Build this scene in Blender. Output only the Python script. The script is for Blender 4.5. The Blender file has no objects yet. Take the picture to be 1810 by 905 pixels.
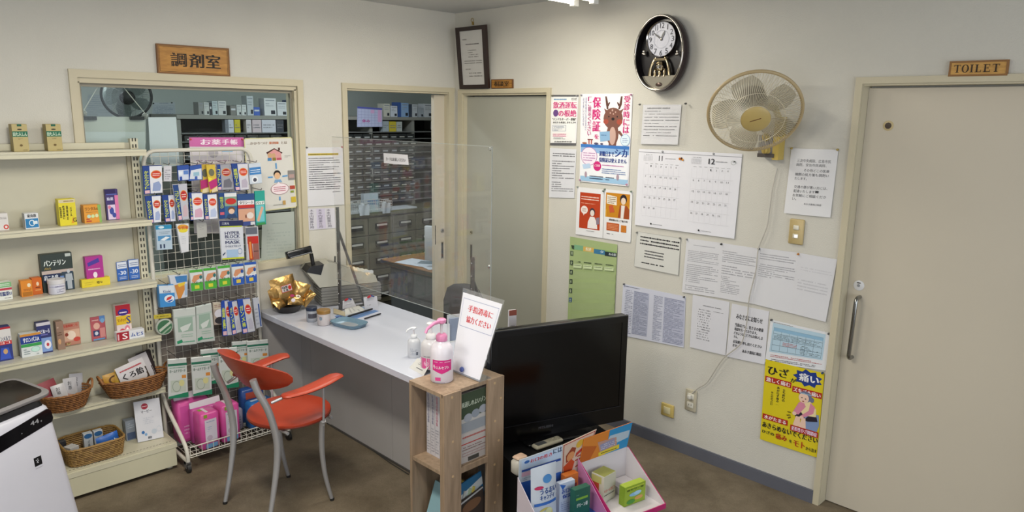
import bpy, math, random
from mathutils import Vector, Matrix
random.seed(7)

# ------------------------------------------------------------------ camera
F = 1281.08
YAW, PITCH, ROLL = 0.782293, 0.193272, 0.0156427
CAM = Vector((-3.397, -4.014, 1.868))
sc = bpy.context.scene
_f = Vector((math.cos(PITCH)*math.sin(YAW), math.cos(PITCH)*math.cos(YAW), -math.sin(PITCH)))
_r = Vector((math.cos(YAW), -math.sin(YAW), 0)); _u = _r.cross(_f)
_r, _u = math.cos(ROLL)*_r + math.sin(ROLL)*_u, -math.sin(ROLL)*_r + math.cos(ROLL)*_u
cd = bpy.data.cameras.new('camera'); cam = bpy.data.objects.new('camera', cd)
sc.collection.objects.link(cam); sc.camera = cam
cd.sensor_width = 36; cd.lens = F/1810*36; cd.clip_start = 0.05
cam.matrix_world = Matrix(((_r.x, _u.x, -_f.x, CAM.x), (_r.y, _u.y, -_f.y, CAM.y), (_r.z, _u.z, -_f.z, CAM.z), (0, 0, 0, 1)))

# ------------------------------------------------------------------ light
w = bpy.data.worlds.new('world'); sc.world = w; w.use_nodes = True
w.node_tree.nodes['Background'].inputs[0].default_value = (0.80, 0.88, 1.0, 1)
w.node_tree.nodes['Background'].inputs[1].default_value = 0.25
sc.view_settings.view_transform = 'Standard'; sc.view_settings.look = 'None'
sc.view_settings.exposure = 0.12; sc.view_settings.gamma = 1.0; sc.view_settings.use_curve_mapping = False

def area(name, loc, target, sx, sy, power, col):
    l = bpy.data.lights.new(name, 'AREA'); l.shape = 'RECTANGLE'; l.size = sx; l.size_y = sy
    l.energy = power; l.color = col
    o = bpy.data.objects.new(name, l); sc.collection.objects.link(o); o.location = loc
    o.rotation_euler = (Vector(target)-Vector(loc)).to_track_quat('-Z', 'Y').to_euler()
    return o
# daylight through the shop front behind the camera, and through a side window on the left
area('daylight_shop_front', (-2.0, -6.3, 1.35), (-1.6, 0, 1.0), 3.6, 2.1, 60, (0.86, 0.92, 1.0))
area('daylight_side_window', (-5.35, -3.6, 1.45), (0, -1.6, 1.0), 1.8, 1.5, 26, (0.88, 0.93, 1.0))
# light of the ceiling luminaires
area('luminaire_light_near_corner', (-1.0, -1.30, 2.45), (-1.0, -1.30, 0), 0.9, 0.25, 17, (1.0, 0.95, 0.84))
area('luminaire_light_centre', (-2.6, -2.0, 2.42), (-2.6, -2.0, 0), 0.25, 1.2, 38, (1.0, 0.95, 0.84))
area('luminaire_light_dispensary', (-0.3, 0.75, 2.44), (-0.3, 0.75, 0), 1.2, 0.2, 20, (0.88, 0.96, 1.0))
area('luminaire_light_dispensary_side', (-2.3, 0.75, 2.44), (-2.3, 0.75, 0), 1.2, 0.2, 16, (0.88, 0.96, 1.0))

# ------------------------------------------------------------------ photo pixels to places
ZM = dict(Z1=(0,200,4.1125),Z2=(0,400,3.481),Z3=(0,620,3.1765),Z4=(230,260,4.523),Z5=(250,440,4.525),Z6=(270,590,2.8735),Z7=(110,60,4.1136),Z8=(420,220,4.1125),
 Y1=(590,140,4.525),Y2=(590,320,3.77),Y3=(460,430,5.325),Y4=(680,480,4.1125),Y5=(700,640,3.4136),Y6=(890,720,4.893),Y7=(780,20,5.027),Y8=(1090,0,3.0176),
 W1=(960,150,4.523),W2=(960,310,3.35),W3=(1100,250,4.765),W4=(1090,390,3.62),W5=(1330,540,3.231),W6=(1360,240,4.307),W7=(1470,80,1.885),W8=(1090,600,2.968),
 A1=(400,260,5.656),A2=(0,640,3.415),A3=(470,200,3.016),A4=(1110,10,5.656),A5=(1240,120,5.325),A6=(1200,250,1.9255),A7=(860,540,3.481),A8=(140,140,5.656),FF=(0,0,1))
def P(z, x, y): a, b, s = ZM[z]; return (a+x/s, b+y/s)
def ray(p): return _r*((p[0]-905)/F) - _u*((p[1]-452.5)/F) + _f
def hx(p, X=0.0): r = ray(p); return CAM + r*((X-CAM.x)/r.x)
def hy(p, Y=0.0): r = ray(p); return CAM + r*((Y-CAM.y)/r.y)
def hz(p, Z=0.0): r = ray(p); return CAM + r*((Z-CAM.z)/r.z)
def hpl(p, o, n): r = ray(p); return CAM + r*((Vector(o)-CAM).dot(n)/r.dot(n))

# ------------------------------------------------------------------ materials
_M = {}
def lin(h):
    h = h.lstrip('#'); c = [int(h[i:i+2], 16)/255 for i in (0, 2, 4)]
    return tuple(x/12.92 if x <= .04045 else ((x+.055)/1.055)**2.4 for x in c)+(1,)
def M(h, rough=.55, metal=0.0, var=.06, scale=18, bump=0.0, bscale=120, coat=0.0, trans=0.0, spec=.5):
    key = (h, rough, metal, var, scale, bump, bscale, coat, trans, spec)
    if key in _M: return _M[key]
    m = bpy.data.materials.new('finish_'+h.strip('#')); m.use_nodes = True; nt = m.node_tree; N = nt.nodes; L = nt.links
    b = N['Principled BSDF']; c = lin(h)
    b.inputs['Roughness'].default_value = rough; b.inputs['Metallic'].default_value = metal
    b.inputs['Coat Weight'].default_value = coat; b.inputs['Transmission Weight'].default_value = trans
    b.inputs['Specular IOR Level'].default_value = spec
    b.inputs['Base Color'].default_value = c
    if var or bump:
        tc = N.new('ShaderNodeTexCoord')
    if var:
        n = N.new('ShaderNodeTexNoise'); n.inputs['Scale'].default_value = scale; n.inputs['Detail'].default_value = 3
        L.new(tc.outputs['Object'], n.inputs['Vector'])
        mx = N.new('ShaderNodeMix'); mx.data_type = 'RGBA'
        mx.inputs['A'].default_value = tuple(x*(1-var) for x in c[:3])+(1,)
        mx.inputs['B'].default_value = tuple(min(1, x*(1+var)) for x in c[:3])+(1,)
        L.new(n.outputs['Fac'], mx.inputs['Factor']); L.new(mx.outputs['Result'], b.inputs['Base Color'])
    if bump:
        n2 = N.new('ShaderNodeTexNoise'); n2.inputs['Scale'].default_value = bscale; n2.inputs['Detail'].default_value = 4
        L.new(tc.outputs['Object'], n2.inputs['Vector'])
        bp = N.new('ShaderNodeBump'); bp.inputs['Strength'].default_value = bump; bp.inputs['Distance'].default_value = .004
        L.new(n2.outputs['Fac'], bp.inputs['Height']); L.new(bp.outputs['Normal'], b.inputs['Normal'])
    _M[key] = m; return m
def ink(h): return M(h, .5, 0, 0, spec=.35)
def emit(h, s):
    k = ('e', h, s)
    if k not in _M:
        m = bpy.data.materials.new('lamp_glow'); m.use_nodes = True; b = m.node_tree.nodes['Principled BSDF']
        b.inputs['Base Color'].default_value = lin(h); b.inputs['Emission Color'].default_value = lin(h); b.inputs['Emission Strength'].default_value = s
        _M[k] = m
    return _M[k]
def clear(name, tint, gloss=.08, haze=0.0, rough=.02, hz_col=(.9, .9, .9, 1)):
    if name in _M: return _M[name]
    m = bpy.data.materials.new(name); m.use_nodes = True; nt = m.node_tree; N = nt.nodes; L = nt.links; N.remove(N['Principled BSDF'])
    out = N['Material Output']; tr = N.new('ShaderNodeBsdfTransparent'); tr.inputs[0].default_value = tint
    gl = N.new('ShaderNodeBsdfGlossy'); gl.inputs['Roughness'].default_value = rough
    fr = N.new('ShaderNodeLayerWeight'); fr.inputs['Blend'].default_value = .5
    pw = N.new('ShaderNodeMath'); pw.operation = 'POWER'; pw.inputs[1].default_value = 4.0; L.new(fr.outputs['Facing'], pw.inputs[0])
    mul = N.new('ShaderNodeMath'); mul.operation = 'MULTIPLY_ADD'; mul.inputs[1].default_value = gloss*6; mul.inputs[2].default_value = gloss*.3
    L.new(pw.outputs[0], mul.inputs[0])
    m1 = N.new('ShaderNodeMixShader'); L.new(mul.outputs[0], m1.inputs[0]); L.new(tr.outputs[0], m1.inputs[1]); L.new(gl.outputs[0], m1.inputs[2])
    last = m1
    if haze:
        df = N.new('ShaderNodeBsdfDiffuse'); df.inputs[0].default_value = hz_col
        m2 = N.new('ShaderNodeMixShader'); m2.inputs[0].default_value = haze
        L.new(m1.outputs[0], m2.inputs[1]); L.new(df.outputs[0], m2.inputs[2]); last = m2
    L.new(last.outputs[0], out.inputs[0]); _M[name] = m; return m
def wood(name, c1, c2, scale=6, stretch=(1, 1, 14), rough=.5, axis=None):
    if name in _M: return _M[name]
    m = bpy.data.materials.new(name); m.use_nodes = True; nt = m.node_tree; N = nt.nodes; L = nt.links; b = N['Principled BSDF']
    tc = N.new('ShaderNodeTexCoord'); mp = N.new('ShaderNodeMapping'); mp.inputs['Scale'].default_value = stretch
    n = N.new('ShaderNodeTexNoise'); n.inputs['Scale'].default_value = scale; n.inputs['Detail'].default_value = 6; n.inputs['Distortion'].default_value = .6
    cr = N.new('ShaderNodeValToRGB'); cr.color_ramp.elements[0].color = lin(c1); cr.color_ramp.elements[1].color = lin(c2)
    cr.color_ramp.elements[0].position = .35; cr.color_ramp.elements[1].position = .68
    L.new(tc.outputs['Object'], mp.inputs[0]); L.new(mp.outputs[0], n.inputs['Vector']); L.new(n.outputs['Fac'], cr.inputs[0]); L.new(cr.outputs[0], b.inputs['Base Color'])
    b.inputs['Roughness'].default_value = rough; _M[name] = m; return m

# ------------------------------------------------------------------ mesh building
def tag(o, label, cat, group=None):
    o['label'] = label; o['category'] = cat
    if group: o['group'] = group
    return o
def wl(o): return o.location + (wl(o.parent) if o.parent else Vector((0, 0, 0)))
def thing(name, label, cat, loc, group=None):
    o = bpy.data.objects.new(name, None); sc.collection.objects.link(o); o.location = loc; o.empty_display_size = .05
    return tag(o, label, cat, group)
def frame(o, ux, uz=(0, 0, 1)):
    ux = Vector(ux).normalized(); uz = Vector(uz).normalized(); uy = uz.cross(ux).normalized(); uz = ux.cross(uy)
    o = Vector(o)
    return Matrix(((ux.x, uy.x, uz.x, o.x), (ux.y, uy.y, uz.y, o.y), (ux.z, uy.z, uz.z, o.z), (0, 0, 0, 1)))
_txt = {}
def glyphs(s, bold=0.0):
    k = (s, bold)
    if k not in _txt:
        c = bpy.data.curves.new('t', 'FONT'); c.body = s; c.resolution_u = 2; c.offset = bold
        o = bpy.data.objects.new('t', c); me = bpy.data.meshes.new_from_object(o)
        vs = [(v.co.x, v.co.y) for v in me.vertices]; fs = [tuple(p.vertices) for p in me.polygons]
        bpy.data.objects.remove(o); bpy.data.curves.remove(c); bpy.data.meshes.remove(me)
        if not vs: vs = [(0, 0), (1, 0), (0, 1)]; fs = []
        x0 = min(v[0] for v in vs); x1 = max(v[0] for v in vs); y0 = min(v[1] for v in vs); y1 = max(v[1] for v in vs)
        if y1-y0 < .3 and len(s) == 1: y0, y1 = -.08, .85
        _txt[k] = ([((x-x0)/max(x1-x0, 1e-6), (y-y0)/max(y1-y0, 1e-6)) for x, y in vs], fs)
    return _txt[k]

class MB:
    def __init__(s, X=None): s.v = []; s.f = []; s.fm = []; s.mats = []; s.X = X or Matrix()
    def mi(s, m):
        if m not in s.mats: s.mats.append(m)
        return s.mats.index(m)
    def add(s, vs, fs, m):
        b = len(s.v); s.v += [s.X @ Vector(v) for v in vs]; i = s.mi(m)
        for f in fs: s.f.append(tuple(b+k for k in f)); s.fm.append(i)
        return s
    def box(s, lo, hi, m):
        x0, y0, z0 = lo; x1, y1, z1 = hi
        return s.add([(x0,y0,z0),(x1,y0,z0),(x1,y1,z0),(x0,y1,z0),(x0,y0,z1),(x1,y0,z1),(x1,y1,z1),(x0,y1,z1)],
                     [(0,3,2,1),(4,5,6,7),(0,1,5,4),(1,2,6,5),(2,3,7,6),(3,0,4,7)], m)
    def rbox(s, lo, hi, r, m, seg=3):
        # box with rounded vertical corners and chamfered top and bottom edges
        x0, y0, z0 = lo; x1, y1, z1 = hi; r = min(r, (x1-x0)/2.01, (y1-y0)/2.01); c = min(r*.6, (z1-z0)/2.01)
        rings = []
        for z, ins in ((z0, c), (z0+c, 0), (z1-c, 0), (z1, c)):
            ring = []
            for cx, cy, a0 in ((x1-r, y1-r, 0), (x0+r, y1-r, 90), (x0+r, y0+r, 180), (x1-r, y0+r, 270)):
                for k in range(seg+1):
                    a = math.radians(a0+90*k/seg); q = max(r-ins, 1e-5)
                    ring.append((cx+q*math.cos(a), cy+q*math.sin(a), z))
            rings.append(ring)
        return s.loft(rings, m)
    def loft(s, rings, m, caps=True, closed=True):
        n = len(rings[0]); vs = [v for r in rings for v in r]; fs = []
        for i in range(len(rings)-1):
            for k in range(n if closed else n-1):
                k2 = (k+1) % n; fs.append((i*n+k, i*n+k2, (i+1)*n+k2, (i+1)*n+k))
        if caps: fs.append(tuple(reversed(range(n)))); fs.append(tuple((len(rings)-1)*n+k for k in range(n)))
        return s.add(vs, fs, m)
    def prism(s, poly, a, b, m, ax=2):
        def q(p, t):
            return (p[0], p[1], t) if ax == 2 else ((p[0], t, p[1]) if ax == 1 else (t, p[0], p[1]))
        n = len(poly); vs = [q(p, a) for p in poly]+[q(p, b) for p in poly]
        fs = [tuple(range(n)), tuple(reversed(range(n, 2*n)))]+[(k, (k+1) % n, n+(k+1) % n, n+k) for k in range(n)]
        return s.add(vs, fs, m)
    def tube(s, pts, r, m, n=8, closed=False):
        pts = [Vector(p) for p in pts]; rings = []; N = len(pts); up = None
        rr = r if isinstance(r, (list, tuple)) else [r]*N
        for i, p in enumerate(pts):
            a = pts[(i-1) % N] if closed or i else p; b = pts[(i+1) % N] if closed or i < N-1 else p
            t = (b-a).normalized()
            if up is None: up = Vector((0, 0, 1)) if abs(t.z) < .9 else Vector((1, 0, 0))
            x = t.cross(up).normalized() if t.cross(up).length > 1e-6 else t.orthogonal().normalized()
            up = x.cross(t).normalized()
            rings.append([tuple(p+(x*math.cos(2*math.pi*k/n)+up*math.sin(2*math.pi*k/n))*rr[i]) for k in range(n)])
        if closed: rings.append(rings[0])
        return s.loft(rings, m, caps=not closed)
    def lathe(s, prof, m, n=24, sx=1, sy=1, caps=True):
        return s.loft([[(r*sx*math.cos(2*math.pi*k/n), r*sy*math.sin(2*math.pi*k/n), z) for k in range(n)] for r, z in prof], m, caps=caps)
    def torus(s, R, r, m, n=32, k=8, z=0, sx=1, sy=1):
        return s.tube([(R*sx*math.cos(2*math.pi*i/n), R*sy*math.sin(2*math.pi*i/n), z) for i in range(n)], r, m, k, True)
    def build(s, name, parent=None, smooth=0, kind=None):
        xs = [v.x for v in s.v]; ys = [v.y for v in s.v]; zs = [v.z for v in s.v]
        o = Vector(((min(xs)+max(xs))/2, (min(ys)+max(ys))/2, min(zs)))
        me = bpy.data.meshes.new(name); me.from_pydata([v-o for v in s.v], [], s.f)
        for m in s.mats: me.materials.append(m)
        me.polygons.foreach_set('material_index', s.fm)
        if smooth:
            me.polygons.foreach_set('use_smooth', [True]*len(s.f)); me.set_sharp_from_angle(angle=math.radians(smooth))
        me.update()
        ob = bpy.data.objects.new(name, me); sc.collection.objects.link(ob)
        ob.location = o-(wl(parent) if parent else Vector((0, 0, 0)))
        if parent: ob.parent = parent
        if kind: ob['kind'] = kind
        return ob

# printing: items in (u right, v down) on any surface given as map(u, v, offset)
def draw(mb, mp, items, off=.0004, step=.00012):
    d = off
    for it in items:
        k = it[0]
        if k == 'r':
            _, a, b, c, e, col = it[:6]; nu = max(1, int((c-a)*8)); nv = max(1, int((e-b)*8))
            vs = [mp(a+(c-a)*i/nu, b+(e-b)*j/nv, d) for j in range(nv+1) for i in range(nu+1)]
            mb.add(vs, [(j*(nu+1)+i, (j+1)*(nu+1)+i, (j+1)*(nu+1)+i+1, j*(nu+1)+i+1) for j in range(nv) for i in range(nu)], ink(col))
        elif k == 'e':
            _, a, b, ru, rv, col = it; n = 20
            mb.add([mp(a+ru*math.cos(-2*math.pi*i/n), b+rv*math.sin(-2*math.pi*i/n), d) for i in range(n)], [tuple(range(n))], ink(col))
        elif k == 'o':
            _, a, b, ru, rv, col, th = it; n = 24; q = 1-th
            vs = [mp(a+f*ru*math.cos(-2*math.pi*i/n), b+f*rv*math.sin(-2*math.pi*i/n), d) for f in (1, q) for i in range(n)]
            mb.add(vs, [(i, (i+1) % n, n+(i+1) % n, n+i) for i in range(n)], ink(col))
        elif k == 'O':
            _, a, b, ru, rv, iu, iv, col = it; n = 28
            vs = [mp(a+q*math.cos(-2*math.pi*i/n), b+w_*math.sin(-2*math.pi*i/n), d) for q, w_ in ((ru, rv), (iu, iv)) for i in range(n)]
            mb.add(vs, [(i, (i+1) % n, n+(i+1) % n, n+i) for i in range(n)], ink(col))
        elif k == 'p':
            pts = it[1]; A = sum(pts[i-1][0]*pts[i][1]-pts[i][0]*pts[i-1][1] for i in range(len(pts)))
            if A > 0: pts = pts[::-1]
            mb.add([mp(u, v, d) for u, v in pts], [tuple(range(len(pts)))], ink(it[2]))
        elif k in ('t', 'T'):
            _, a, b, c, e, col, s = it[:7]; vs, fs = glyphs(s); sh = (c-a)/max(len(s), 1)*.045
            for dx, dd in (((-sh, 0), (sh, .00003)) if k == 'T' else ((0, 0),)): mb.add([mp(a+(c-a)*x+dx, e+(b-e)*y, d+dd) for x, y in vs], fs, ink(col))
        elif k in ('v', 'V'):
            _, a, b, c, e, col, s = it[:7]; h = (e-b)/len(s)
            for i, ch in enumerate(s):
                if ch == 'ー': g = ([(.45, 0), (.58, 0), (.58, 1), (.45, 1)], [(0, 1, 2, 3)])
                else: g = glyphs(ch)
                for dx, dd in (((-.04*(c-a), 0), (.04*(c-a), .00003)) if k == 'V' else ((0, 0),)): mb.add([mp(a+(c-a)*x+dx, b+h*(i+.95)-h*.9*y, d+dd) for x, y in g[0]], g[1], ink(col))
        elif k == 'l':
            _, a, b, c, e, col, n = it[:7]; dens = it[7] if len(it) > 7 else .9; vs = []; fs = []; h = (e-b)/n
            for i in range(n):
                u = a; end = a+(c-a)*random.choice((1, 1, 1, .95, .8, .45)) if dens < .99 else c
                y0 = b+h*(i+.28); y1 = b+h*(i+.74); cell = (c-a)/26
                while u < end-cell*.4:
                    wd = cell*random.uniform(.5, 1.5)
                    if random.random() < dens:
                        q = len(vs); t0 = random.uniform(0, .12)*h; u2 = min(u+wd*.84, c)
                        vs += [mp(u, y0+t0, d), mp(u, y1-t0*.5, d), mp(u2, y1-t0*.5, d), mp(u2, y0+t0, d)]; fs.append((q, q+1, q+2, q+3))
                    u += wd
            if vs: mb.add(vs, fs, ink(col))
        elif k == 'b':
            _, a, b, c, e, col, tu, tv = it
            for q in ((a, b, c, b+tv), (a, e-tv, c, e), (a, b, a+tu, e), (c-tu, b, c, e)): draw(mb, mp, [('r',)+q+(col,)], d, 0)
        elif k == 'g':
            _, a, b, c, e, col, nx, ny, tu, tv = it
            for i in range(nx+1): x = a+(c-a)*i/nx; draw(mb, mp, [('r', x-tu/2, b, x+tu/2, e, col)], d, 0)
            for j in range(ny+1): y = b+(e-b)*j/ny; draw(mb, mp, [('r', a, y-tv/2, c, y+tv/2, col)], d, 0)
        d += step

def quadmap(q, n, bow=0.0):
    tl, tr, br, bl = q
    def mp(u, v, d=0.0):
        p = (tl*(1-u)+tr*u)*(1-v)+(bl*(1-u)+br*u)*v
        return p + n*(d+bow*(math.sin(math.pi*min(max(u,0),1))*.6+v*v*.8))
    return mp
PAPER = '#e9e9ea'
def sheet(name, label, cat, zoom, pts, plane, off, items=(), col=PAPER, bow=.002, th=.0006, group=None, pins=(), rough=.5, mats=None, step=.00012):
    """a sheet hung on wall 'x' (right wall) or 'y' (back wall), its corners given as photo pixels TL TR BR BL"""
    if plane == 'x': q = [hx(P(zoom, *p), -off) for p in pts]; n = Vector((-1, 0, 0))
    else: q = [hy(P(zoom, *p), off) for p in pts]; n = Vector((0, -1, 0))
    mp = quadmap(q, n, bow); mb = MB(); N = 8; m = mats or M(col, rough, var=.02, scale=6)
    vs = [mp(i/N, j/N, 0) for j in range(N+1) for i in range(N+1)]
    bk = [Vector(v)-n*th for v in vs]; k = (N+1)**2
    mb.add(vs, [(j*(N+1)+i, (j+1)*(N+1)+i, (j+1)*(N+1)+i+1, j*(N+1)+i+1) for j in range(N) for i in range(N)], m)
    rim = [i for i in range(N)]+[i*(N+1)+N for i in range(N)]+[N*(N+1)+N-i for i in range(N)]+[(N-i)*(N+1) for i in range(N)]
    mb.add([vs[i] for i in rim]+[bk[i] for i in rim], [(i, (i+1) % len(rim), len(rim)+(i+1) % len(rim), len(rim)+i) for i in range(len(rim))]+[tuple(range(len(rim), 2*len(rim)))], m)
    o = tag(mb.build(name), label, cat, group)
    if items:
        pb = MB(); draw(pb, mp, items, step=step); pb.build('print', o)
    for (u, v, c) in pins:
        p = mp(u, v, 0); b = MB(frame(p, (0, 0, 1), n)); b.lathe([(.005, -.001), (.0055, .003), (.0035, .006), (.0045, .010), (.001, .0112)], M(c, .35), 10); b.build('push_pin', o, 40)
    return o

def carton(name, label, X, wd, dp, ht, body, items=(), side=None, top=None, cat='box', group=None, left=(), topitems=()):
    """folding carton; X places its front bottom left corner, local x right, y back, z up"""
    mb = MB(X); m = M(body, .45, var=.03); c = min(.0012, wd*.05)
    x0, y0, z0, x1, y1, z1 = 0, 0, 0, wd, dp, ht
    ring = lambda z, i: [(x0+i, y0+c*.3+i, z), (x1-i, y0+c*.3+i, z), (x1-i, y1-i, z), (x0+i, y1-i, z)]
    mb.loft([ring(z0, c), ring(z0+c, 0), ring(z1-c, 0), ring(z1, c)], m)
    o = tag(mb.build(name), label, cat, group)
    pb = MB(X)
    fm = lambda u, v, d: (u*wd, c*.3-d, (1-v)*ht)
    lm = lambda u, v, d: (-d, dp*(1-u), (1-v)*ht)
    rm = lambda u, v, d: (wd+d, dp*u, (1-v)*ht)
    tm = lambda u, v, d: (u*wd, dp*(1-v), ht+d)
    if side:
        draw(pb, lm, [('r', .02, .01, .98, .99, side)]); draw(pb, rm, [('r', .02, .01, .98, .99, side)])
    if top: draw(pb, tm, [('r', .02, .02, .98, .98, top)])
    if left: draw(pb, lm, left, .0006)
    if topitems: draw(pb, tm, topitems, .0006)
    if items: draw(pb, fm, items)
    if pb.v: pb.build('print', o)
    return o
def shelf_carton(name, label, zoom, bl, br, top, z, dp, body, items=(), ymin=-.132, ymax=-.02, yaw=0, lift=0, Y=None, **k):
    a = P(zoom, *bl); b = P(zoom, *br)
    if Y is None: Y = min(max(hz(a, z).y, ymin), ymax)
    pa = hy(a, Y); pb = hy(b, Y); ht = hy(P(zoom, *top), Y).z-z-lift
    wd = pb.x-pa.x; dp = min(dp, -.019-Y)
    X = Matrix.Translation((pa.x, Y, z+lift)) @ Matrix.Rotation(yaw, 4, 'Z')
    return carton(name, label, X, wd/math.cos(yaw), dp, ht, body, items, **k)

# ------------------------------------------------------------------ the setting
WALL = M('#cfccc2', .75, var=.05, scale=3.5, bump=.35, bscale=160)
TRIM = M('#c6bda3', .45, var=.04, scale=4)
DOORC = M('#cbc2b0', .4, var=.025, scale=2.5)
CEIL = M('#c9cac8', .85, var=.04, scale=4, bump=.3, bscale=90)
FLOOR = bpy.data.materials.new('floor_vinyl'); FLOOR.use_nodes = True
def _floor():
    nt = FLOOR.node_tree; N = nt.nodes; L = nt.links; b = N['Principled BSDF']
    tc = N.new('ShaderNodeTexCoord'); n = N.new('ShaderNodeTexNoise'); n.inputs['Scale'].default_value = 3.2; n.inputs['Detail'].default_value = 8; n.inputs['Roughness'].default_value = .65
    n2 = N.new('ShaderNodeTexNoise'); n2.inputs['Scale'].default_value = 220; n2.inputs['Detail'].default_value = 2
    cr = N.new('ShaderNodeValToRGB'); cr.color_ramp.elements[0].color = lin('#5a4f3e'); cr.color_ramp.elements[1].color = lin('#7d715f')
    cr.color_ramp.elements[0].position = .33; cr.color_ramp.elements[1].position = .68
    mx = N.new('ShaderNodeMix'); mx.data_type = 'RGBA'; mx.blend_type = 'OVERLAY'; mx.inputs['Factor'].default_value = .35
    L.new(tc.outputs['Object'], n.inputs['Vector']); L.new(tc.outputs['Object'], n2.inputs['Vector'])
    L.new(n.outputs['Fac'], cr.inputs[0]); L.new(cr.outputs[0], mx.inputs['A']); L.new(n2.outputs['Fac'], mx.inputs['B']); L.new(mx.outputs['Result'], b.inputs['Base Color'])
    b.inputs['Roughness'].default_value = .55; b.inputs['Specular IOR Level'].default_value = .35
    bp = N.new('ShaderNodeBump'); bp.inputs['Strength'].default_value = .15; bp.inputs['Distance'].default_value = .002
    L.new(n2.outputs['Fac'], bp.inputs['Height']); L.new(bp.outputs['Normal'], b.inputs['Normal'])
_floor()
CH = 2.545
XL, YF, XR, YB = -5.6, -6.6, 1.9, 2.35     # room extents; the dispensary lies behind the back wall
def struct(name, mb, parent=None, smooth=0):
    o = mb.build(name, parent, smooth); o['kind'] = 'structure'; return o
struct('floor', MB().box((XL-.1, YF-.1, -.08), (XR+.1, YB+.1, 0), FLOOR))
struct('ceiling', MB().box((XL-.1, YF-.1, CH), (XR+.1, YB+.1, CH+.08), CEIL))
b = MB()
for lo, hi in (((XL, 0, 0), (-2.375, .1, CH)), ((-2.375, 0, 0), (-1.222, .1, .985)), ((-2.375, 0, 2.012), (-1.222, .1, CH)), ((-1.222, 0, 0), (-.89, .1, CH)),
               ((-.89, 0, 2.012), (-.045, .1, CH)), ((-.045, 0, 0), (0, .1, CH)), ((.1, 0, 0), (XR, .1, CH))): b.box(lo, hi, WALL)
wall_back = struct('wall_back', b)
b = MB()
for lo, hi in (((0, -.088, 0), (.1, .1, CH)), ((0, -.89, 2.003), (.1, -.088, CH)), ((0, -2.768, 0), (.1, -.89, CH)), ((0, -3.70, 2.022), (.1, -2.768, CH)), ((0, YF, 0), (.1, -3.70, CH))): b.box(lo, hi, WALL)
b.box((.1, -.96, 0), (.125, -.02, 2.1), WALL); b.box((.1, -3.8, 0), (.125, -2.7, 2.1), WALL)  # added unseen plates behind the doors, keep sky light out of the gaps
wall_right = struct('wall_right', b)
b = MB()
for lo, hi in (((XL-.1, YF, 0), (XL, -4.6, CH)), ((XL-.1, -4.6, 0), (XL, -2.6, .7)), ((XL-.1, -4.6, 2.2), (XL, -2.6, CH)), ((XL-.1, -2.6, 0), (XL, YB, CH))): b.box(lo, hi, WALL)
struct('wall_left', b)
b = MB()
for lo, hi in (((XL-.1, YF-.1, 0), (-3.9, YF, CH)), ((-3.9, YF-.1, 2.4), (-.1, YF, CH)), ((-.1, YF-.1, 0), (.1, YF, CH))): b.box(lo, hi, WALL)
struct('wall_front', b)
DISPW = M('#b9c1bc', .8, var=.03, scale=3)
struct('wall_dispensary_back', MB().box((XL, YB, 0), (XR+.1, YB+.1, CH), DISPW))
struct('wall_dispensary_right', MB().box((XR, 0, 0), (XR+.1, YB, CH), DISPW))
b = MB(); b.box((-.012, -2.741, 0), (0, -.935, .066), M('#5f616b', .5, var=.04)); b.box((-.015, -2.741, 0), (-.012, -.935, .060), M('#5f616b', .5, var=.04)); struct('baseboard_right', b)

# window of the dispensary (window_1) with its frame and glass
wn = bpy.data.objects.new('window_1', None); sc.collection.objects.link(wn); wn.location = (-1.8, 0, .98); wn['kind'] = 'structure'
b = MB()
for lo, hi in (((-2.407, -.014, 2.010), (-1.185, .0, 2.047)), ((-2.407, -.014, .945), (-2.372, 0, 2.010)), ((-1.222, -.014, .945), (-1.185, 0, 2.010)), ((-2.372, -.022, .945), (-1.222, 0, .987))): b.box(lo, hi, TRIM)
for lo, hi in (((-2.372, 0, 1.985), (-1.225, .1, 2.012)), ((-2.377, 0, .985), (-2.362, .1, 1.99)), ((-1.238, 0, .985), (-1.220, .1, 1.99)), ((-2.362, 0, .983), (-1.238, .1, .99))): b.box(lo, hi, TRIM)
b.build('window_frame', wn)
b = MB()
for lo, hi in (((-2.362, .028, 1.968), (-1.238, .05, 1.986)), ((-2.362, .028, .99), (-2.35, .05, 1.968)), ((-1.25, .028, .99), (-1.238, .05, 1.968))): b.box(lo, hi, M('#8d8878', .4))
b.build('glazing_bead', wn)
GLASS = clear('window_glass', (.92, .955, .945, 1), .05)
MB().box((-2.355, .036, .988), (-1.245, .041, 1.972), GLASS).build('pane', wn)

# opening to the dispensary (door_1): frame and half hidden sliding leaf
d1 = bpy.data.objects.new('door_1', None); sc.collection.objects.link(d1); d1.location = (-.46, 0, 0); d1['kind'] = 'structure'
b = MB()
for lo, hi in (((-.920, -.014, 2.010), (-.012, 0, 2.042)), ((-.920, -.014, 0), (-.888, 0, 2.010)), ((-.066, -.014, 0), (-.018, 0, 2.010)),
               ((-.890, 0, 0), (-.876, .1, 2.0)), ((-.066, 0, 0), (-.045, .1, 2.0)), ((-.890, 0, 1.998), (-.045, .1, 2.012))): b.box(lo, hi, TRIM)
b.build('door_frame', d1)
lf = MB().box((-.157, .040, .01), (-.062, .072, 1.992), DOORC).build('door_leaf', d1)
STEEL = M('#b9b6ae', .3, .9, var=.03); DARK = M('#1c1b1a', .5)
b = MB(); p = hy(P('Y2', 722, 330), .040); b.X = frame(p, (1, 0, 0), (0, -1, 0)); b.lathe([(.014, 0), (.015, .004), (.010, .006)], STEEL, 16); b.lathe([(.005, .006), (.004, .009)], DARK, 10); b.build('door_lock', lf, 40)
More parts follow.
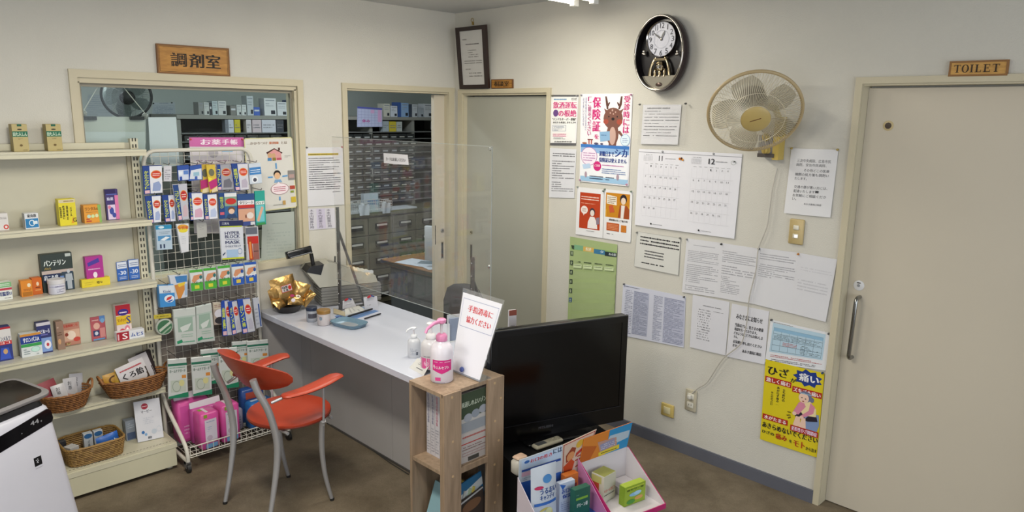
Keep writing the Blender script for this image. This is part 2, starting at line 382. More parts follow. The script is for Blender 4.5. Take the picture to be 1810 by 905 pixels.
p = hy(P('Y2', 722, 460), .040); b = MB(Matrix.Translation(p)); b.rbox((-.011, -.003, -.062), (.011, 0, .062), .006, STEEL); b.rbox((-.007, -.0042, -.056), (.007, -.003, .056), .005, DARK); b.build('recessed_pull', lf)
b = MB(); p = hy(P('Y2', 676, 360), .040); b.box((p.x-.002, .038, p.z-.07), (p.x+.004, .04, p.z+.07), DARK); b.build('edge_plate', lf)

# door of the consultation room (door_2)
d2 = bpy.data.objects.new('door_2', None); sc.collection.objects.link(d2); d2.location = (0, -.49, 0); d2['kind'] = 'structure'
b = MB()
for lo, hi in (((-.014, -.922, 2.003), (0, -.045, 2.031)), ((-.014, -.922, 0), (0, -.890, 2.003)), ((-.014, -.088, 0), (0, -.045, 2.003)),
               ((0, -.892, 0), (.1, -.884, 1.99)), ((0, -.096, 0), (.1, -.086, 1.99)), ((0, -.892, 1.99), (.1, -.086, 2.003))): b.box(lo, hi, TRIM)
b.build('door_frame', d2)
lf = MB().box((.030, -.884, .01), (.062, -.096, 1.982), M('#aaa99c', .45, var=.025, scale=2.5)).build('door_leaf', d2)
p = hx(P('Y2', 917, 340), .030); b = MB(frame(p, (0, -1, 0), (-1, 0, 0))); b.lathe([(.014, 0), (.015, .004), (.010, .006)], STEEL, 16); b.lathe([(.005, .006), (.004, .009)], DARK, 10); b.build('door_lock', lf, 40)
p = hx(P('Y2', 917, 475), .030); b = MB(Matrix.Translation(p)); b.rbox((-.003, -.011, -.062), (0, .011, .062), .006, STEEL); b.rbox((-.0042, -.007, -.056), (-.003, .007, .056), .005, DARK); b.build('recessed_pull', lf)

# toilet door (door_3)
d3 = bpy.data.objects.new('door_3', None); sc.collection.objects.link(d3); d3.location = (0, -3.2, 0); d3['kind'] = 'structure'
b = MB()
for lo, hi in (((-.012, -3.74, 2.022), (0, -2.741, 2.050)), ((-.012, -2.770, 0), (0, -2.741, 2.022)), ((-.012, -3.74, 0), (0, -3.705, 2.022)),
               ((0, -2.772, 0), (.1, -2.766, 2.015)), ((0, -3.705, 0), (.1, -3.69, 2.015)), ((0, -3.70, 2.014), (.1, -2.768, 2.024))): b.box(lo, hi, TRIM)
b.build('door_frame', d3)
lf = MB().box((.068, -3.695, .004), (.1, -2.773, 2.006), DOORC).build('door_leaf', d3)
CHROME = M('#9a9a98', .14, 1.0, var=0)
a = hx(P('W7', 84, 843), .03); c = hx((1500.5, 634), .03)
b = MB(); pts = [(.068, a.y, a.z), (.045, a.y, a.z)]
for i in range(7):
    t = i/6*math.pi/2; pts.append((.045-.022*math.sin(t), a.y+(c.y-a.y)*.02, a.z-.022*(1-math.cos(t))))
for i in range(7):
    t = i/6*math.pi/2; pts.append((.045-.022*math.cos(t), c.y, c.z+.022*(1-math.sin(t))))
pts += [(.068, c.y, c.z)]
b.tube(pts, .0095, CHROME, 12); b.build('grab_handle', lf, 40)
p = hx(P('W7', 91, 800), .068); b = MB(frame(p, (0, -1, 0), (-1, 0, 0))); b.lathe([(.024, 0), (.024, .003), (.020, .005), (.001, .005)], M('#d9d9da', .35), 24); b.lathe([(.007, .005), (.006, .008), (.0005, .008)], M('#8d8f92', .3), 12)
b.box((-.008, .010, .0048), (.008, .015, .0056), M('#3a3a3a', .4)); b.build('privacy_lock', lf, 40)
p = hx(P('W7', 189, 268), .068); b = MB(frame(p, (0, -1, 0), (-1, 0, 0))); b.lathe([(.022, 0), (.022, .002), (.014, .003)], M('#c4b182', .4), 20); b.lathe([(.014, .003), (.001, .0035)], M('#3c2b1d', .4), 16); b.build('peep_glass', lf, 40)

# ceiling luminaires (their light comes from the lamps at the top)
def luminaire(label, x, y, along='y'):
    t = thing('ceiling_luminaire', label, 'ceiling light', (x, y, CH-.10), 'ceiling luminaires'); R = Matrix.Translation((x, y, 0)) @ Matrix.Rotation(0 if along == 'y' else math.pi/2, 4, 'Z')
    b = MB(R); b.box((-.11, -.63, CH-.03), (.11, .63, CH), M('#e6e6e2', .4)); b.prism([(-.09, CH-.03), (.09, CH-.03), (.03, CH-.055), (-.03, CH-.055)], -.62, .62, M('#e6e6e2', .4), 1); b.build('housing', t)
    for s in (-1, 1):
        b = MB(R); b.tube([(s*.07, -.58, CH-.062), (s*.07, .58, CH-.062)], .013, emit('#fff6e4', 9), 10); b.build('fluorescent_tube', t, 40)
        for q in (-1, 1): b = MB(R); b.box((s*.07-.016, q*.60-.02, CH-.085), (s*.07+.016, q*.60+.02, CH-.028), M('#dededa', .4)); b.build('lamp_holder', t)
luminaire('white twin tube ceiling luminaire beside the wall of notices', -.80, -1.325, 'x')
luminaire('white twin tube ceiling luminaire in the middle of the waiting room', -2.6, -2.0)

# ------------------------------------------------------------------ things on the right wall
SIGNW = wood('sign_wood', '#8a5a22', '#b98438', 5, (3, 3, 20))
SIGNW2 = wood('sign_wood_pale', '#b98a42', '#d0a052', 5, (3, 3, 20))
def plaque(label, zoom, pts, plane, items, border, face, dep=.016, inset=(.03, .08)):
    n = Vector((-1, 0, 0)) if plane == 'x' else Vector((0, -1, 0))
    q = [hx(P(zoom, *p), -dep) if plane == 'x' else hy(P(zoom, *p), -dep) for p in pts]; mp = quadmap(q, n)
    b = MB(); fr = [mp(u, v, 0) for u, v in ((0, 0), (0, 1), (1, 1), (1, 0))]; bk = [v-n*(dep-.001) for v in fr]
    a, c = inset; inn = [mp(u, v, 0) for u, v in ((a, c), (a, 1-c), (1-a, 1-c), (1-a, c))]; low = [mp(u, v, -.002) for u, v in ((a, c), (a, 1-c), (1-a, 1-c), (1-a, c))]
    b.add(fr+bk+inn+low, [(4, 7, 6, 5)]+[(i, 4+i, 4+(i+1) % 4, (i+1) % 4) for i in range(4)]+[(i, (i+1) % 4, 8+(i+1) % 4, 8+i) for i in range(4)]+[(8+i, 8+(i+1) % 4, 12+(i+1) % 4, 12+i) for i in range(4)], border)
    o = tag(b.build('door_sign'), label, 'sign')
    b = MB(); b.add(low, [(0, 1, 2, 3)], face); b.build('sign_face', o)
    b = MB(); draw(b, lambda u, v, d: mp(u, v, d-.002), items); b.build('lettering', o)
def toilet_letters():
    col = '#2e1c0c'; it = []; T, B = .25, .75; th = .035; sw = .026
    def R(a, b, c, d): it.append(('r', a, b, c, d, col))
    def tee(x, w): R(x, T, x+w, T+th); R(x+w/2-sw/2, T, x+w/2+sw/2, B); R(x+w/2-.03, B-th, x+w/2+.03, B); R(x, T, x+.008, T+.12); R(x+w-.008, T, x+w, T+.12)
    tee(.09, .115)
    n = 28; cx, cy = .285, .5
    it.append(('O', cx, cy, .062, .26, .036, .225, col))
    R(.395-sw/2, T, .395+sw/2, B); R(.365, T, .425, T+th); R(.365, B-th, .425, B)
    R(.47, T, .47+sw, B); R(.45, T, .515, T+th); R(.45, B-th, .555, B); R(.547, B-.15, .555, B)
    R(.61, T, .61+sw, B); R(.59, T, .70, T+th); R(.59, B-th, .705, B); R(.63, .475, .675, .475+th); R(.692, T, .70, T+.13); R(.697, B-.14, .705, B); R(.669, .43, .677, .56)
    tee(.745, .115)
    return it
plaque('wooden sign with dark serif capitals above the toilet door', 'FF', [(1678.9,108.4),(1784.1,105),(1780.4,133.4),(1675.4,135.5)], 'x',
       toilet_letters(), M('#8a5f2c', .5), SIGNW2, .014, (.035, .12))
plaque('small wooden sign with three dark characters above the consultation door', 'Y7', [(443,605),(632,602),(632,684),(443,686)], 'x',
       [('T', .14, .2, .82, .78, '#23160b', '相談室')], M('#6d451c', .5), SIGNW, .012, (.03, .08))
plaque('wide wooden sign with three black characters above the dispensary window', 'Z7', [(683,68),(1213,105),(1223,310),(697,285)], 'y',
       [('b', .03, .07, .97, .93, '#3a240f', .005, .012), ('T', .185, .27, .385, .74, '#191008', '調'), ('T', .435, .27, .625, .75, '#191008', '剤'), ('T', .665, .27, .86, .74, '#191008', '室')], M('#7a4f1f', .5), wood('sign_wood_mid', '#a3702c', '#c08a3c', 3, (4, 4, 18)), .016, (.02, .05))

# framed certificate leaning out above the consultation door
def cert():
    px = lambda x, y, X: hx(P('Y7', x, y), X)
    tl, tr, br, bl = px(122, 148, -.085), px(390, 118, -.085), px(418, 685, -.030), px(162, 690, -.030)
    n = (bl-tl).cross(tr-tl).normalized()
    if n.x > 0: n = -n
    mp = quadmap([tl, tr, br, bl], n)
    fm = M('#2a1a17', .35, var=.1); t = thing('framed_certificate', 'dark framed certificate leaning out above the doors in the corner', 'picture frame', (bl+br)/2)
    for nm, (a, b2, c, d) in (('frame_rail', (0, 0, 1, .065)), ('frame_rail', (0, .935, 1, 1)), ('frame_stile', (0, .065, .12, .935)), ('frame_stile', (.88, .065, 1, .935))):
        b = MB(); vs = [mp(u, v, dd) for dd in (-.018, 0) for u, v in ((a, b2), (a, d), (c, d), (c, b2))]
        b.add(vs, [(0, 3, 2, 1), (4, 5, 6, 7), (0, 1, 5, 4), (1, 2, 6, 5), (2, 3, 7, 6), (3, 0, 4, 7)], fm); b.build(nm, t)
    b = MB(); b.add([mp(u, v, -.006) for u, v in ((.1, .05), (.1, .95), (.9, .95), (.9, .05))], [(0, 1, 2, 3)], M('#c6c4bf', .3, var=.03))
    o = b.build('certificate', t)
    b = MB(); draw(b, lambda u, v, d: mp(u, v, d-.006), [('l', .2, .18, .34, .22, '#8b8884', 1), ('l', .3, .26, .75, .3, '#6f6c6a', 1, 1), ('l', .36, .36, .72, .5, '#96938f', 4, .8), ('l', .22, .53, .82, .6, '#8b8884', 2, .9), ('l', .24, .66, .42, .7, '#96938f', 1), ('l', .36, .72, .8, .82, '#8f8c88', 2, .8)]); b.build('lettering', o)
    b = MB(frame(hx(P('Y7', 276, 78), -.014), (0, -1, 0), (-1, 0, 0))); b.torus(.012, .002, M('#b59a5a', .35, .8), 16, 6); b.box((-.003, -.03, -.012), (.003, -.011, .002), M('#b59a5a', .35, .8)); b.build('hanging_ring', t, 40)
cert()

K, GR, BL_, MG, RD = '#222226', '#707078', '#2f5fae', '#cf2f7c', '#b02a20'
sheet('drink_driving_poster', 'poster against drink driving with pink headline beside the consultation door', 'poster', 'W1', [(66,80),(284,80),(264,484),(58,482)], 'x', .003,
      [('r', 0, 0, 1, .035, '#5d5d60'), ('r', 0, .955, 1, 1, '#5d5d60'), ('r', .05, .045, .95, .95, '#efefec'), ('l', .1, .06, .58, .115, '#2f7fb8', 1, 1), ('t', .75, .055, .95, .11, K, '根絶'),
       ('T', .09, .135, .95, .27, MG, '飲酒運転'), ('e', .19, .36, .1, .07, '#6b4a86'), ('T', .3, .295, .95, .43, MG, 'の根絶'), ('T', .07, .455, .95, .51, K, '"ハンドルキーパー運動"'), ('T', .1, .525, .95, .565, K, 'あなたも参加しませんか!!'),
       ('b', .08, .595, .6, .72, '#7b86a8', .012, .006), ('l', .12, .61, .55, .71, '#8f97b0', 4), ('l', .1, .76, .62, .83, MG, 2, .99), ('l', .12, .84, .6, .885, '#77777c', 2), ('T', .17, .915, .84, .94, K, '広島県警察本部')],
      pins=((.06, .02, '#6b6a55'), (.95, .02, '#8a8a8a')))
sheet('typed_notice', 'single page of grey typed lines pinned under the drink driving poster', 'notice', 'W1', [(55,505),(266,515),(250,905),(48,900)], 'x', .003,
      [('l', .12, .08, .95, .17, '#4a4a50', 2, .98), ('l', .1, .23, .95, .62, '#77777e', 8, .95), ('l', .1, .66, .95, .88, '#84848a', 5, .9)], col='#dcdde2')
# large poster: insurance card, with a deer
def deer():
    B, D, Lt = '#7d5448', '#5c3a30', '#c9a79a'
    it = [('r', 0, 0, 1, .565, '#f1edf0')]
    it += [('p', [(.49,.03),(.52,.03),(.55,.10),(.56,.17),(.53,.17),(.51,.12)], D), ('p', [(.79,.03),(.82,.03),(.81,.12),(.775,.17),(.745,.17),(.77,.10)], D), ('p', [(.54,.115),(.58,.09),(.59,.10),(.56,.14)], D), ('p', [(.77,.115),(.73,.09),(.72,.10),(.75,.14)], D)]
    it += [('p', [(.475,.16),(.56,.19),(.52,.23)], B), ('p', [(.85,.16),(.76,.19),(.80,.23)], B), ('e', .655, .44, .115, .13, B), ('p', [(.60,.5),(.65,.5),(.655,.58),(.58,.58)], B), ('p', [(.68,.5),(.74,.5),(.73,.58),(.67,.58)], B)]
    it += [('e', .655, .27, .185, .118, B), ('e', .655, .46, .065, .10, Lt), ('e', .52, .305, .05, .028, '#a8503f'), ('e', .78, .305, .055, .03, '#a8503f'), ('e', .655, .275, .03, .016, K), ('e', .575, .25, .013, .008, K), ('e', .735, .25, .013, .008, K)]
    it += [('e', .64, .18, .015, .012, Lt), ('e', .60, .21, .012, .009, Lt), ('e', .70, .20, .013, .009, Lt), ('e', .66, .22, .012, .008, Lt), ('p', [(.74,.41),(.80,.40),(.865,.455),(.84,.47)], B)]
    it += [('p', [(.40,.42),(.60,.41),(.61,.51),(.42,.53)], '#8db4d6'), ('l', .43, .44, .56, .47, '#5f86b0', 1)]
    return it
sheet('insurance_card_poster', 'tall poster with a brown deer and magenta vertical headings above a blue band', 'poster', 'W1', [(302,72),(716,68),(684,812),(292,772)], 'x', .004, deer()+[
      ('r', .02, .565, .985, .80, '#3f78c0'), ('r', .02, .64, .985, .98, '#eef0f4'), ('r', .02, .60, .985, .66, '#93b6dd'), ('r', .02, .93, .985, .985, '#9fc6e4'),
      ('V', .855, .02, .965, .43, MG, '受診時には'), ('V', .255, .03, .41, .425, MG, '保険証'), ('V', .30, .445, .385, .505, MG, 'を'), ('V', .155, .03, .225, .47, '#b54f86', '「ご提示ください'), ('v', .10, .04, .13, .42, '#8087b0', '退職転職のときは窓口へ'), ('v', .05, .04, .08, .36, '#8087b0', '必ず新しいものを'),
      ('p', [(.16,.505),(.27,.505),(.27,.515),(.16,.515)], '#7a3a3a'), ('p', [(.18,.515),(.2,.515),(.2,.56),(.18,.56)], '#b04a3e'), ('p', [(.23,.515),(.25,.515),(.25,.56),(.23,.56)], '#b04a3e'), ('e', .34, .553, .045, .012, '#54506e'), ('e', .45, .553, .03, .010, '#54506e'), ('e', .10, .553, .05, .010, '#a0644c'),
      ('e', .905, .50, .09, .065, '#dcebf4'), ('o', .905, .50, .09, .065, '#6aa2cc', .08), ('l', .85, .475, .96, .53, '#6b86b8', 3, .95),
      ('e', .20, .70, .17, .105, '#f2e6f2'), ('o', .20, .70, .17, .105, '#b27ab0', .06), ('l', .08, .65, .33, .76, '#b27ab0', 4, .95), ('p', [(.06,.80),(.22,.78),(.24,.83),(.09,.85)], '#b9d0ea'), ('e', .375, .805, .08, .055, MG), ('T', .32, .785, .43, .81, '#f4e6ee', 'ご注意'),
      ('T', .41, .632, .70, .69, '#233f8c', '退職日まで'), ('T', .72, .60, .95, .685, '#233f8c', 'シカ'), ('T', .41, .705, .95, .755, '#233f8c', '保険証は使えません'), ('l', .47, .775, .92, .80, '#c47ab0', 1, .98), ('l', .47, .82, .94, .885, '#6a84b6', 3, .95),
      ('l', .22, .91, .50, .96, '#33405c', 2, .98), ('l', .55, .91, .72, .96, '#33405c', 2, .98), ('e', .14, .91, .025, .035, '#b09aa8'), ('e', .79, .91, .025, .035, '#b09aa8')],
      col='#eceaee', pins=((.02, .015, '#8a8a92'), (.98, .015, '#b07a9a'), (.02, .98, '#b07a9a'), (.97, .98, '#c08aa2')), step=.00006)
# two orange sheets
sheet('orange_leaflet', 'white sheet with red orange picture of a pale figure speaking', 'leaflet', 'W2', [(203,68),(362,84),(354,372),(193,348)], 'x', .003,
      [('r', .12, .10, .88, .85, '#b8401c'), ('l', .17, .16, .82, .26, '#f0dcd0', 2, 1), ('l', .17, .30, .82, .34, '#dc9a80', 1, .9), ('e', .30, .46, .13, .085, '#f0e6e0'), ('l', .22, .42, .38, .5, '#a8785a', 3, 1), ('p', [(.26,.53),(.33,.53),(.28,.58)], '#f0e6e0'),
       ('e', .60, .49, .10, .085, '#3b3440'), ('e', .60, .51, .075, .065, '#e6d8d0'), ('p', [(.45,.70),(.53,.585),(.68,.585),(.78,.70),(.80,.83),(.44,.83)], '#ece6e4'), ('p', [(.74,.60),(.86,.58),(.86,.72),(.76,.74)], '#8a7a8a'), ('l', .4, .88, .7, .9, '#55555a', 1, 1)],
      pins=((.02, .0, '#9aa29a'), (.98, .03, '#6a7a6a')))
sheet('orange_amber_leaflet', 'white sheet with amber picture of a dark haired person in orange', 'leaflet', 'W2', [(364,82),(530,96),(518,398),(356,372)], 'x', .004,
      [('r', .06, .06, .92, .55, '#c8861e'), ('p', [(.06,.40),(.92,.30),(.92,.55),(.06,.55)], '#d8a436'), ('p', [(.10,.10),(.46,.13),(.46,.30),(.10,.28)], '#f0eadc'), ('l', .13, .13, .43, .28, '#8a6a3a', 4, .95), ('e', .70, .17, .12, .095, '#2a2128'), ('e', .70, .205, .085, .07, '#e8d2bc'), ('p', [(.52,.54),(.58,.29),(.82,.29),(.92,.36),(.92,.55)], '#a04a20'), ('p', [(.63,.29),(.76,.29),(.72,.55),(.62,.55)], '#e6e0da'), ('p', [(.18,.32),(.32,.30),(.40,.44),(.22,.46)], '#c65a34'),
       ('T', .20, .58, .88, .62, '#3a2a24', '感染防止にご協力を'), ('r', .12, .66, .58, .82, '#c05a22'), ('l', .16, .68, .54, .8, '#e0a480', 4, 1), ('r', .65, .68, .84, .82, '#c87a2a'), ('l', .1, .87, .84, .9, '#4a4448', 1, .6)],
      pins=((.02, 0, '#6a7a6a'), (.96, .0, '#7a8a7a')))
# green pocket chart for the days of the week
def pocket_chart():
    pts = [(160,362),(440,410),(420,830),(146,850)]
    q = [hx(P('W2', *p), -.006) for p in pts[:2]]
    lo = [hx(P('W2', 418, 900), -.006), hx(P('W2', 144, 925), -.006)]
    n = Vector((-1, 0, 0)); mp = quadmap([q[0], q[1], lo[0], lo[1]], n, .003); gm = M('#a6b880', .5, var=.06, scale=10)
    b = MB(); N = 10; b.add([mp(i/N, j/N, 0) for j in range(N+1) for i in range(N+1)], [(j*(N+1)+i, (j+1)*(N+1)+i, (j+1)*(N+1)+i+1, j*(N+1)+i+1) for j in range(N) for i in range(N)], gm)
    o = tag(b.build('pocket_chart'), 'pale green fabric pocket chart with weekday rows above the television', 'wall chart')
    b = MB(); draw(b, mp, [('r', .03, .085, .985, .13, '#8fb46a'), ('p', [(.03,.085),(.10,.085),(.10,.13),(.05,.12)], '#3b4a3a'), ('r', .10, .075, .30, .125, '#7fb08a'), ('r', .30, .08, .53, .13, '#d8b25e'), ('T', .35, .087, .48, .12, '#e8e6cc', '昼'), ('r', .53, .09, .76, .14, '#3f7aa0'), ('T', .66, .095, .73, .125, '#cfe0e8', 'タ'), ('r', .76, .10, .995, .15, '#25343c'), ('T', .84, .108, .98, .138, '#d8e0e0', 'ねる前')]
        + [('r', .02, .145+.098*i, .085, .195+.098*i, '#2f3d36' if i < 5 else '#3b5a8a') for i in range(6)] + [('T', .035, .152+.098*i, .07, .188+.098*i, '#c9d8b0', '月火水木金土'[i]) for i in range(6)] + [('l', .10+.23*i, .235, .26+.23*i, .265, '#4a5a40', 1, 1) for i in range(4)]); b.build('print', o)
    for r in range(6):
        b = MB(); v0 = .235+.115*r; vs = [mp(u, v, d) for v, d in ((v0, .004), (v0+.085, .001)) for u in (.1, .99)]
        b.add(vs, [(0, 2, 3, 1)], M('#acbd88', .35, var=.05)); b.build('pocket_row', o)
    for i in range(4):
        b = MB(); draw(b, mp, [('r', .105+.222*i, .275, .29+.222*i, .315, '#cddcae'), ('l', .115+.222*i, .28, .27+.222*i, .295, '#5a6a4a', 1, 1)], .0055); b.build('name_card', o)
pocket_chart()
sheet('notebook_page', 'stack of handwritten note pages under clear film below the oval clock', 'notice', 'W1', [(800,160),(1106,158),(1078,478),(782,472)], 'x', .006,
      [('l', .12, .05, .75, .12, '#55555c', 1, .9)]+[('l', .06, .14+.078*i, .98, .175+.078*i, '#55555c', 1, .9) for i in range(9)]+[('l', .1, .02+.09*i, .95, .025+.09*i, '#9aa6bc', 1, 1) for i in range(10)], col='#e6e6ea', bow=.004)
sheet('clear_film', 'clear plastic film pinned over the handwritten pages', 'plastic sleeve', 'W1', [(772,154),(1146,150),(1126,482),(756,476)], 'x', .020, mats=clear('film_clear', (.97, .97, .97, 1), .05, .05), bow=.001,
      pins=((.01, .01, '#5a5a58'), (.99, .0, '#4a4a48')))
# the calendar of two months
def calendar():
    it = [('r', 0, .035, 1, .042, '#9a9aa2')]
    for m, (u0, off, first, nd, nm) in enumerate(((.0, .0, 1, 30, 'NOVEMBER'), (.49, .0, 3, 31, 'DECEMBER'))):
        num = ('11', '12')[m]; sk = .0
        it += [('T', u0+.22, .075, u0+(.255 if num == '11' else .275), .14, K, num), ('l', u0+.285, .098, u0+.39, .115, '#77777c', 1, 1), ('g', u0+.06, .085, u0+.15, .145, '#a8a8ae', 6, 4, .0015, .002), ('l', u0+.06, .06, u0+.15, .075, '#77777c', 1, .5)]
        it += [('l', u0+.08+.052*i, .175, u0+.11+.052*i, .185, '#77777c', 1, 1) for i in range(7)]
        it += [('r', u0+.075, .32+.135*j, u0+.45, .3215+.135*j, '#b8b8be') for j in range(5)] + [('r', u0+.065+.052*i, .2, u0+.066+.052*i, .85, '#cdcdd2') for i in range(8)]
        for d in range(1, nd+1):
            k = d-1+first; r, c = divmod(k, 7); x = u0+.085+.052*c; y = .20+.135*r; s = str(d)
            it.append(('t', x, y, x+.0095*len(s), y+.022, '#5c5c62', s))
        it += [('e', u0+.18, .955, .009, .012, '#2a2a2c'), ('l', u0+.20, .95, u0+.30, .962, '#6a6a70', 1, 1)]
    it += [('e', .435, .098, .012, .016, '#c8741e'), ('e', .452, .092, .01, .014, '#4a2a16'), ('e', .463, .108, .01, .013, '#d08a2a'), ('o', .935, .108, .022, .026, '#8a9a8c', .12), ('p', [(.925,.1),(.945,.085),(.955,.1)], '#3a3a3c')]
    o = sheet('wall_calendar', 'white two month wall calendar showing 11 and 12 under the wall fan', 'calendar', 'W3', [(140,62),(1010,105),(945,820),(105,702)], 'x', .006, it, col='#e4e4ea', bow=.003, step=.00004)
    for u in (.2, .69):
        p = hx(P('W3', 340 if u < .5 else 770, 86 if u < .5 else 104), -.008); b = MB(frame(p, (0, 0, 1), (-1, 0, 0))); b.lathe([(.006, 0), (.006, .003), (.003, .007), (.001, .009)], M('#a8a8aa', .3), 10); b.build('push_pin', o, 40)
calendar()
sheet('black_type_notice', 'small notice of bold black lines in a clear sleeve under the calendar', 'notice', 'W4', [(128,68),(410,112),(396,350),(112,292)], 'x', .004,
      [('l', .1, .08, .98, .36, K, 3, .97), ('l', .22, .46, .66, .70, '#4c4c50', 3, 1), ('l', .16, .80, .82, .88, K, 1, .9), ('b', 0, 0, 1, 1, '#b4b4b0', .006, .008)], col='#d6d6d0', pins=((.02, .03, '#7a7a76'), (.99, .0, '#7a7a76')))
for i, (pts, lab, it) in enumerate((
    ([(448,112),(668,142),(648,492),(418,456)], 'densely typed page under the calendar starting the taped row of rules', [('l', .22, .09, .85, .12, '#a6a6ad', 1, 1), ('l', .08, .2, .97, .42, '#a6a6ad', 7, .97), ('l', .08, .45, .97, .8, '#a6a6ad', 10, .95), ('l', .08, .84, .9, .95, '#a6a6ad', 3, .9)]),
    ([(668,142),(905,178),(872,532),(648,492)], 'typed page with a long ragged list in the taped row of rules', [('l', .06, .12, .98, .34, '#a6a6ad', 6, .97), ('l', .06, .38, .98, .56, '#a6a6ad', 4, .9), ('l', .06, .58, .6, .9, '#a6a6ad', 10, .9)]),
    ([(908,172),(1160,205),(1118,592),(872,532)], 'typed half filled page crossed by the fan cable in the taped row', [('l', .06, .08, .98, .20, '#a6a6ad', 3, .95), ('l', .06, .26, .98, .5, '#a6a6ad', 7, .9)]),
    ([(1160,205),(1412,248),(1338,648),(1118,592)], 'faded blank looking page at the door end of the taped row', [('l', .12, .2, .95, .28, '#cfcfd4', 2, .9), ('l', .08, .4, .9, .6, '#c9c9ce', 4, .9)]))):
    sheet('rules_page', lab, 'notice', 'W4', pts, 'x', .004+.0008*i, it, col='#dadade', bow=.002, pins=((.02, .02, ('#8a8a88', '#3a3a38', '#2e2e2c', '#b8772a')[i]),))
sheet('fine_print_chart', 'lilac page of dense small columns pinned behind the television corner', 'notice', 'W4', [(42,404),(442,486),(430,812),(20,730)], 'x', .003,
      [('l', .02, .02, .35, .05, '#555a70', 1, .9), ('l', .05, .09, .18, .95, '#7a7f9a', 26, .85), ('r', .19, .09, .44, .93, '#b4b8cc'), ('l', .20, .09, .43, .93, '#6f748e', 34, .9), ('l', .52, .09, .66, .97, '#757a96', 34, .9), ('r', .68, .09, .99, .97, '#b9bccf'), ('l', .69, .09, .98, .97, '#6f748e', 34, .92)], col='#d2d4e2', pins=((.02, .0, '#5a5a5c'), (.98, .01, '#4a4a4c')))
sheet('sparse_notice', 'white notice of a few faint typed lines beside the bold announcement', 'notice', 'W4', [(487,474),(722,520),(698,862),(468,808)], 'x', .003,
      [('l', .3, .14, .8, .18, '#8a8a90', 1, .95), ('l', .6, .22, .9, .25, '#9a9aa0', 1), ('l', .18, .22, .55, .82, '#8a8a90', 13, .55)], col='#dadae0', bow=.003)
sheet('bold_announcement', 'announcement with bold black lines crossed by the fan cable', 'notice', 'W4', [(738,530),(975,580),(948,920),(700,868)], 'x', .003,
      [('T', .16, .16, .86, .26, K, 'みなさまにお知らせ'), ('T', .15, .34, .90, .405, K, '当薬局では、皆さまの健康'), ('T', .15, .42, .75, .48, K, '相談を行っております。'), ('T', .15, .495, .90, .555, K, 'どのようなことでもお伺いしま'), ('T', .15, .57, .26, .62, K, 'すん。'), ('T', .15, .655, .90, .715, K, 'お気軽に申し出てください'), ('T', .15, .73, .30, .785, K, 'ませ。'), ('T', .42, .80, .90, .86, K, 'あおき薬局口和店')], col='#dcdce2', bow=.003)
sheet('blue_table_notice', 'pale blue printed table with red lines above the yellow knee poster', 'notice', 'W5', [(104,80),(446,158),(418,372),(72,322)], 'x', .004,
      [('r', .05, .06, .93, .74, '#b6d0e0'), ('l', .06, .03, .4, .06, '#5f6a70', 1, 1), ('g', .08, .16, .90, .70, '#5a7284', 6, 4, .004, .008), ('r', .08, .16, .90, .24, '#8fb8d4'), ('l', .1, .28, .88, .44, '#55646e', 6, .8), ('l', .26, .46, .5, .56, '#c06a66', 3, .95), ('l', .56, .46, .88, .68, '#5c6b74', 6, .7), ('l', .08, .79, .93, .86, '#b85a5a', 2, .97), ('l', .08, .89, .84, .96, '#5c5c62', 2, .9)], col='#e2e4e8', pins=((.02, .0, '#4a4a4a'), (.98, .02, '#4a4a4a')))
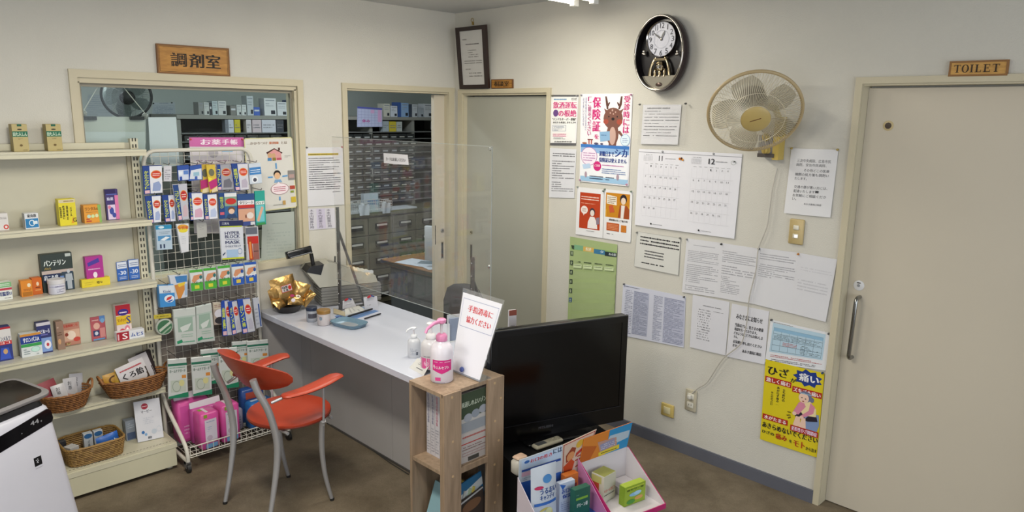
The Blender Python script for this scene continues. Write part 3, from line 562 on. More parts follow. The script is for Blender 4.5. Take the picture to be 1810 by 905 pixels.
def knee():
    star = [(.74+(.25 if i % 2 else .19)*math.cos(math.pi*i/9), .105+(.105 if i % 2 else .075)*math.sin(math.pi*i/9)) for i in range(18)]
    it = [('p', star, '#203a86'), ('T', .06, .06, .42, .17, K, 'ひざ'), ('T', .46, .145, .56, .195, K, 'が'), ('T', .60, .055, .92, .15, '#f0f0f0', '痛い'),
          ('r', .02, .20, .48, .27, RD), ('T', .04, .21, .46, .262, '#f0e8e8', '激しく痛む'), ('r', .50, .235, .99, .305, RD), ('T', .52, .245, .97, .297, '#f0e8e8', 'ズキズキ痛い'),
          ('V', .34, .30, .385, .46, K, '立ち座りの'), ('V', .24, .29, .285, .52, K, 'あがらず痛み…'), ('V', .14, .37, .18, .54, K, '歩くのがつらい'),
          ('e', .72, .54, .0, .0, K),
          ('p', [(.72,.62),(.78,.50),(.97,.50),(.99,.62),(.96,.70),(.76,.70)], '#7f95bd'), ('p', [(.56,.56),(.66,.50),(.92,.49),(.96,.58),(.80,.61),(.60,.60)], '#2b2430'), ('p', [(.60,.58),(.67,.58),(.68,.69),(.58,.71),(.56,.69)], '#ecc9b4'), ('p', [(.70,.58),(.76,.58),(.78,.70),(.66,.72),(.66,.70)], '#ecc9b4'),
          ('p', [(.66,.40),(.80,.36),(.92,.44),(.93,.53),(.72,.55),(.66,.50)], '#ecd9a6'), ('p', [(.63,.41),(.70,.38),(.75,.44),(.64,.555),(.56,.56),(.55,.53)], '#d88aa2'), ('p', [(.82,.38),(.90,.42),(.88,.50),(.72,.58),(.68,.56),(.80,.48)], '#d88aa2'), ('e', .57, .555, .035, .022, '#ecc9b4'), ('e', .695, .58, .035, .02, '#ecc9b4'),
          ('e', .73, .325, .105, .065, '#6e7390'), ('e', .705, .345, .085, .06, '#ecc9b4'), ('e', .84, .345, .035, .03, '#6e7390'), ('e', .675, .345, .012, .006, K), ('e', .735, .35, .012, .006, K), ('e', .70, .385, .016, .008, '#a0503f'), ('r', .63, .287, .83, .297, '#8fb0c8'),
          ('p', [(.44,.555),(.50,.55),(.52,.56),(.46,.565)], '#6a5a1a'), ('p', [(.43,.60),(.49,.585),(.52,.59),(.45,.61)], '#6a5a1a'), ('p', [(.46,.63),(.51,.605),(.52,.615),(.48,.64)], '#6a5a1a'),
          ('r', .02, .665, .47, .73, RD), ('T', .05, .675, .44, .722, '#f0e8e8', '水がたまる'), ('r', .52, .70, .99, .77, RD), ('T', .54, .71, .97, .76, '#e8d8f0', '変形性ひざ関節症'),
          ('T', .03, .765, .99, .835, K, 'あきらめないでください'), ('T', .03, .865, .25, .905, K, 'ひざの'), ('T', .28, .855, .48, .925, RD, '痛み'), ('T', .52, .885, .57, .92, K, 'を'), ('T', .60, .87, .79, .945, RD, 'モト'), ('T', .81, .905, .99, .95, K, 'から治す')]
    sheet('knee_pain_poster', 'bright yellow poster about knee pain with a crouching person', 'poster', 'W5', [(75,306),(412,388),(368,868),(44,762)], 'x', .006, it, col='#dcc91e', bow=.002, step=.00005, pins=((.97, .0, '#2a4a6a'),))
knee()
sheet('hospital_notice', 'white prescription notice of grey characters pinned above the light switch', 'notice', 'W6', [(168,95),(525,106),(466,622),(112,588)], 'x', .004,
      [('t', .16, .155, .88, .205, '#5d5d62', '三次中央病院、広島市民'), ('t', .15, .22, .80, .265, '#5d5d62', '病院、安佐市民病院、'), ('t', .33, .30, .87, .345, '#5d5d62', 'その他どこの医療'), ('t', .15, .365, .87, .41, '#5d5d62', '機関の処方箋も調剤い'), ('t', .15, .43, .42, .47, '#5d5d62', 'たします。'),
       ('t', .16, .555, .87, .60, '#5d5d62', '交通の便が悪い方には、'), ('t', .16, .62, .62, .665, '#5d5d62', '配達いたします'), ('r', .63, .62, .70, .655, '#4a4a4e'), ('t', .15, .685, .86, .73, '#5d5d62', 'お気軽にご相談くださ'), ('t', .15, .745, .24, .785, '#5d5d62', 'い。'), ('t', .42, .815, .79, .845, '#66666a', 'あおき薬局口和店')],
      col='#e2e2e4', bow=.004, pins=((.01, .0, '#a8924a'), (.99, .0, '#a8924a')))

# switches and sockets
def plate(name, label, cat, zoom, pts, col, kind, dep=.012):
    q = [hx(P(zoom, *p), -dep) for p in pts]; c = (q[0]+q[1]+q[2]+q[3])/4; wd = (abs(q[1].y-q[0].y)+abs(q[2].y-q[3].y))/2; ht = (q[0].z-q[3].z+q[1].z-q[2].z)/2
    X = frame((0, c.y, c.z), (0, -1, 0), (-1, 0, 0)); b = MB(X); pm = M(col, .4)
    b.rbox((-wd/2, -ht/2, .0005), (wd/2, ht/2, dep), .006, pm); o = tag(b.build(name, None, 50), label, cat)
    if kind == 'switch':
        b = MB(X); b.rbox((-wd*.2, ht*.08, dep), (wd*.18, ht*.26, dep+.004), .003, M('#e0dccb', .35)); b.build('rocker', o, 50)
        b = MB(X); b.rbox((-wd*.2, -ht*.26, dep), (wd*.18, -ht*.08, dep+.003), .003, M('#d8d3c2', .35)); b.build('rocker', o, 50)
        b = MB(X); b.box((-wd*.06, -ht*.22, dep+.003), (wd*.14, -ht*.12, dep+.0036), emit('#fff8ee', 1.2)); b.build('indicator_lamp', o)
    elif kind == 'outlet':
        for s in (1, -1):
            b = MB(X); b.rbox((-wd*.28, s*ht*.2-ht*.13, dep), (wd*.28, s*ht*.2+ht*.13, dep+.002), .004, M('#d8d4c6', .35)); f = b.build('socket', o, 50)
            for k in (-1, 1): b = MB(X); b.box((k*wd*.1-.0012, s*ht*.2-.004, dep+.002), (k*wd*.1+.0012, s*ht*.2+.005, dep+.0023), DARK); b.build('slot', f)
    else:
        b = MB(X); b.rbox((-wd*.26, -ht*.26, dep), (wd*.26, ht*.26, dep+.002), .003, M('#d6cba0', .35)); b.build('blank_insert', o, 50)
    return o, X, wd, ht
plate('light_switch', 'beige double light switch plate on the wall between notice and toilet door', 'switch', 'W6', [(160,632),(268,640),(248,832),(134,820)], '#c0ab78', 'switch')
so, SX, sw_, sh_ = plate('power_outlet', 'grey beige double outlet with the fan cable plugged in', 'outlet', 'W8', [(360,260),(420,268),(414,384),(354,370)], '#b8b09a', 'outlet')
plate('blank_wall_plate', 'yellow beige blank plate low on the wall beside the outlet', 'wall plate', 'W8', [(232,330),(298,348),(296,414),(230,396)], '#c9b168', 'blank')

# ---- oval pendulum clock
def clock():
    X0 = -.075; px = lambda x, y, X=X0: hx(P('A4', x, y), X)
    c = px(300, 475); ry_ = abs(px(552, 425).y-px(46, 555).y)/2; rz_ = (px(330, 82).z-px(262, 868).z)/2
    t = thing('wall_clock', 'large oval pendulum clock with dark chrome case on the wall', 'clock', (0, c.y, c.z-rz_))
    F0 = frame((0, c.y, c.z), (0, -1, 0), (-1, 0, 0)); n = 48
    case = M('#3b3135', .22, .55, var=.1); chrome = M('#b9b3ac', .12, 1, var=0)
    prof = [(.90, .0), (.98, .02), (1.0, .045), (.985, .066), (.95, .075)]
    b = MB(F0); b.loft([[(ry_*r*math.cos(2*math.pi*k/n), rz_*r*math.sin(2*math.pi*k/n), z) for k in range(n)] for r, z in prof]+[[(ry_*.93*math.cos(2*math.pi*k/n), rz_*.94*math.sin(2*math.pi*k/n), .068) for k in range(n)]], case, caps=False); b.build('case', t, 50)
    b = MB(F0); b.tube([(ry_*.945*math.cos(2*math.pi*k/n), rz_*.955*math.sin(2*math.pi*k/n), .0735) for k in range(n)], .006, chrome, 8, True); b.build('chrome_rim', t, 60)
    b = MB(F0); b.loft([[(ry_*r*math.cos(2*math.pi*k/n), rz_*r*math.sin(2*math.pi*k/n), z) for k in range(n)] for r, z in ((.94, .068), (.88, .03), (.01, .03))], M('#141114', .3), caps=False); b.build('backplate', t, 50)
    dc = px(333, 335, -.055); du = c.y-dc.y; dv = dc.z-c.z; dr = (px(333, 150, -.055).z-px(318, 520, -.055).z)/2
    D = F0 @ Matrix.Translation((du, dv, 0))
    b = MB(D); b.lathe([(dr*.985, .03), (dr*1.0, .05), (dr*.97, .062), (dr*.92, .056)], chrome, 40, caps=False); b.build('dial_ring', t, 50)
    b = MB(D); b.lathe([(dr*.95, .05), (dr*.94, .052), (.0005, .052)], M('#c4c6d2', .35, var=.02), 40); d = b.build('dial', t, 40)
    b = MB(D); mp = lambda u, v, e: (u, -v, .0525+e)
    it = []
    for h in range(1, 13):
        a = math.pi/2-h*math.pi/6; x = dr*.74*math.cos(a); y = -dr*.74*math.sin(a); s = str(h); wd = {1: .0028, 11: .0075, 10: .0125, 12: .0125}.get(h, .0085)
        it.append(('t', x-wd, y-.0135, x+wd, y+.0135, '#33343c', s))
    it.append(('o', 0, 0, dr*.5, dr*.5, '#9a9caa', .03)); draw(b, mp, it); b.build('numerals', d)
    for nm, ang, ln, wd in (('hour_hand', math.radians(65), .5, .006), ('minute_hand', math.radians(145), .62, .0045)):
        b = MB(D); ca, sa = math.cos(ang), math.sin(ang); L = dr*ln
        pt = lambda a, o: (ca*a-sa*o, sa*a+ca*o)
        b.prism([pt(-.008, -wd*.6), pt(L*.6, -wd), pt(L, -.0005), pt(L, .0005), pt(L*.6, wd), pt(-.008, wd*.6)], .0545, .0555, M('#1d1d22', .3)); b.build(nm, t)
    b = MB(D); b.lathe([(.005, .054), (.005, .058), (.001, .059)], chrome, 12); b.build('hand_hub', t, 40)
    gold = M('#b8a88a', .15, 1, var=.1); silver = M('#cfcac2', .12, 1, var=0)
    # side ornaments, columns, rotating pendulum and base
    for x, y in ((160, 470), (495, 470)):
        p = px(x, y, -.05); b = MB(F0 @ Matrix.Translation((c.y-p.y, p.z-c.z, .05)))
        for k, (ox, oy, r) in enumerate(((0, .006, .010), (.004, -.008, .009), (-.004, -.006, .008))):
            b.X = F0 @ Matrix.Translation((c.y-p.y+ox*(1 if x < 300 else -1), p.z-c.z+oy, .05)); b.lathe([(.001, -r)]+[(r*math.cos(a), r*math.sin(a)) for a in (-1.1, -.6, 0, .6, 1.1)]+[(.001, r)], silver, 12)
        b.build('side_ornament', t, 60)
    for s in (-1, 1):
        b = MB(F0); top = c.z-dr*.9+dv
        pts = [(s*.028, dv-dr*.98, .05), (s*.045, dv-dr*1.25, .052), (s*.058, dv-dr*1.6, .052), (s*.062, dv-dr*1.98, .05)]
        b.tube(pts, [.004, .007, .009, .011], gold, 10); b.build('column', t, 60)
    b = MB(F0); b.box((-.04, dv-dr*1.16, .035), (.04, dv-dr*1.03, .056), gold); b.build('canopy', t)
    for k, (yy, r) in enumerate(((1.32, .022), (1.50, .027), (1.62, .02))):
        b = MB(F0 @ Matrix.Translation((0, dv-dr*yy, .048)) @ Matrix.Rotation(-math.pi/2, 4, 'X')); b.lathe([(.003, -.012), (r*.8, -.009), (r, 0), (r*.8, .009), (.003, .012)], silver if k % 2 else gold, 16); b.build('pendulum_ball', t, 50)
    for x in (-.03, .0, .03):
        b = MB(F0 @ Matrix.Translation((x, dv-dr*1.80, .05)) @ Matrix.Rotation(-math.pi/2, 4, 'X')); b.lathe([(.010, -.022), (.007, -.012), (.009, 0), (.005, .012), (.008, .016), (.001, .024)], gold, 12); b.build('bell', t, 50)
    b = MB(F0); zb = dv-dr*1.98
    lo = [(ry_*.9*math.sin(a), max(-rz_*.93, -rz_*.93*math.cos(a))) for a in [math.radians(-52+104*i/14) for i in range(15)]]
    b.prism([p for p in lo], .032, .052, M('#c2bcae', .18, .8)); b.build('base_plate', t)
    b = MB(F0 @ Matrix.Translation((0, -rz_*.80, .052))); b.lathe([(.001, .006), (.018, .004), (.022, 0)], M('#5a4a42', .3, .5), 16, 1, .5); b.build('emblem', t, 50)
clock()

# ---- wall fan
def wall_fan(t, cen, n, R, colring, colhub, colblade, colmot, wires, deep=.11):
    """head of a fan: guard, blades, hub; axis n points to the front"""
    F0 = frame(cen, Vector((0, 0, 1)).cross(n).normalized(), n)
    rm = M(colring, .4); wm = M(wires, .35, .2)
    b = MB(F0); b.torus(R, .008, rm, 56, 8); b.build('guard_ring', t, 60)
    b = MB(F0); nw = 104
    for k in range(nw):
        a = 2*math.pi*k/nw; pts = []
        for r, z in ((.30, .060), (.6, .055), (.85, .035), (1, 0)):
            aa = a+.35*(1-r); pts.append((R*r*math.cos(aa), R*r*math.sin(aa), z))
        b.tube(pts, .0013, wm, 3)
    for r, z in ((.62, .0545), (.32, .060)): b.torus(R*r, .0012, wm, 40, 4, z)
    b.build('front_guard', t, 0, 'stuff')
    b = MB(F0)
    for k in range(48):
        a = 2*math.pi*k/48; b.tube([(R*math.cos(a), R*math.sin(a), 0), (R*.85*math.cos(a), R*.85*math.sin(a), -.05), (R*.3*math.cos(a), R*.3*math.sin(a), -.065)], .0009, wm, 3)
    b.build('rear_guard', t, 0, 'stuff')
    b = MB(F0); b.lathe([(R*.31, .050), (R*.315, .062), (R*.26, .070), (.001, .073)], M(colhub, .4), 28); h = b.build('hub_cap', t, 50)
    bm = clear('fan_blade_'+colblade, lin(colblade), .05, .4, .2, lin('#a8a294' if colblade == '#e0dccf' else '#7d8686'))
    for k in range(5):
        a0 = 2*math.pi*k/5+.5; b = MB(F0); rows = []
        for i in range(7):
            r = R*(.16+.76*i/6); wdt = .20+.36*math.sin(math.pi*min(1, .15+i/6*.8)); z0 = .012; row = []
            for j in range(6):
                s = j/5-.5; row.append((r*math.cos(a0+s*wdt*2.0+.25*i/6), r*math.sin(a0+s*wdt*2.0+.25*i/6), z0+s*.045*(1-.4*i/6)))
            rows.append(row)
        b.loft(rows, bm, caps=False, closed=False); b.build('blade', t, 60)
    b = MB(F0); b.lathe([(R*.2, .02), (R*.2, -.02), (R*.10, -.03)], bm, 20); b.build('blade_hub', t, 50)
    b = MB(F0); b.lathe([(.001, -.17), (R*.2, -.165), (R*.30, -.13), (R*.32, -.07), (R*.28, -.045), (.02, -.045)], M(colmot, .45), 24); b.build('motor_housing', t, 50)
    return F0, h
n = Vector((-.70, -.483, -.523)).normalized(); fc = hx((1334, 198), -.27)
t = thing('wall_fan', 'beige wall mounted fan with round wire guard and pull box', 'fan', (0, fc.y, fc.z-.35))
F0, hub = wall_fan(t, fc, n, .203, '#b5a078', '#bfa768', '#e0dccf', '#8f887c', '#d9d0b8')
b = MB(F0); b.add([(-.026, -.008, .0735), (.02, .010, .0735), (.021, .014, .0735), (-.025, -.004, .0735)], [(0, 1, 2, 3)], ink('#6a3f2a')); b.build('maker_name', hub)
px = lambda x, y, X: hx(P('A5', x, y), X)
a = px(725, 560, -.05); c = px(735, 868, -.05); wd = abs(px(690, 800, -.05).y-px(748, 800, -.05).y)
b = MB(); b.box((-.062, a.y-wd/2, c.z), (-.002, a.y+wd/2, a.z+.05), M('#c3a956', .4)); b.build('wall_bracket', t)
b = MB(); b.tube([(-.04, a.y, a.z+.03), (-.09, (a.y+fc.y)/2, fc.z+.02), Vector(fc)-n*.10], .016, M('#b8a468', .4), 10); b.build('pivot_arm', t, 50)
q = [px(540, 690, -.06), px(690, 700, -.06), px(680, 862, -.06), px(532, 838, -.06)]
y0, y1 = max(q[0].y, q[3].y), min(q[1].y, q[2].y); z0, z1 = q[3].z, q[0].z
b = MB(frame((0, (y0+y1)/2, z0), (0, -1, 0))); hw = abs(y0-y1)/2; b.rbox((-hw, .0, 0), (hw, .06, z1-z0+.03), .006, M('#8f8c8c', .35, .3)); b.X = Matrix()
b = MB(); b.box((-.06, y1, z0), (-.002, y0, z1+.03), M('#8f8c8c', .35, .3)); b.box((-.066, y1, z0), (-.06, y0, z0+.018), M('#57504c', .4)); b.build('control_box', t)
for yy, rr in ((775, .017), (652, .015)):
    p = px(607, yy, -.06); b = MB(frame((-.06, p.y, p.z), (0, -1, 0), (-1, 0, 0))); b.lathe([(rr*1.35, 0), (rr*1.3, .003), (rr, .004), (rr*.9, .018), (.001, .019)], M('#c0a75c', .4), 20); b.box((-.002, -rr*.9, .018), (.002, rr*.9, .021), M('#a38c48', .4)); b.build('dial_knob', t, 50)
pts = [(335, 92), (326, 130), (318, 165), (309, 230), (299, 292), (272, 360), (266, 400), (262, 440), (240, 530), (233, 600), (224, 650), (208, 692), (150, 740), (110, 800), (92, 824), (66, 840), (44, 858)]
path = []
for i, p in enumerate(pts): path.append(hx(P('A6', *p), -.014-.010*math.sin(math.pi*i/16)))
def smooth_path(p, k=4):
    out = []
    for i in range(len(p)-1):
        a, b, c, d = p[max(i-1, 0)], p[i], p[i+1], p[min(i+2, len(p)-1)]
        for j in range(k):
            s = j/k; out.append(.5*((2*b)+(c-a)*s+(2*a-5*b+4*c-d)*s*s+(3*b-a-3*c+d)*s**3))
    return out+[p[-1]]
b = MB(); b.tube(smooth_path(path), .0032, M('#b9b4aa', .45), 6); tag(b.build('fan_cable', None, 60), 'grey cable hanging from the wall fan down to the outlet', 'cable')
b = MB(SX); b.rbox((-.011, sh_*.2-.012, .0145), (.011, sh_*.2+.012, .034), .004, M('#cfcbc0', .4)); tag(b.build('power_plug', None, 50), 'white plug at the end of the fan cable in the outlet', 'plug')

# ------------------------------------------------------------------ dispensary behind the back wall
GREY = M('#8b8b84', .5, var=.06); GREYD = M('#5e5f5b', .5, var=.06); CABG = M('#6a6858', .5, var=.10)
CY, UY = 1.50, 1.78         # faces of the low drawer cabinets and of the tall medicine shelves
def card_drawers():
    t = thing('drawer_cabinet', 'grey green steel card drawer cabinet seen through the dispensary doorway', 'cabinet', (.3, CY+.2, 0))
    b = MB(); b.box((-1.25, CY+.012, .06), (1.5, YB-.02, .945), GREYD); b.box((-1.25, CY+.03, 0), (1.5, YB-.04, .06), DARK); b.build('carcass', t)
    b = MB(); b.box((-1.27, CY-.02, .945), (1.52, YB-.005, .975), M('#62634f', .4, var=.06)); b.build('worktop', t)
    x0 = hy(P('Y2', 225, 300), CY).x; pitch = hy(P('Y2', 388, 300), CY).x-x0; zt = hy(P('Y2', 308, 200), CY).z; zp = (hy(P('Y2', 308, 290), CY).z-hy(P('Y2', 308, 520), CY).z)/2
    db = MB(); db.rbox((.004, -.016, .004), (pitch-.004, .012, zp-.004), .004, CABG)
    proto = None; hp = None; lp = None
    for c in range(-4, 5):
        for r in range(5):
            z0 = .93-(r+1)*zp
            if z0 < .06: continue
            if proto is None:
                db.X = Matrix(); o = db.build('drawer', t); proto = o
                hb = MB(); hb.box((pitch*.26, -.030, zp*.34), (pitch*.76, -.016, zp*.66), M('#171614', .4)); hb.box((pitch*.30, -.032, zp*.51), (pitch*.72, -.030, zp*.62), M('#cfcfca', .5)); hp = hb
                hp = hb.build('label_handle', o); off = hp.location.copy()
                base = o.location.copy()-Vector((0, 0, 0))
            else:
                o = proto.copy(); sc.collection.objects.link(o); o.parent = t
                q = hp.copy(); sc.collection.objects.link(q); q.parent = o
            o.location = base+Vector((x0+c*pitch, CY, z0))
    return x0, pitch, zp
x0d, pit, zpd = card_drawers()
def tall_shelves():
    ZT = 1.825; XA, XB = -1.27, 1.55
    t = thing('medicine_shelving', 'tall dark grey medicine shelving full of small bins behind the doorway', 'shelving', (.2, UY+.1, .975))
    b = MB(); b.box((XA, YB-.04, .975), (XB, YB-.01, ZT), M('#3b3d3c', .6)); b.build('back_panel', t)
    b = MB(); b.box((XA, UY-.02, ZT-.03), (XB, YB-.005, ZT), GREY); b.build('top_board', t)
    for x in (XA, hy(P('Y1', 298, 400), UY).x-.02, .95, XB-.03):
        b = MB(); b.box((x, UY-.005, .975), (x+.032, YB-.04, ZT-.03), GREY); b.build('upright', t)
    # bins are shared meshes, each with a small label
    zs = [1.035+.066*i for i in range(11)]
    cols = ['#2a2c2c', '#35332f', '#242829', '#3a3b3a']; bw = .098
    protos = []
    for k in range(4):
        b = MB(); b.box((.003, -.008, .0), (bw-.003, .1, .045), M(cols[k], .5)); b.box((.02, -.0095, .012), (bw-.022, -.008, .026 if k % 2 else .021), M(['#b9bcba', '#9a9d9c', '#c6c4bb', '#a9aeb4'][k], .5)); protos.append(b)
    meshes = [None]*4
    for z in zs:
        b = MB(); b.box((XA+.03, UY-.012, z-.016), (XB-.03, YB-.04, z-.008), M('#6d6f6d', .45)); b.build('shelf_board', t)
    for r, z in enumerate(zs[:10]):
        x = -.30
        while x < .93:
            k = random.randrange(4)
            if meshes[k] is None:
                o = protos[k].build('medicine_bin', t); meshes[k] = (o, o.location.copy())
            else:
                o = meshes[k][0].copy(); sc.collection.objects.link(o); o.parent = t
            o.location = meshes[k][1]+Vector((x, UY, z-.008)); x += bw*random.choice((1, 1, 1, 1.06))
    for r, z in enumerate(zs[7:10]):
        x = XA+.05
        while x < -.42:
            k = random.randrange(4); o = meshes[k][0].copy(); sc.collection.objects.link(o); o.parent = t; o.location = meshes[k][1]+Vector((x, UY, z-.008)); x += bw*random.choice((1, 1, 1.06))
    return ZT
ZT = tall_shelves()
def plain_box(name, label, x0, x1, y, dp, z0, z1, col, items=(), group=None, top=None):
    return carton(name, label, Matrix.Translation((x0, y, z0)), x1-x0, dp, z1-z0, col, items, cat='box', group=group, top=top)
def top_box(zoom, xl, xr, yt, col, label, items=(), dp=.1, dy=0, group='medicine cartons on top of the dispensary shelving'):
    y = UY+.0+dy; a = hy(P(zoom, xl, yt), y); b = hy(P(zoom, xr, yt), y)
    plain_box('medicine_carton', label, a.x, b.x, y, dp, ZT, a.z, col, items, group)
LBL = [('r', .12, .1, .88, .16, '#8f969c'), ('l', .12, .25, .8, .5, '#9aa0a6', 2, .9), ('r', .55, .7, .9, .92, '#2d3038')]
for i, (xl, xr, yt, col, lab) in enumerate(((988,1025,495,'#8f918e','grey carton first in the row above the dispensary shelving'), (1028,1066,497,'#c5c8c4','short pale carton beside the grey one above the dispensary shelving'), (1070,1084,502,'#3b3d42','narrow dark carton between pale ones above the dispensary shelving'),
      (1088,1128,488,'#b7c4c6','greenish white carton above the dispensary shelving'), (1132,1190,487,'#c9ccca','wide pale carton above the dispensary shelving window end'), (1222,1262,520,'#7c7c78','low brown grey carton in the gap above the shelving'), (1266,1300,516,'#c0c4c2','low white carton with dark band above the shelving'), (1304,1336,515,'#ccd0ce','second low white carton above the shelving'),
      (1340,1386,450,'#b9c0c4','tall narrow white carton above the shelving'), (1392,1436,532,'#3f62b4','small blue carton above the shelving'), (1466,1552,466,'#d4d6d6','largest white carton with black code above the shelving'), (1562,1632,494,'#d0d2d4','squat white carton beside the largest one above the shelving'), (1640,1700,480,'#4b5f86','dark blue carton at the window edge above the shelving'))):
    top_box('Z7', xl, xr, yt, col, lab, LBL if i not in (2, 5, 9) else [('r', .1, .3, .9, .5, '#c9ccd0')])
for i, (xl, xr, yt, col, lab) in enumerate(((398,448,195,'#c8c8bc','cream carton above the bins in the doorway'), (456,508,212,'#ccd2dc','white carton with blue top above the bins in the doorway'), (512,536,184,'#3a5a9a','narrow deep blue carton above the bins in the doorway'), (540,598,190,'#8fb0d8','light blue carton above the bins in the doorway'),
      (604,624,200,'#3b4454','narrow dark carton above the bins in the doorway'), (628,668,200,'#c4cad0','white carton with black code above the bins in the doorway'), (676,718,228,'#aab2ba','pair of low greyish packs above the bins in the doorway'), (722,790,196,'#c9cdd2','wide white carton at the leaf edge above the bins in the doorway'))):
    top_box('Y1', xl, xr, yt, col, lab, LBL if i not in (2, 4) else [])
# cartons lying in the top compartment
for i, (zoom, xl, xr, yt, col, lab) in enumerate((('Z7',1182,1204,612,'#7a7f8a','slim grey carton in the top compartment of the shelving'), ('Z7',1206,1244,612,'#c6cad4','white carton in the top compartment of the shelving'), ('Z7',1250,1292,615,'#c4b62e','yellow carton in the top compartment behind the window'),
      ('Z7',1336,1372,612,'#cfc9cc','pinkish white carton in the top compartment'), ('Z7',1380,1445,615,'#c9b9bd','pale rose pack row in the top compartment'), ('Z7',1450,1550,615,'#c9c9d2','long pale lilac pack row in the top compartment'), ('Z7',1556,1608,625,'#3d4048','dark carton in the top compartment'),
      ('Y1',392,440,335,'#9fa9ae','grey carton behind the month planner'), ('Y1',444,498,338,'#c3b238','yellow carton in the doorway top compartment'), ('Y1',502,546,340,'#b2b8b4','pale green carton in the doorway top compartment'))):
    y = UY-.016; a = hy(P(zoom, xl, yt), y); c = hy(P(zoom, xr, yt), y); plain_box('shelf_carton', lab, a.x, c.x, y, .06, 1.687, min(a.z, 1.79), col, [('l', .1, .3, .9, .7, '#77777c', 2, .8)], 'cartons in the top compartment')
sheet('month_planner', 'lilac month planner grid with pink days hung before the medicine shelving', 'planner', 'Y1', [(188,218),(386,232),(388,380),(186,382)], 'y', UY-.03,
      [('r', 0, 0, 1, .09, '#5a5fa8'), ('g', .03, .1, .97, .97, '#8a90bc', 7, 6, .008, .01), ('r', .82, .1, .97, .75, '#cfa6cc'), ('r', .53, .12, .68, .3, '#cfa6cc'), ('T', .2, .62, .5, .78, '#b04a90', '休み')], col='#b9bedb', bow=0)
sheet('shield_note', 'small white handwritten note stuck crooked on the clear counter shield', 'note', 'Y1', [(396,590),(590,605),(600,686),(402,672)], 'x', 1.178, [('T', .1, .38, .9, .72, '#4a4a4e', 'カードはお返しください')], col='#dcdce0', bow=.001)
sheet('leaf_edge_note', 'small white slip beside the sliding leaf before the shelving', 'note', 'Y1', [(778,336),(800,338),(800,404),(776,400)], 'y', UY-.05, col='#dcdce0', bow=0)
sheet('wall_document', 'printed table sheet pinned on the dispensary wall beside the fan', 'notice', 'A8', [(735,235),(955,232),(965,380),(728,375)], 'y', YB-.004, [('l', .3, .0, .7, .08, '#77828c', 1, .9), ('g', .05, .2, .95, .95, '#9aa6b4', 5, 6, .01, .012), ('l', .08, .25, .9, .9, '#8a97a6', 7, .8)], col='#b9c2c8', bow=0, pins=((.03, .05, '#22262a'), (.86, .02, '#22262a')))
sheet('lined_document', 'grey lined document pinned on the dispensary wall behind the fan', 'notice', 'A8', [(90,150),(330,160),(330,372),(60,368)], 'y', YB-.004, [('l', .05, .08, .95, .95, '#98a2a8', 9, .97)], col='#a9b2b6', bow=0)
# white wire baskets with cloths and paper on the worktop
def wire_basket(label, xa, xb, ya, yb, z, h, col='#c6ced0'):
    b = MB(); m = M(col, .4); nx = int((xb-xa)/.02); ny = int((yb-ya)/.03)
    for k in range(5):
        zz = z+.004+h*k/4; b.tube([(xa, ya, zz), (xb, ya, zz), (xb, yb, zz), (xa, yb, zz)], .003 if k == 4 else .002, m, 4, True)
    for i in range(nx+1):
        x = xa+(xb-xa)*i/nx; b.tube([(x, ya, z+h), (x, ya, z+.004), (x, yb, z+.004), (x, yb, z+h)], .0018, m, 4)
    for j in range(1, ny):
        y = ya+(yb-ya)*j/ny; b.tube([(xa, y, z+h), (xa, y, z+.004), (xb, y, z+.004), (xb, y, z+h)], .0018, m, 4)
    return tag(b.build('wire_basket'), label, 'basket')
a = hy(P('Y2', 108, 200), CY); c = hy(P('Y2', 385, 190), CY)
wire_basket('white mesh basket on the drawer cabinet worktop', a.x-.1, c.x, CY-.01, CY+.2, .976, .085)
def cloth(label, zoom, xl, xr, yt, yb_, Y, col):
    p = hy(P(zoom, xl, yt), Y); q = hy(P(zoom, xr, yt), Y); zb = hy(P(zoom, xl, yb_), Y).z; b = MB(); rows = []
    for i in range(9):
        s = i/8; row = []
        for j in range(7):
            u = j/6; w_ = .006*math.sin(9*u+3*s)
            if s < .45: row.append((p.x+(q.x-p.x)*u, Y-.012+w_*.3, p.z+.010+.006*math.sin(5*u)))
            else: row.append((p.x+(q.x-p.x)*(u+.05*(s-.45)), Y-.012+w_, p.z+.008+(zb-p.z)*(s-.45)/.55))
        rows.append(row)
    b.loft(rows, M(col, .8, var=.05), caps=False, closed=False); tag(b.build('folded_cloth', None, 80), label, 'cloth')
cloth('white cloth hanging over the front of the mesh basket', 'Y2', 165, 228, 165, 238, CY-.03, '#b9c4cc')
cloth('second smaller cloth hanging beside the cupboard paper', 'Y2', 318, 368, 150, 222, CY-.03, '#b4bec6')
a = hy(P('Y2', 385, 190), CY-.01); c = hy(P('Y2', 556, 172), CY-.01)
b = MB(); b.rbox((a.x, CY-.01, .976), (c.x, CY+.17, .990), .004, M('#c9d0d6', .6)); tag(b.build('paper_stack'), 'stack of white paper on the drawer cabinet worktop', 'paper')
a = hy(P('Y2', 262, 90), CY+.06); c = hy(P('Y2', 360, 125), CY+.06)
carton('blue_white_pack', 'white and blue pack behind the mesh basket', Matrix.Translation((a.x, CY+.215, .975)), c.x-a.x, .05, a.z-.985, '#b9c6d2', [('r', .25, .45, 1, .75, '#3a6aa8')], cat='pack')

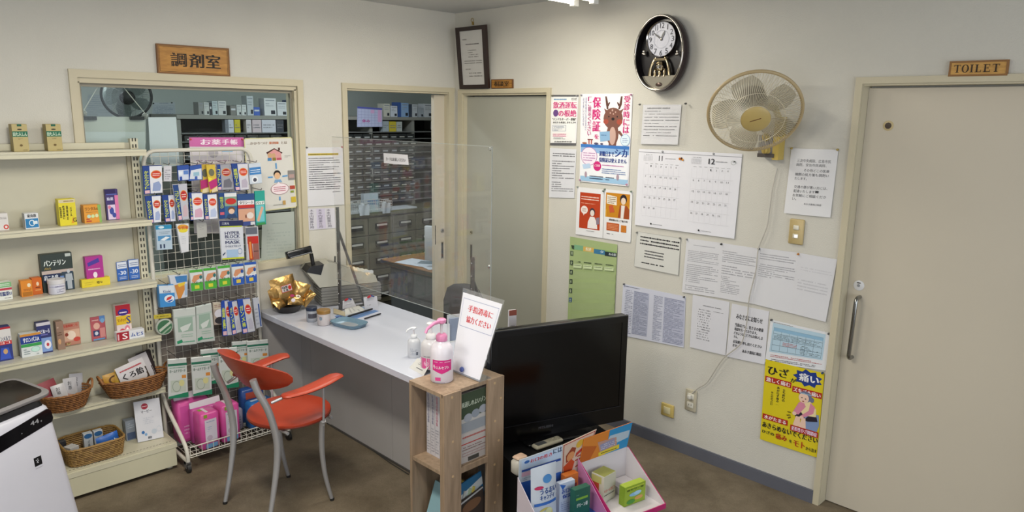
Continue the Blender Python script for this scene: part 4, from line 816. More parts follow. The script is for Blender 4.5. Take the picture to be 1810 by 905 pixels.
# desk with monitor inside the dispensary
def desk():
    z = .70; a = hz(P('Y2', 312, 520), z); c = hz(P('Y2', 668, 612), z); y0, y1 = max(c.y-.03, .13), a.y; x0 = (a.x+c.x)/2; x1 = x0+1.0
    t = thing('office_desk', 'grey steel desk with brown wood top inside the dispensary', 'desk', (x0+.5, (y0+y1)/2, 0))
    b = MB(); b.box((x0, y0, z-.035), (x1, y1, z), wood('desk_wood', '#7a5632', '#94683c', 4, (1, 10, 1))); b.build('desktop', t)
    b = MB(); b.box((x0-.004, y0, z-.03), (x0, y1, z-.004), M('#3a342c', .5)); b.build('edge_band', t)
    for x in (x0+.06, x1-.45):
        b = MB(); b.box((x, y0+.05, .02), (x+.38, y1-.05, z-.035), M('#50565a', .4)); pd = b.build('pedestal', t)
        for k in range(3): b = MB(); b.box((x-.006, y0+.07, .05+.2*k), (x, y1-.07, .23+.2*k), M('#5a6064', .4)); b.build('drawer_front', pd)
    m = hy(P('Y2', 630, 565), y1-.10)
    t2 = thing('computer_monitor', 'white computer monitor seen from behind on the dispensary desk', 'monitor', (x0+.30, y0+.3, z))
    p = hz(P('Y2', 612, 560), z+.01); tp = .27
    X = frame((p.x, p.y, z), (.35, -.94, 0))
    b = MB(X); b.rbox((0, -.02, .05), (.42, .02, .05+tp), .01, M('#b9bec2', .45)); b.build('screen_housing', t2, 50)
    b = MB(X); b.rbox((.12, -.06, 0), (.30, .06, .012), .02, M('#a9aeb2', .45)); b.box((.19, -.012, .01), (.23, .012, .08), M('#a9aeb2', .45)); b.build('monitor_stand', t2, 50)
    for i, (x, y, w_, d_, r, col, lab) in enumerate(((.03, .55, .21, .30, .2, '#c3ccd6', 'white paper spread flat on the dispensary desk corner'), (.06, .30, .21, .28, -.25, '#bcc6d0', 'bluish document lying tilted on the dispensary desk'), (.14, .45, .10, .15, .6, '#6f7f88', 'small grey slip on top of the desk papers'))):
        b = MB(Matrix.Translation((x0+x+w_/2, y0+(y1-y0)*y+.0, z+.001+.002*i)) @ Matrix.Rotation(r, 4, 'Z')); b.box((-w_/2, -d_/2, 0), (w_/2, d_/2, .0012), M(col, .6)); o = tag(b.build('desk_paper'), lab, 'paper')
    return x0, y0, y1, z
DX, DY0, DY1, DZ = desk()

# pedestal fan behind the window
n2 = Vector((-.25, -.93, -.18)).normalized(); fc2 = hy(P('A8', 475, 165), .62)
t = thing('pedestal_fan', 'dark rimmed pedestal fan standing behind the dispensary window', 'fan', (fc2.x, fc2.y+.12, 0))
Rf = abs(hy(P('A8', 235, 165), .62).x-hy(P('A8', 712, 165), .62).x)/2
wall_fan(t, fc2, n2, Rf, '#1f2224', '#26282a', '#b9c4c4', '#4a4f50', '#77807e')
b = MB(); b.tube([(fc2.x, fc2.y+.13, .03), (fc2.x, fc2.y+.13, fc2.z-.02)], .016, M('#4b5052', .4), 10); b.build('pole', t, 50)
b = MB(Matrix.Translation((fc2.x, fc2.y+.13, 0))); b.lathe([(.19, 0), (.19, .015), (.16, .03), (.03, .045), (.02, .06)], M('#3a3e40', .4), 28); b.build('base', t, 50)
# boards and sheets hung behind the window pane
sheet('hung_board', 'pale grey board clipped and hung behind the window pane', 'board', 'A8', [(14,372),(664,378),(668,650),(14,640)], 'y', .075, col='#b9bdb6', bow=0, th=.004)
sheet('lower_board', 'whiter board behind the window above the top shelf', 'board', 'A8', [(16,524),(656,526),(672,900),(16,900)], 'y', .066, col='#c3c9c9', bow=0, th=.003)
for x, lab in ((95, 'black binder clip on the hung board at the frame side'), (575, 'black binder clip on the hung board at the cord side')):
    p = hy(P('A8', x, 390), .066); b = MB(Matrix.Translation(p)); b.prism([(-.014, .009), (.002, .009), (.010, .002), (.010, -.002), (.002, -.009), (-.014, -.009)], -.033, .033, M('#141516', .4), 0)
    b.X = Matrix.Translation(p); tag(b.build('binder_clip'), lab, 'clip')
for (a_, c_, lab) in (((45, 315), (188, 72), 'grey hook with white cord on the window pane beside the frame'), ((660, 345), (432, 66), 'grey hook with white cord on the window pane beside the fan')):
    pa = hy(P('A8', *a_), .06); pc = hy(P('A8', *c_), .06); t = thing('window_hook', lab, 'hook', pa)
    b = MB(); b.tube([pa, pc], .0022, M('#c9c9c2', .6), 6); b.build('cord', t)
    b = MB(frame(pa+Vector((0, .0, -.012)), (1, 0, 0), (0, -1, 0))); b.lathe([(.016, -.006), (.014, .002), (.006, .006), (.005, .012), (.001, .014)], M('#9a9c98', .3), 14); b.build('suction_hook', t, 50)
sheet('white_window_sheet', 'bright white sheet hanging behind the window pane near its middle', 'paper', 'A8', [(690,380),(968,378),(1004,860),(716,900)], 'y', .056, col='#d8dbe2', bow=.002)
sheet('pink_notebook_poster', 'poster with a pink title band behind the rack of packs', 'poster', 'Z7', [(922,752),(1318,752),(1345,1450),(960,1450)], 'y', .033,
      [('r', 0, 0, 1, .095, '#cc6aa8'), ('T', .2, .02, .38, .075, '#f2e6ee', 'お'), ('T', .40, .02, .56, .075, '#f2e6ee', '薬'), ('T', .59, .02, .72, .075, '#f2e6ee', '手'), ('T', .75, .02, .88, .075, '#f2e6ee', '帳'), ('e', .42, .16, .09, .05, '#b9b4ba'), ('r', .58, .12, .78, .15, '#9fc4e0'), ('l', .1, .22, .9, .4, '#b09aa8', 5, .9), ('r', .15, .3, .45, .5, '#d8b0c4')], col='#e0dade', bow=0, pins=((.02, .02, '#c04a40'), (.97, .02, '#c04a40')))
def family():
    it = [('b', 0, 0, 1, 1, '#d8d3a0', .02, .014), ('l', .05, .075, .13, .085, '#9a8a7a', 1, 1), ('T', .12, .055, .47, .09, '#8a7a6a', 'かかりつけ'), ('T', .50, .055, .70, .09, '#c06a3a', '薬剤師'), ('T', .76, .055, .88, .09, '#8a7a6a', 'とは')]
    it += [('p', [(.43,.20),(.60,.145),(.77,.21),(.75,.225),(.60,.165),(.45,.225)], '#4a2a24'), ('p', [(.46,.215),(.60,.16),(.74,.215),(.74,.31),(.46,.31)], '#d89a9a'), ('r', .68, .14, .72, .18, '#5a342c'), ('e', .50, .24, .045, .035, '#c8a27c'), ('e', .58, .245, .04, .033, '#c8a27c'), ('r', .45, .275, .53, .315, '#4a86b8'), ('r', .55, .275, .62, .315, '#8a7a34'), ('r', .64, .28, .74, .31, '#c0566a'), ('l', .80, .25, .98, .28, '#9a9a98', 2, .9),
           ('r', .60, .35, .63, .43, '#5a9ad0'), ('e', .625, .50, .075, .05, '#2a2422'), ('e', .625, .525, .06, .045, '#e2b890'), ('p', [(.55,.62),(.57,.58),(.69,.58),(.72,.62)], '#7fa6cc'), ('p', [(.73,.53),(.84,.525),(.84,.545),(.73,.55)], '#5a9ad0'), ('r', .43, .53, .53, .55, '#5a9ad0'), ('r', .85, .465, 1.0, .60, '#8a8682'), ('r', .87, .52, .98, .57, '#b89a94'),
           ('e', .66, .71, .19, .08, '#f0e2e6'), ('o', .66, .71, .19, .08, '#8a3a4a', .05), ('p', [(.60,.64),(.67,.64),(.64,.61)], '#f0e2e6'), ('l', .53, .67, .78, .75, '#b8506a', 3, .97), ('r', .63, .82, .66, .87, '#5a9ad0'), ('r', .87, .68, .98, .73, '#b04a3a'), ('r', .88, .75, .95, .78, '#8a9a3a'), ('r', .88, .84, .98, .92, '#cdb23a'), ('l', .5, .92, .7, .94, '#8a8a86', 1, 1), ('r', .70, .88, .76, .94, '#c09a5a')]
    sheet('family_pharmacist_poster', 'cream poster with house and person drawing on the window beside the rack', 'poster', 'Z8', [(45,100),(396,92),(432,602),(80,645)], 'y', .012, it, col='#d8d6cf', bow=0)
family()
sheet('faint_letter', 'faded typed sheet on the lower window pane under the cream poster', 'notice', 'Z8', [(180,650),(410,632),(420,1030),(170,1045)], 'y', .030, [('l', .3, .18, .75, .21, '#8f9a94', 1, 1), ('l', .15, .28, .9, .85, '#a3ada7', 10, .7)], col='#aeb6ae', bow=0)

# ------------------------------------------------------------------ notices on the back wall pillar
sheet('ruled_notice', 'long notice with a yellow marked title on the pillar by the doorway', 'notice', 'Z8', [(490,168),(762,164),(775,582),(500,598)], 'y', -.003,
      [('r', .07, .10, .88, .135, '#d8c040'), ('l', .08, .10, .88, .135, '#5a5440', 1, 1)]+[('l', .08, .17+.0375*i, .92, .1975+.0375*i, '#3c3c42', 1, .985) for i in range(15)]+[('l', .68, .755, .9, .775, '#3c3c42', 1, 1)], col='#dadade', pins=((.04, .0, '#6a6a66'), (.98, .0, '#b0666a')))
sheet('name_strip_notice', 'white card of vertical handwritten strips below the yellow marked notice', 'notice', 'Z8', [(510,612),(705,606),(720,752),(512,768)], 'y', -.003,
      [('r', .31, .02, .62, .97, '#cfc9dc')]+[('v', .06+.31*i, .04, .20+.31*i, .95, '#5a5668', '木本内服薬外用') for i in range(3)], col='#d6d4dc', bow=.001)

# ------------------------------------------------------------------ shelf unit on the back wall
IVORY = M('#c9c4ac', .4, var=.03); SLOT = M('#3b3a34', .6)
SZ = [1.667, 1.315, .994, .704, .420]; SB = .149; XE = -2.136; XS = -3.30; YS = -.142
SL = MB
def shelf_unit():
    t = thing('gondola_shelf', 'ivory steel display shelf unit with five shelves against the back wall', 'shelf unit', (-2.6, -.07, 0))
    b = MB(); b.box((XS, -.016, SB), (XE-.03, -.008, SZ[0]+.03), M('#bdb9a5', .5, var=.03)); b.build('back_panel', t)
    b = MB(); b.box((XS, -.034, SZ[0]+.002), (XE-.06, -.004, SZ[0]+.032), IVORY); b.build('top_rail', t)
    b = MB(); b.box((XE-.032, -.036, .03), (XE+.004, -.004, SZ[0]+.05), IVORY); u = b.build('upright', t)
    b = MB(); z = .20
    while z < SZ[0]+.04:
        for s in (-.024, -.010): b.box((XE+s, -.0375, z), (XE+s+.006, -.036, z+.017), SLOT)
        z += .032
    b.build('slot_pattern', u)
    b = MB(); b.box((XE-.052, -.028, .15), (XE-.034, -.006, SZ[0]), M('#a59d84', .5)); b.build('panel_edge', t)
    for z in SZ:
        b = MB(); b.box((XS, YS+.010, z-.012), (XE+.004, -.038, z), M('#c2bfb0', .35, var=.03)); b.box((XS, YS, z-.030), (XE+.006, YS+.010, z-.004), IVORY); b.box((XS, YS-.004, z-.010), (XE+.006, YS+.002, z), IVORY); b.box((XS, YS-.003, z-.030), (XE+.006, YS+.002, z-.024), IVORY)
        s = b.build('shelf', t)
        b = MB(); b.prism([(YS+.012, z-.012), (-.036, z-.012), (-.036, z-.06), (YS+.05, z-.02)], XE-.004, XE-.001, IVORY, 0); b.build('bracket', s)
    b = MB(); b.box((XS, -.262, SB-.02), (XE, -.008, SB), IVORY); b.box((XS, -.268, SB-.028), (XE, -.255, SB-.004), IVORY); b.box((XS, -.258, .018), (XE-.004, -.02, SB-.02), IVORY); bd = b.build('base_deck', t)
    b = MB(); x = XS
    while x < XE-.02:
        b.box((x, -.236, SB), (x+.009, -.233, SB+.0004), SLOT); x += .016
    b.build('perforation_pattern', bd)
    b = MB(); b.box((XS, -.266, .022), (XE-.006, -.258, SB-.030), M('#c6c1a6', .4, var=.02)); b.build('kick_panel', bd)
    for x in (XE-.03, -2.9):
        b = MB(Matrix.Translation((x, -.22, 0))); b.lathe([(.016, 0), (.016, .008), (.008, .010), (.008, .02)], M('#b5b1a0', .4), 12); b.build('levelling_foot', t, 50)
shelf_unit()
GN = 'medicine cartons on the ivory shelf unit'
# top shelf
for bl, br, top, lab in (((103,268),(213,260),(76,80),'tan carton with green band on the top shelf, further from the upright'), ((350,265),(457,259),(320,80),'tan carton with green band on the top shelf, nearer the upright')):
    shelf_carton('herbal_carton', lab, 'Z1', bl, br, top, SZ[0], .06, '#b5a46c', [('r', .35, .0, .65, .08, '#1d5f45'), ('r', 0, .26, 1, .46, '#1f6a4e'), ('T', .05, .29, .95, .43, '#cfe0c8', '田七人しん'), ('e', .5, .19, .16, .025, '#2f2a1c'), ('l', .35, .5, .65, .56, '#7a6a3c', 2), ('e', .5, .77, .1, .04, '#6a5428'), ('l', .6, .92, .9, .96, '#4a4020', 1)], Y=-.10, side='#9a8a55', group=GN)
# second shelf
shelf_carton('white_red_carton', 'white carton with a red swirl on the second shelf', 'Z1', (-30,858), (68,852), (-40,732), SZ[1], .05, '#d6d2cf', [('e', .8, .8, .2, .14, '#c64a40'), ('e', .8, .8, .1, .07, '#e6d6d2'), ('l', .1, .2, .9, .35, '#8a8684', 2)], group=GN)
shelf_carton('small_pill_carton', 'small white carton with blue picture on the second shelf', 'Z1', (188,845), (287,830), (168,732), SZ[1], .05, '#d8dadc', [('T', .2, .06, .85, .26, '#2a2a30', '龍角散'), ('r', .04, .34, .96, .92, '#2a7ab0'), ('o', .5, .62, .22, .2, '#d8e4ea', .25), ('r', .58, .5, .9, .7, '#d8e4ea')], side='#bcbcbc', group=GN)
shelf_carton('yellow_herb_carton', 'tall yellow carton of vertical writing on the second shelf', 'Z1', (440,822), (562,806), (424,628), SZ[1], .05, '#d9ca20', [('r', .03, .02, .97, .14, '#cfc4a0'), ('l', .3, .04, .9, .12, '#8a6a2a', 1, 1), ('V', .04, .28, .16, .7, '#2a2a10', '防風通聖散料'), ('V', .22, .24, .34, .75, '#2a2a10', '肥満症便秘に'), ('V', .42, .24, .54, .8, '#2a2a10', '満量処方'), ('V', .64, .3, .76, .66, '#2a2a10', 'メタール'), ('p', [(.66,.92),(.8,.66),(.84,.92)], '#d89a28'), ('T', .78, .72, .98, .88, '#4a2a10', 'G')], group=GN)
shelf_carton('orange_allergy_carton', 'orange and green carton with pictures on the second shelf', 'Z1', (618,803), (742,792), (606,672), SZ[1], .05, '#d8932a', [('p', [(.8,0),(1,0),(1,1),(.88,1)], '#86b060'), ('T', .08, .1, .82, .3, '#7a4a12', 'ワンタルα'), ('l', .1, .36, .8, .42, '#8a6a3a', 1, 1), ('e', .27, .62, .11, .1, '#b6d0c0'), ('e', .5, .62, .1, .1, '#c6dca0'), ('e', .72, .6, .1, .1, '#d8d8a8'), ('r', .1, .74, .3, .8, '#b03a2a'), ('r', .1, .85, .4, .92, '#b03a2a')], group=GN)
shelf_carton('purple_plaster_carton', 'tall purple carton with stepped pink side on the second shelf', 'Z1', (782,780), (872,772), (755,556), SZ[1], .05, '#3a2a6a', [('r', .0, .0, .8, .14, '#2a2056'), ('T', .1, .26, .6, .36, '#d8d8f0', '貼薬'), ('r', .08, .15, .9, .18, '#5a6ab8'), ('r', .72, .2, 1, .98, '#d878a8'), ('r', .1, .5, .7, .98, '#d8c8e0'), ('e', .4, .7, .18, .12, '#3a4a9a'), ('e', .58, .84, .16, .08, '#3a4a9a'), ('e', .25, .58, .12, .06, '#d8809a')], group=GN)
# third shelf
shelf_carton('dark_pad_carton', 'large dark green carton showing a body figure on the third shelf', 'Z2', (268,388), (460,362), (232,180), SZ[2], .045, '#27332e', [('T', .09, .16, .78, .31, '#dfe6e2', 'パンテリン'), ('T', .1, .34, .3, .41, '#c8a84a', 'パット'), ('r', .0, .43, 1, .52, '#b8a8a0'), ('r', .03, .52, .58, .72, '#18264a'), ('T', .06, .55, .5, .68, '#dfe4ec', '肩こり痛'), ('r', .62, .5, .98, .98, '#2f4050'), ('e', .84, .5, .05, .05, '#b9bec4'), ('p', [(.74,.56),(.94,.56),(.97,.75),(.92,.75),(.92,.97),(.77,.97),(.77,.75),(.72,.75)], '#aab2ba'), ('p', [(.56,.6),(.68,.6),(.68,.97),(.58,.97)], '#6a8ac0'), ('r', .78, .02, .96, .1, '#b8c0bc')], Y=-.060, group=GN)
shelf_carton('cold_remedy_carton', 'white carton with green and red bands on the third shelf', 'Z2', (-20,462), (80,445), (-28,352), SZ[2], .05, '#dadcd6', [('r', 0, 0, 1, .28, '#7ab07a'), ('l', .2, .05, .9, .22, '#eef2ea', 2, 1), ('r', 0, .32, 1, .44, '#b83a4a'), ('T', .2, .52, .95, .76, '#2a3a78', '胃腸薬U'), ('l', .5, .84, .9, .92, '#77777a', 1)], group=GN)
shelf_carton('orange_cough_carton', 'amber orange carton standing in front on the third shelf', 'Z2', (136,438), (205,424), (128,338), SZ[2], .04, '#d8841c', [('e', .72, .3, .16, .12, '#e8d8b8'), ('l', .2, .5, .9, .66, '#7a3a0e', 2), ('r', .1, .7, .95, .95, '#a86a1c')], group=GN)
shelf_carton('deep_orange_carton', 'deeper orange carton beside the white jar on the third shelf', 'Z2', (206,424), (266,416), (192,322), SZ[2], .04, '#cc6412', [('e', .55, .36, .14, .12, '#e8d0b0'), ('r', .3, .54, .8, .6, '#7a3208'), ('r', .25, .7, .85, .76, '#e0a060')], group=GN, yaw=.06)
p0 = hz(P('Z2', 338, 402), SZ[2]); rj = abs(hy(P('Z2', 286, 360), p0.y).x-hy(P('Z2', 392, 360), p0.y).x)/2; zj = hy(P('Z2', 338, 312), p0.y).z-SZ[2]
p0.y = min(p0.y, -.066-rj)
def jar(name, label, x, y, z, r, h, body, lid, items, lidh=.3):
    b = MB(Matrix.Translation((x, y, z))); b.lathe([(r*.9, 0), (r, .004), (r, h*(1-lidh)), (r*.96, h*(1-lidh)+.002)], M(body, .35), 28); o = tag(b.build(name, None, 40), label, 'jar')
    b = MB(Matrix.Translation((x, y, z))); b.lathe([(r*1.04, h*(1-lidh)+.001), (r*1.05, h*.97), (r*.98, h), (.001, h)], M(lid, .35), 28); b.build('lid', o, 40)
    b = MB(); ang0 = math.atan2(CAM.y-y, CAM.x-x)
    draw(b, lambda u, v, d: (x+(r+d)*math.cos(ang0+(u-.5)*2.4), y+(r+d)*math.sin(ang0+(u-.5)*2.4), z+(1-v)*h), items); b.build('label_print', o)
jar('balm_jar', 'white balm jar with lilac label standing before the dark carton', p0.x, p0.y, SZ[2], rj, zj, '#c9c9d4', '#d4d2d4', [('r', .02, .42, .98, .5, '#b6b6cc'), ('T', .45, .4, .9, .5, '#33366a', '白色ワセリン'), ('l', .5, .6, .9, .85, '#6a6a8a', 3)])
shelf_carton('magenta_carton', 'magenta carton with a small logo disc standing behind the yellow tube carton', 'Z2', (535,326), (642,312), (520,192), SZ[2], .04, '#a8288a', [('p', [(.1,.2),(.75,.06),(.8,.2),(.14,.32)], '#4a3a98'), ('l', .12, .38, .8, .46, '#e0b8d8', 1, 1), ('e', .5, .62, .12, .1, '#e8dce6'), ('r', .0, .8, 1, 1, '#e0cad8'), ('l', .1, .85, .9, .95, '#8a6a84', 1, 1)], Y=-.055, group=GN)
shelf_carton('yellow_tube_carton', 'flat yellow tube carton lying in front on the third shelf', 'Z2', (506,382), (680,355), (503,332), SZ[2], .035, '#d8c42a', [('T', .52, .35, .72, .7, '#4a3a10', '増々'), ('l', .1, .35, .4, .45, '#a08a2a', 1), ('l', .1, .6, .35, .7, '#a08a2a', 1)], group=GN)
for bl, br, top, lab in (((725,340),(790,332),(712,222),'blue and white carton marked with a number, beside its twin'), ((798,332),(862,324),(785,208),'blue and white carton marked with a number, by the upright')):
    shelf_carton('blue_dose_carton', lab, 'Z2', bl, br, top, SZ[2], .045, '#2a5fb0', [('r', .05, .02, .95, .36, '#d6dce6'), ('l', .15, .12, .9, .3, '#2a4a8a', 2, 1), ('T', .12, .48, .85, .68, '#dfe6f2', '-30'), ('l', .2, .76, .85, .92, '#c6d2e6', 2)], group=GN)
# fourth shelf
shelf_carton('liniment_carton', 'dark blue and red liniment carton at the purifier end of the fourth shelf', 'Z2', (-30,840), (86,824), (-45,632), SZ[3], .05, '#27337c', [('r', 0, 0, 1, .5, '#d8d4d2'), ('r', 0, .0, 1, .06, '#b02a34'), ('T', .3, .28, .95, .4, '#20305a', 'アンメルツ'), ('r', 0, .41, 1, .52, '#c02f34'), ('T', .4, .43, .9, .5, '#f0d8d0', 'ヨコ'), ('p', [(.3,.95),(.4,.6),(.8,.62),(.9,.95)], '#3a55b8'), ('e', .62, .72, .12, .08, '#c8a070')], group=GN)
shelf_carton('throat_spray_carton', 'navy carton with a red white disc behind the patch carton', 'Z2', (240,768), (325,748), (212,600), SZ[3], .04, '#2a2f66', [('r', 0, 0, 1, .1, '#c8c4cc'), ('T', .08, .22, .9, .36, '#dfe0f0', 'のどぬ〜る'), ('r', .1, .38, .75, .42, '#6a6ab0'), ('r', .2, .5, .98, .95, '#7f9cd0'), ('e', .68, .73, .24, .14, '#e6e2ea'), ('e', .68, .73, .1, .06, '#b8404a')], Y=-.075, group=GN)
shelf_carton('patch_carton', 'blue green and white pain patch carton on the fourth shelf', 'Z2', (138,812), (265,792), (112,672), SZ[3], .045, '#d2d6d6', [('r', 0, .0, 1, .1, '#c88a3a'), ('r', 0, .1, 1, .42, '#1f3a8a'), ('T', .12, .16, .9, .36, '#eef0f4', 'サロンパスA'), ('r', .0, .43, 1, .56, '#3a9a50'), ('e', .68, .70, .22, .12, '#bfe0d6'), ('o', .68, .70, .22, .12, '#8abfae', .12), ('l', .1, .62, .4, .9, '#8a9a9c', 3), ('l', .7, .88, .95, .94, '#5a6a6c', 1)], group=GN)
shelf_carton('brown_capsule_carton', 'brown grey carton half hidden behind the salmon one', 'Z2', (355,720), (400,712), (334,592), SZ[3], .04, '#8f7260', [('l', .1, .15, .7, .25, '#d6c2b0', 1), ('l', .1, .35, .7, .5, '#5a3a28', 2), ('e', .3, .7, .2, .1, '#c89a70')], Y=-.07, group=GN)
shelf_carton('salmon_carton', 'salmon coloured carton with glowing picture on the fourth shelf', 'Z2', (388,726), (498,708), (378,604), SZ[3], .045, '#b8806c', [('T', .1, .06, .9, .18, '#c23a2e', '生薬製剤二号'), ('r', .0, .3, .98, .8, '#d0a890'), ('e', .5, .55, .25, .2, '#e6d2c0'), ('e', .25, .5, .1, .08, '#8a3a2a'), ('e', .8, .76, .2, .1, '#c0463a'), ('e', .3, .92, .14, .06, '#d8c48a'), ('T', .06, .84, .4, .96, '#7a4a28', '錠剤')], group=GN)
shelf_carton('rose_relief_carton', 'rose carton with blue corners and pictures on the fourth shelf', 'Z2', (565,690), (655,676), (552,562), SZ[3], .045, '#b0545c', [('r', .62, 0, 1, .22, '#5a86c0'), ('e', .82, .2, .14, .1, '#7aa6d0'), ('l', .1, .1, .55, .2, '#e6c6c0', 1, 1), ('e', .4, .4, .22, .14, '#d8a89a'), ('r', .14, .58, .55, .82, '#2a3a68'), ('e', .35, .7, .12, .08, '#c8ccd8'), ('r', .6, .5, .95, .9, '#cf8a86'), ('r', .1, .93, .9, .99, '#6a9ac8')], group=GN)
shelf_carton('vitamin_s_carton', 'red yellow and white carton with a blue letter behind the lying box', 'Z2', (722,652), (812,636), (708,490), SZ[3], .04, '#d8c8c4', [('r', 0, 0, 1, .3, '#a82030'), ('e', .5, .22, .36, .1, '#3a2a80'), ('l', .25, .18, .75, .27, '#e8d8e4', 1, 1), ('r', 0, .32, 1, .58, '#d8b42a'), ('T', .08, .4, .66, .5, '#7a2a1a', 'ワンタッチ'), ('T', .68, .36, .95, .58, '#203a88', 'S'), ('e', .7, .74, .18, .12, '#d07a8a'), ('e', .35, .8, .22, .1, '#c04a52'), ('e', .7, .74, .08, .05, '#f0e4e0')], Y=-.075, group=GN)
shelf_carton('lying_red_white_carton', 'red and white carton lying in front at the upright end of the fourth shelf', 'Z2', (722,710), (890,674), (715,658), SZ[3], .04, '#d8dadf', [('r', 0, 0, .44, 1, '#a01f2e'), ('T', .2, .18, .38, .85, '#f0e6e6', 'S'), ('T', .5, .3, .95, .75, '#2a4a9a', 'ムヒS'), ('r', .03, .2, .08, .9, '#d8b0b4')], group=GN)
# wicker baskets
def wicker(name, label, cx, cy, z, rx, ry, h, col1, handles=True, flare=1.22, rect=False, rows=9, yaw=0.0):
    t = thing(name, label, 'basket', (cx, cy, z), 'wicker baskets on the shelf unit'); n = 44; m1 = M(col1[0], .6, var=.2, scale=60); m2 = M(col1[1], .6, var=.2, scale=60)
    R = Matrix.Translation((cx, cy, z)) @ Matrix.Rotation(yaw, 4, 'Z')
    def pt(a, f, zz):
        c, s = math.cos(a), math.sin(a)
        if rect:
            e = .38; c = math.copysign(abs(c)**e, c); s = math.copysign(abs(s)**e, s)
        return (rx*f*c, ry*f*s, zz)
    b = MB(R)
    b.loft([[pt(2*math.pi*k/n, .96/flare, .002) for k in range(n)], [pt(2*math.pi*k/n, .93/flare, .006) for k in range(n)]], m2)
    for r in range(rows):
        f = (1+(flare-1)*(r/(rows-1)))/flare; zz = .006+(h-.008)*r/(rows-1)
        for ph in (0, 1):
            pts = []
            for k in range(n*2):
                a = math.pi*k/n; w_ = .0028*(1 if (k//2+ph+r) % 2 else -1); x, y, q = pt(a, f, zz); L = math.hypot(x, y) or 1; pts.append((x+x/L*w_, y+y/L*w_, q))
            b.tube(pts, h/rows*.42, m1 if (r+ph) % 3 else m2, 4, True)
    b.build('woven_wicker_wall', t, 50)
    b = MB(R); k2 = 60
    for ph in (0, math.pi):
        b.tube([tuple(Vector(pt(2*math.pi*k/k2, 1, h+.002*math.sin(12*2*math.pi*k/k2+ph)))*1+Vector((0, 0, .002*math.cos(12*2*math.pi*k/k2+ph)))) for k in range(k2)], .0045, m1, 5, True)
    b.build('braided_rim', t, 60)
    if handles:
        for s in (-1, 1):
            b = MB(R); pts = []
            for i in range(9):
                a = math.pi*i/8; pts.append((s*(rx*.97+.012*math.sin(a)), -.035*math.cos(a), h+.034*math.sin(a)))
            b.tube(pts, .0055, m1, 6); b.build('handle', t, 60)
    return t
WK = ('#8a5a2c', '#6d431e')
def basket_at(zoom, xl, xr, yb_, yt, z, ry, **k):
    c = P(zoom, (xl+xr)/2, yb_); Y = -.088; a = hy(P(zoom, xl, yt), Y); d = hy(P(zoom, xr, yt), Y); h = hy(P(zoom, (xl+xr)/2, yt), Y-ry).z-z
    return (a.x+d.x)/2, Y, z, (d.x-a.x)/2, ry, max(.04, h)
BX = basket_at('Z3', 205, 500, 330, 215, SZ[4], .062); wicker('wicker_basket', 'oval brown wicker basket of white packets beside the air purifier', BX[0], -.115, SZ[4], BX[3], .085, .088, WK, True, 1.4)
BX2 = basket_at('Z3', 545, 940, 250, 130, SZ[4], .062); wicker('wicker_basket', 'oval brown wicker basket heaped with black and yellow packets', BX2[0]-.006, -.125, SZ[4], BX2[3]-.006, .082, .092, WK, True, 1.35)
xa = hz(P('Z3', 372, 628), SB); xb = hz(P('Z3', 680, 562), SB)
cx3 = (xa.x+xb.x)/2; cy3 = -.135
wicker('wicker_basket', 'rectangular tan wicker basket on the base deck', cx3, cy3, SB, (xb.x-xa.x)/2+.016, .105, .092, ('#96743c', '#7c5c2c'), False, 1.12, True, 10)
def pouch(name, label, c, wd, ht, th, yaw, lean, body, items, cat='packet', group=None, roll=0.0):
    """soft pillow packet: c = bottom centre of its front"""
    X = Matrix.Translation(c) @ Matrix.Rotation(yaw, 4, 'Z') @ Matrix.Rotation(-lean, 4, 'X') @ Matrix.Rotation(roll, 4, 'Y'); N = 8
    def prof(u, v, s):
        e = (max(0, math.sin(math.pi*min(1, max(0, u))))**.6)*(math.sin(math.pi*min(1, max(0, (v-.04)/.9)))**.5 if .04 < v < .94 else 0)
        return (u-.5)*wd, -s*th/2*e, (1-v)*ht
    b = MB(X); m = M(body, .35, var=.05); 
    for s in (1, -1):
        vs = [prof(i/N, j/N, s) for j in range(N+1) for i in range(N+1)]
        b.add(vs, [(j*(N+1)+i, (j+1)*(N+1)+i, (j+1)*(N+1)+i+1, j*(N+1)+i+1)[::1 if s == 1 else -1] for j in range(N) for i in range(N)], m)
    o = tag(b.build(name, None, 60), label, cat, group)
    if items:
        pb = MB(X); draw(pb, lambda u, v, d: tuple(Vector(prof(u, v, 1))-Vector((0, d+.0006, 0))), items); pb.build('print', o)
    return o
z5 = SZ[4]+.04
pouch('red_packet', 'dull red packet at the back of the white packet basket', (BX[0]-.05, -.085, z5), .09, .105, .012, .1, .25, '#8f3b42', [], roll=-.2)
for i, (dx, dy, ht, yaw, rl, col, lab) in enumerate(((-.015, -.085, .085, -.1, -.15, '#bcb9bb', 'white tea packet with black brush writing in front of its basket mates'), (.028, -.07, .10, .15, .1, '#b4b2b6', 'white packet with brush writing in the middle of the basket'), (.055, -.052, .11, .1, .15, '#a9a8ae', 'greyish packet at the handle end of the white packet basket'))):
    pouch('tea_packet', lab, (BX[0]+dx, dy-.03, z5), .06, ht, .012, yaw, .3, col, [('v', .3, .15, .6, .6, '#26262a', 'お茶')], group='packets in the wicker baskets', roll=rl)
pouch('pale_bundle_packet', 'pinkish packet lying low in the white packet basket', (BX[0]-.02, -.125, z5), .10, .045, .02, 0, .9, '#a88a86', [])
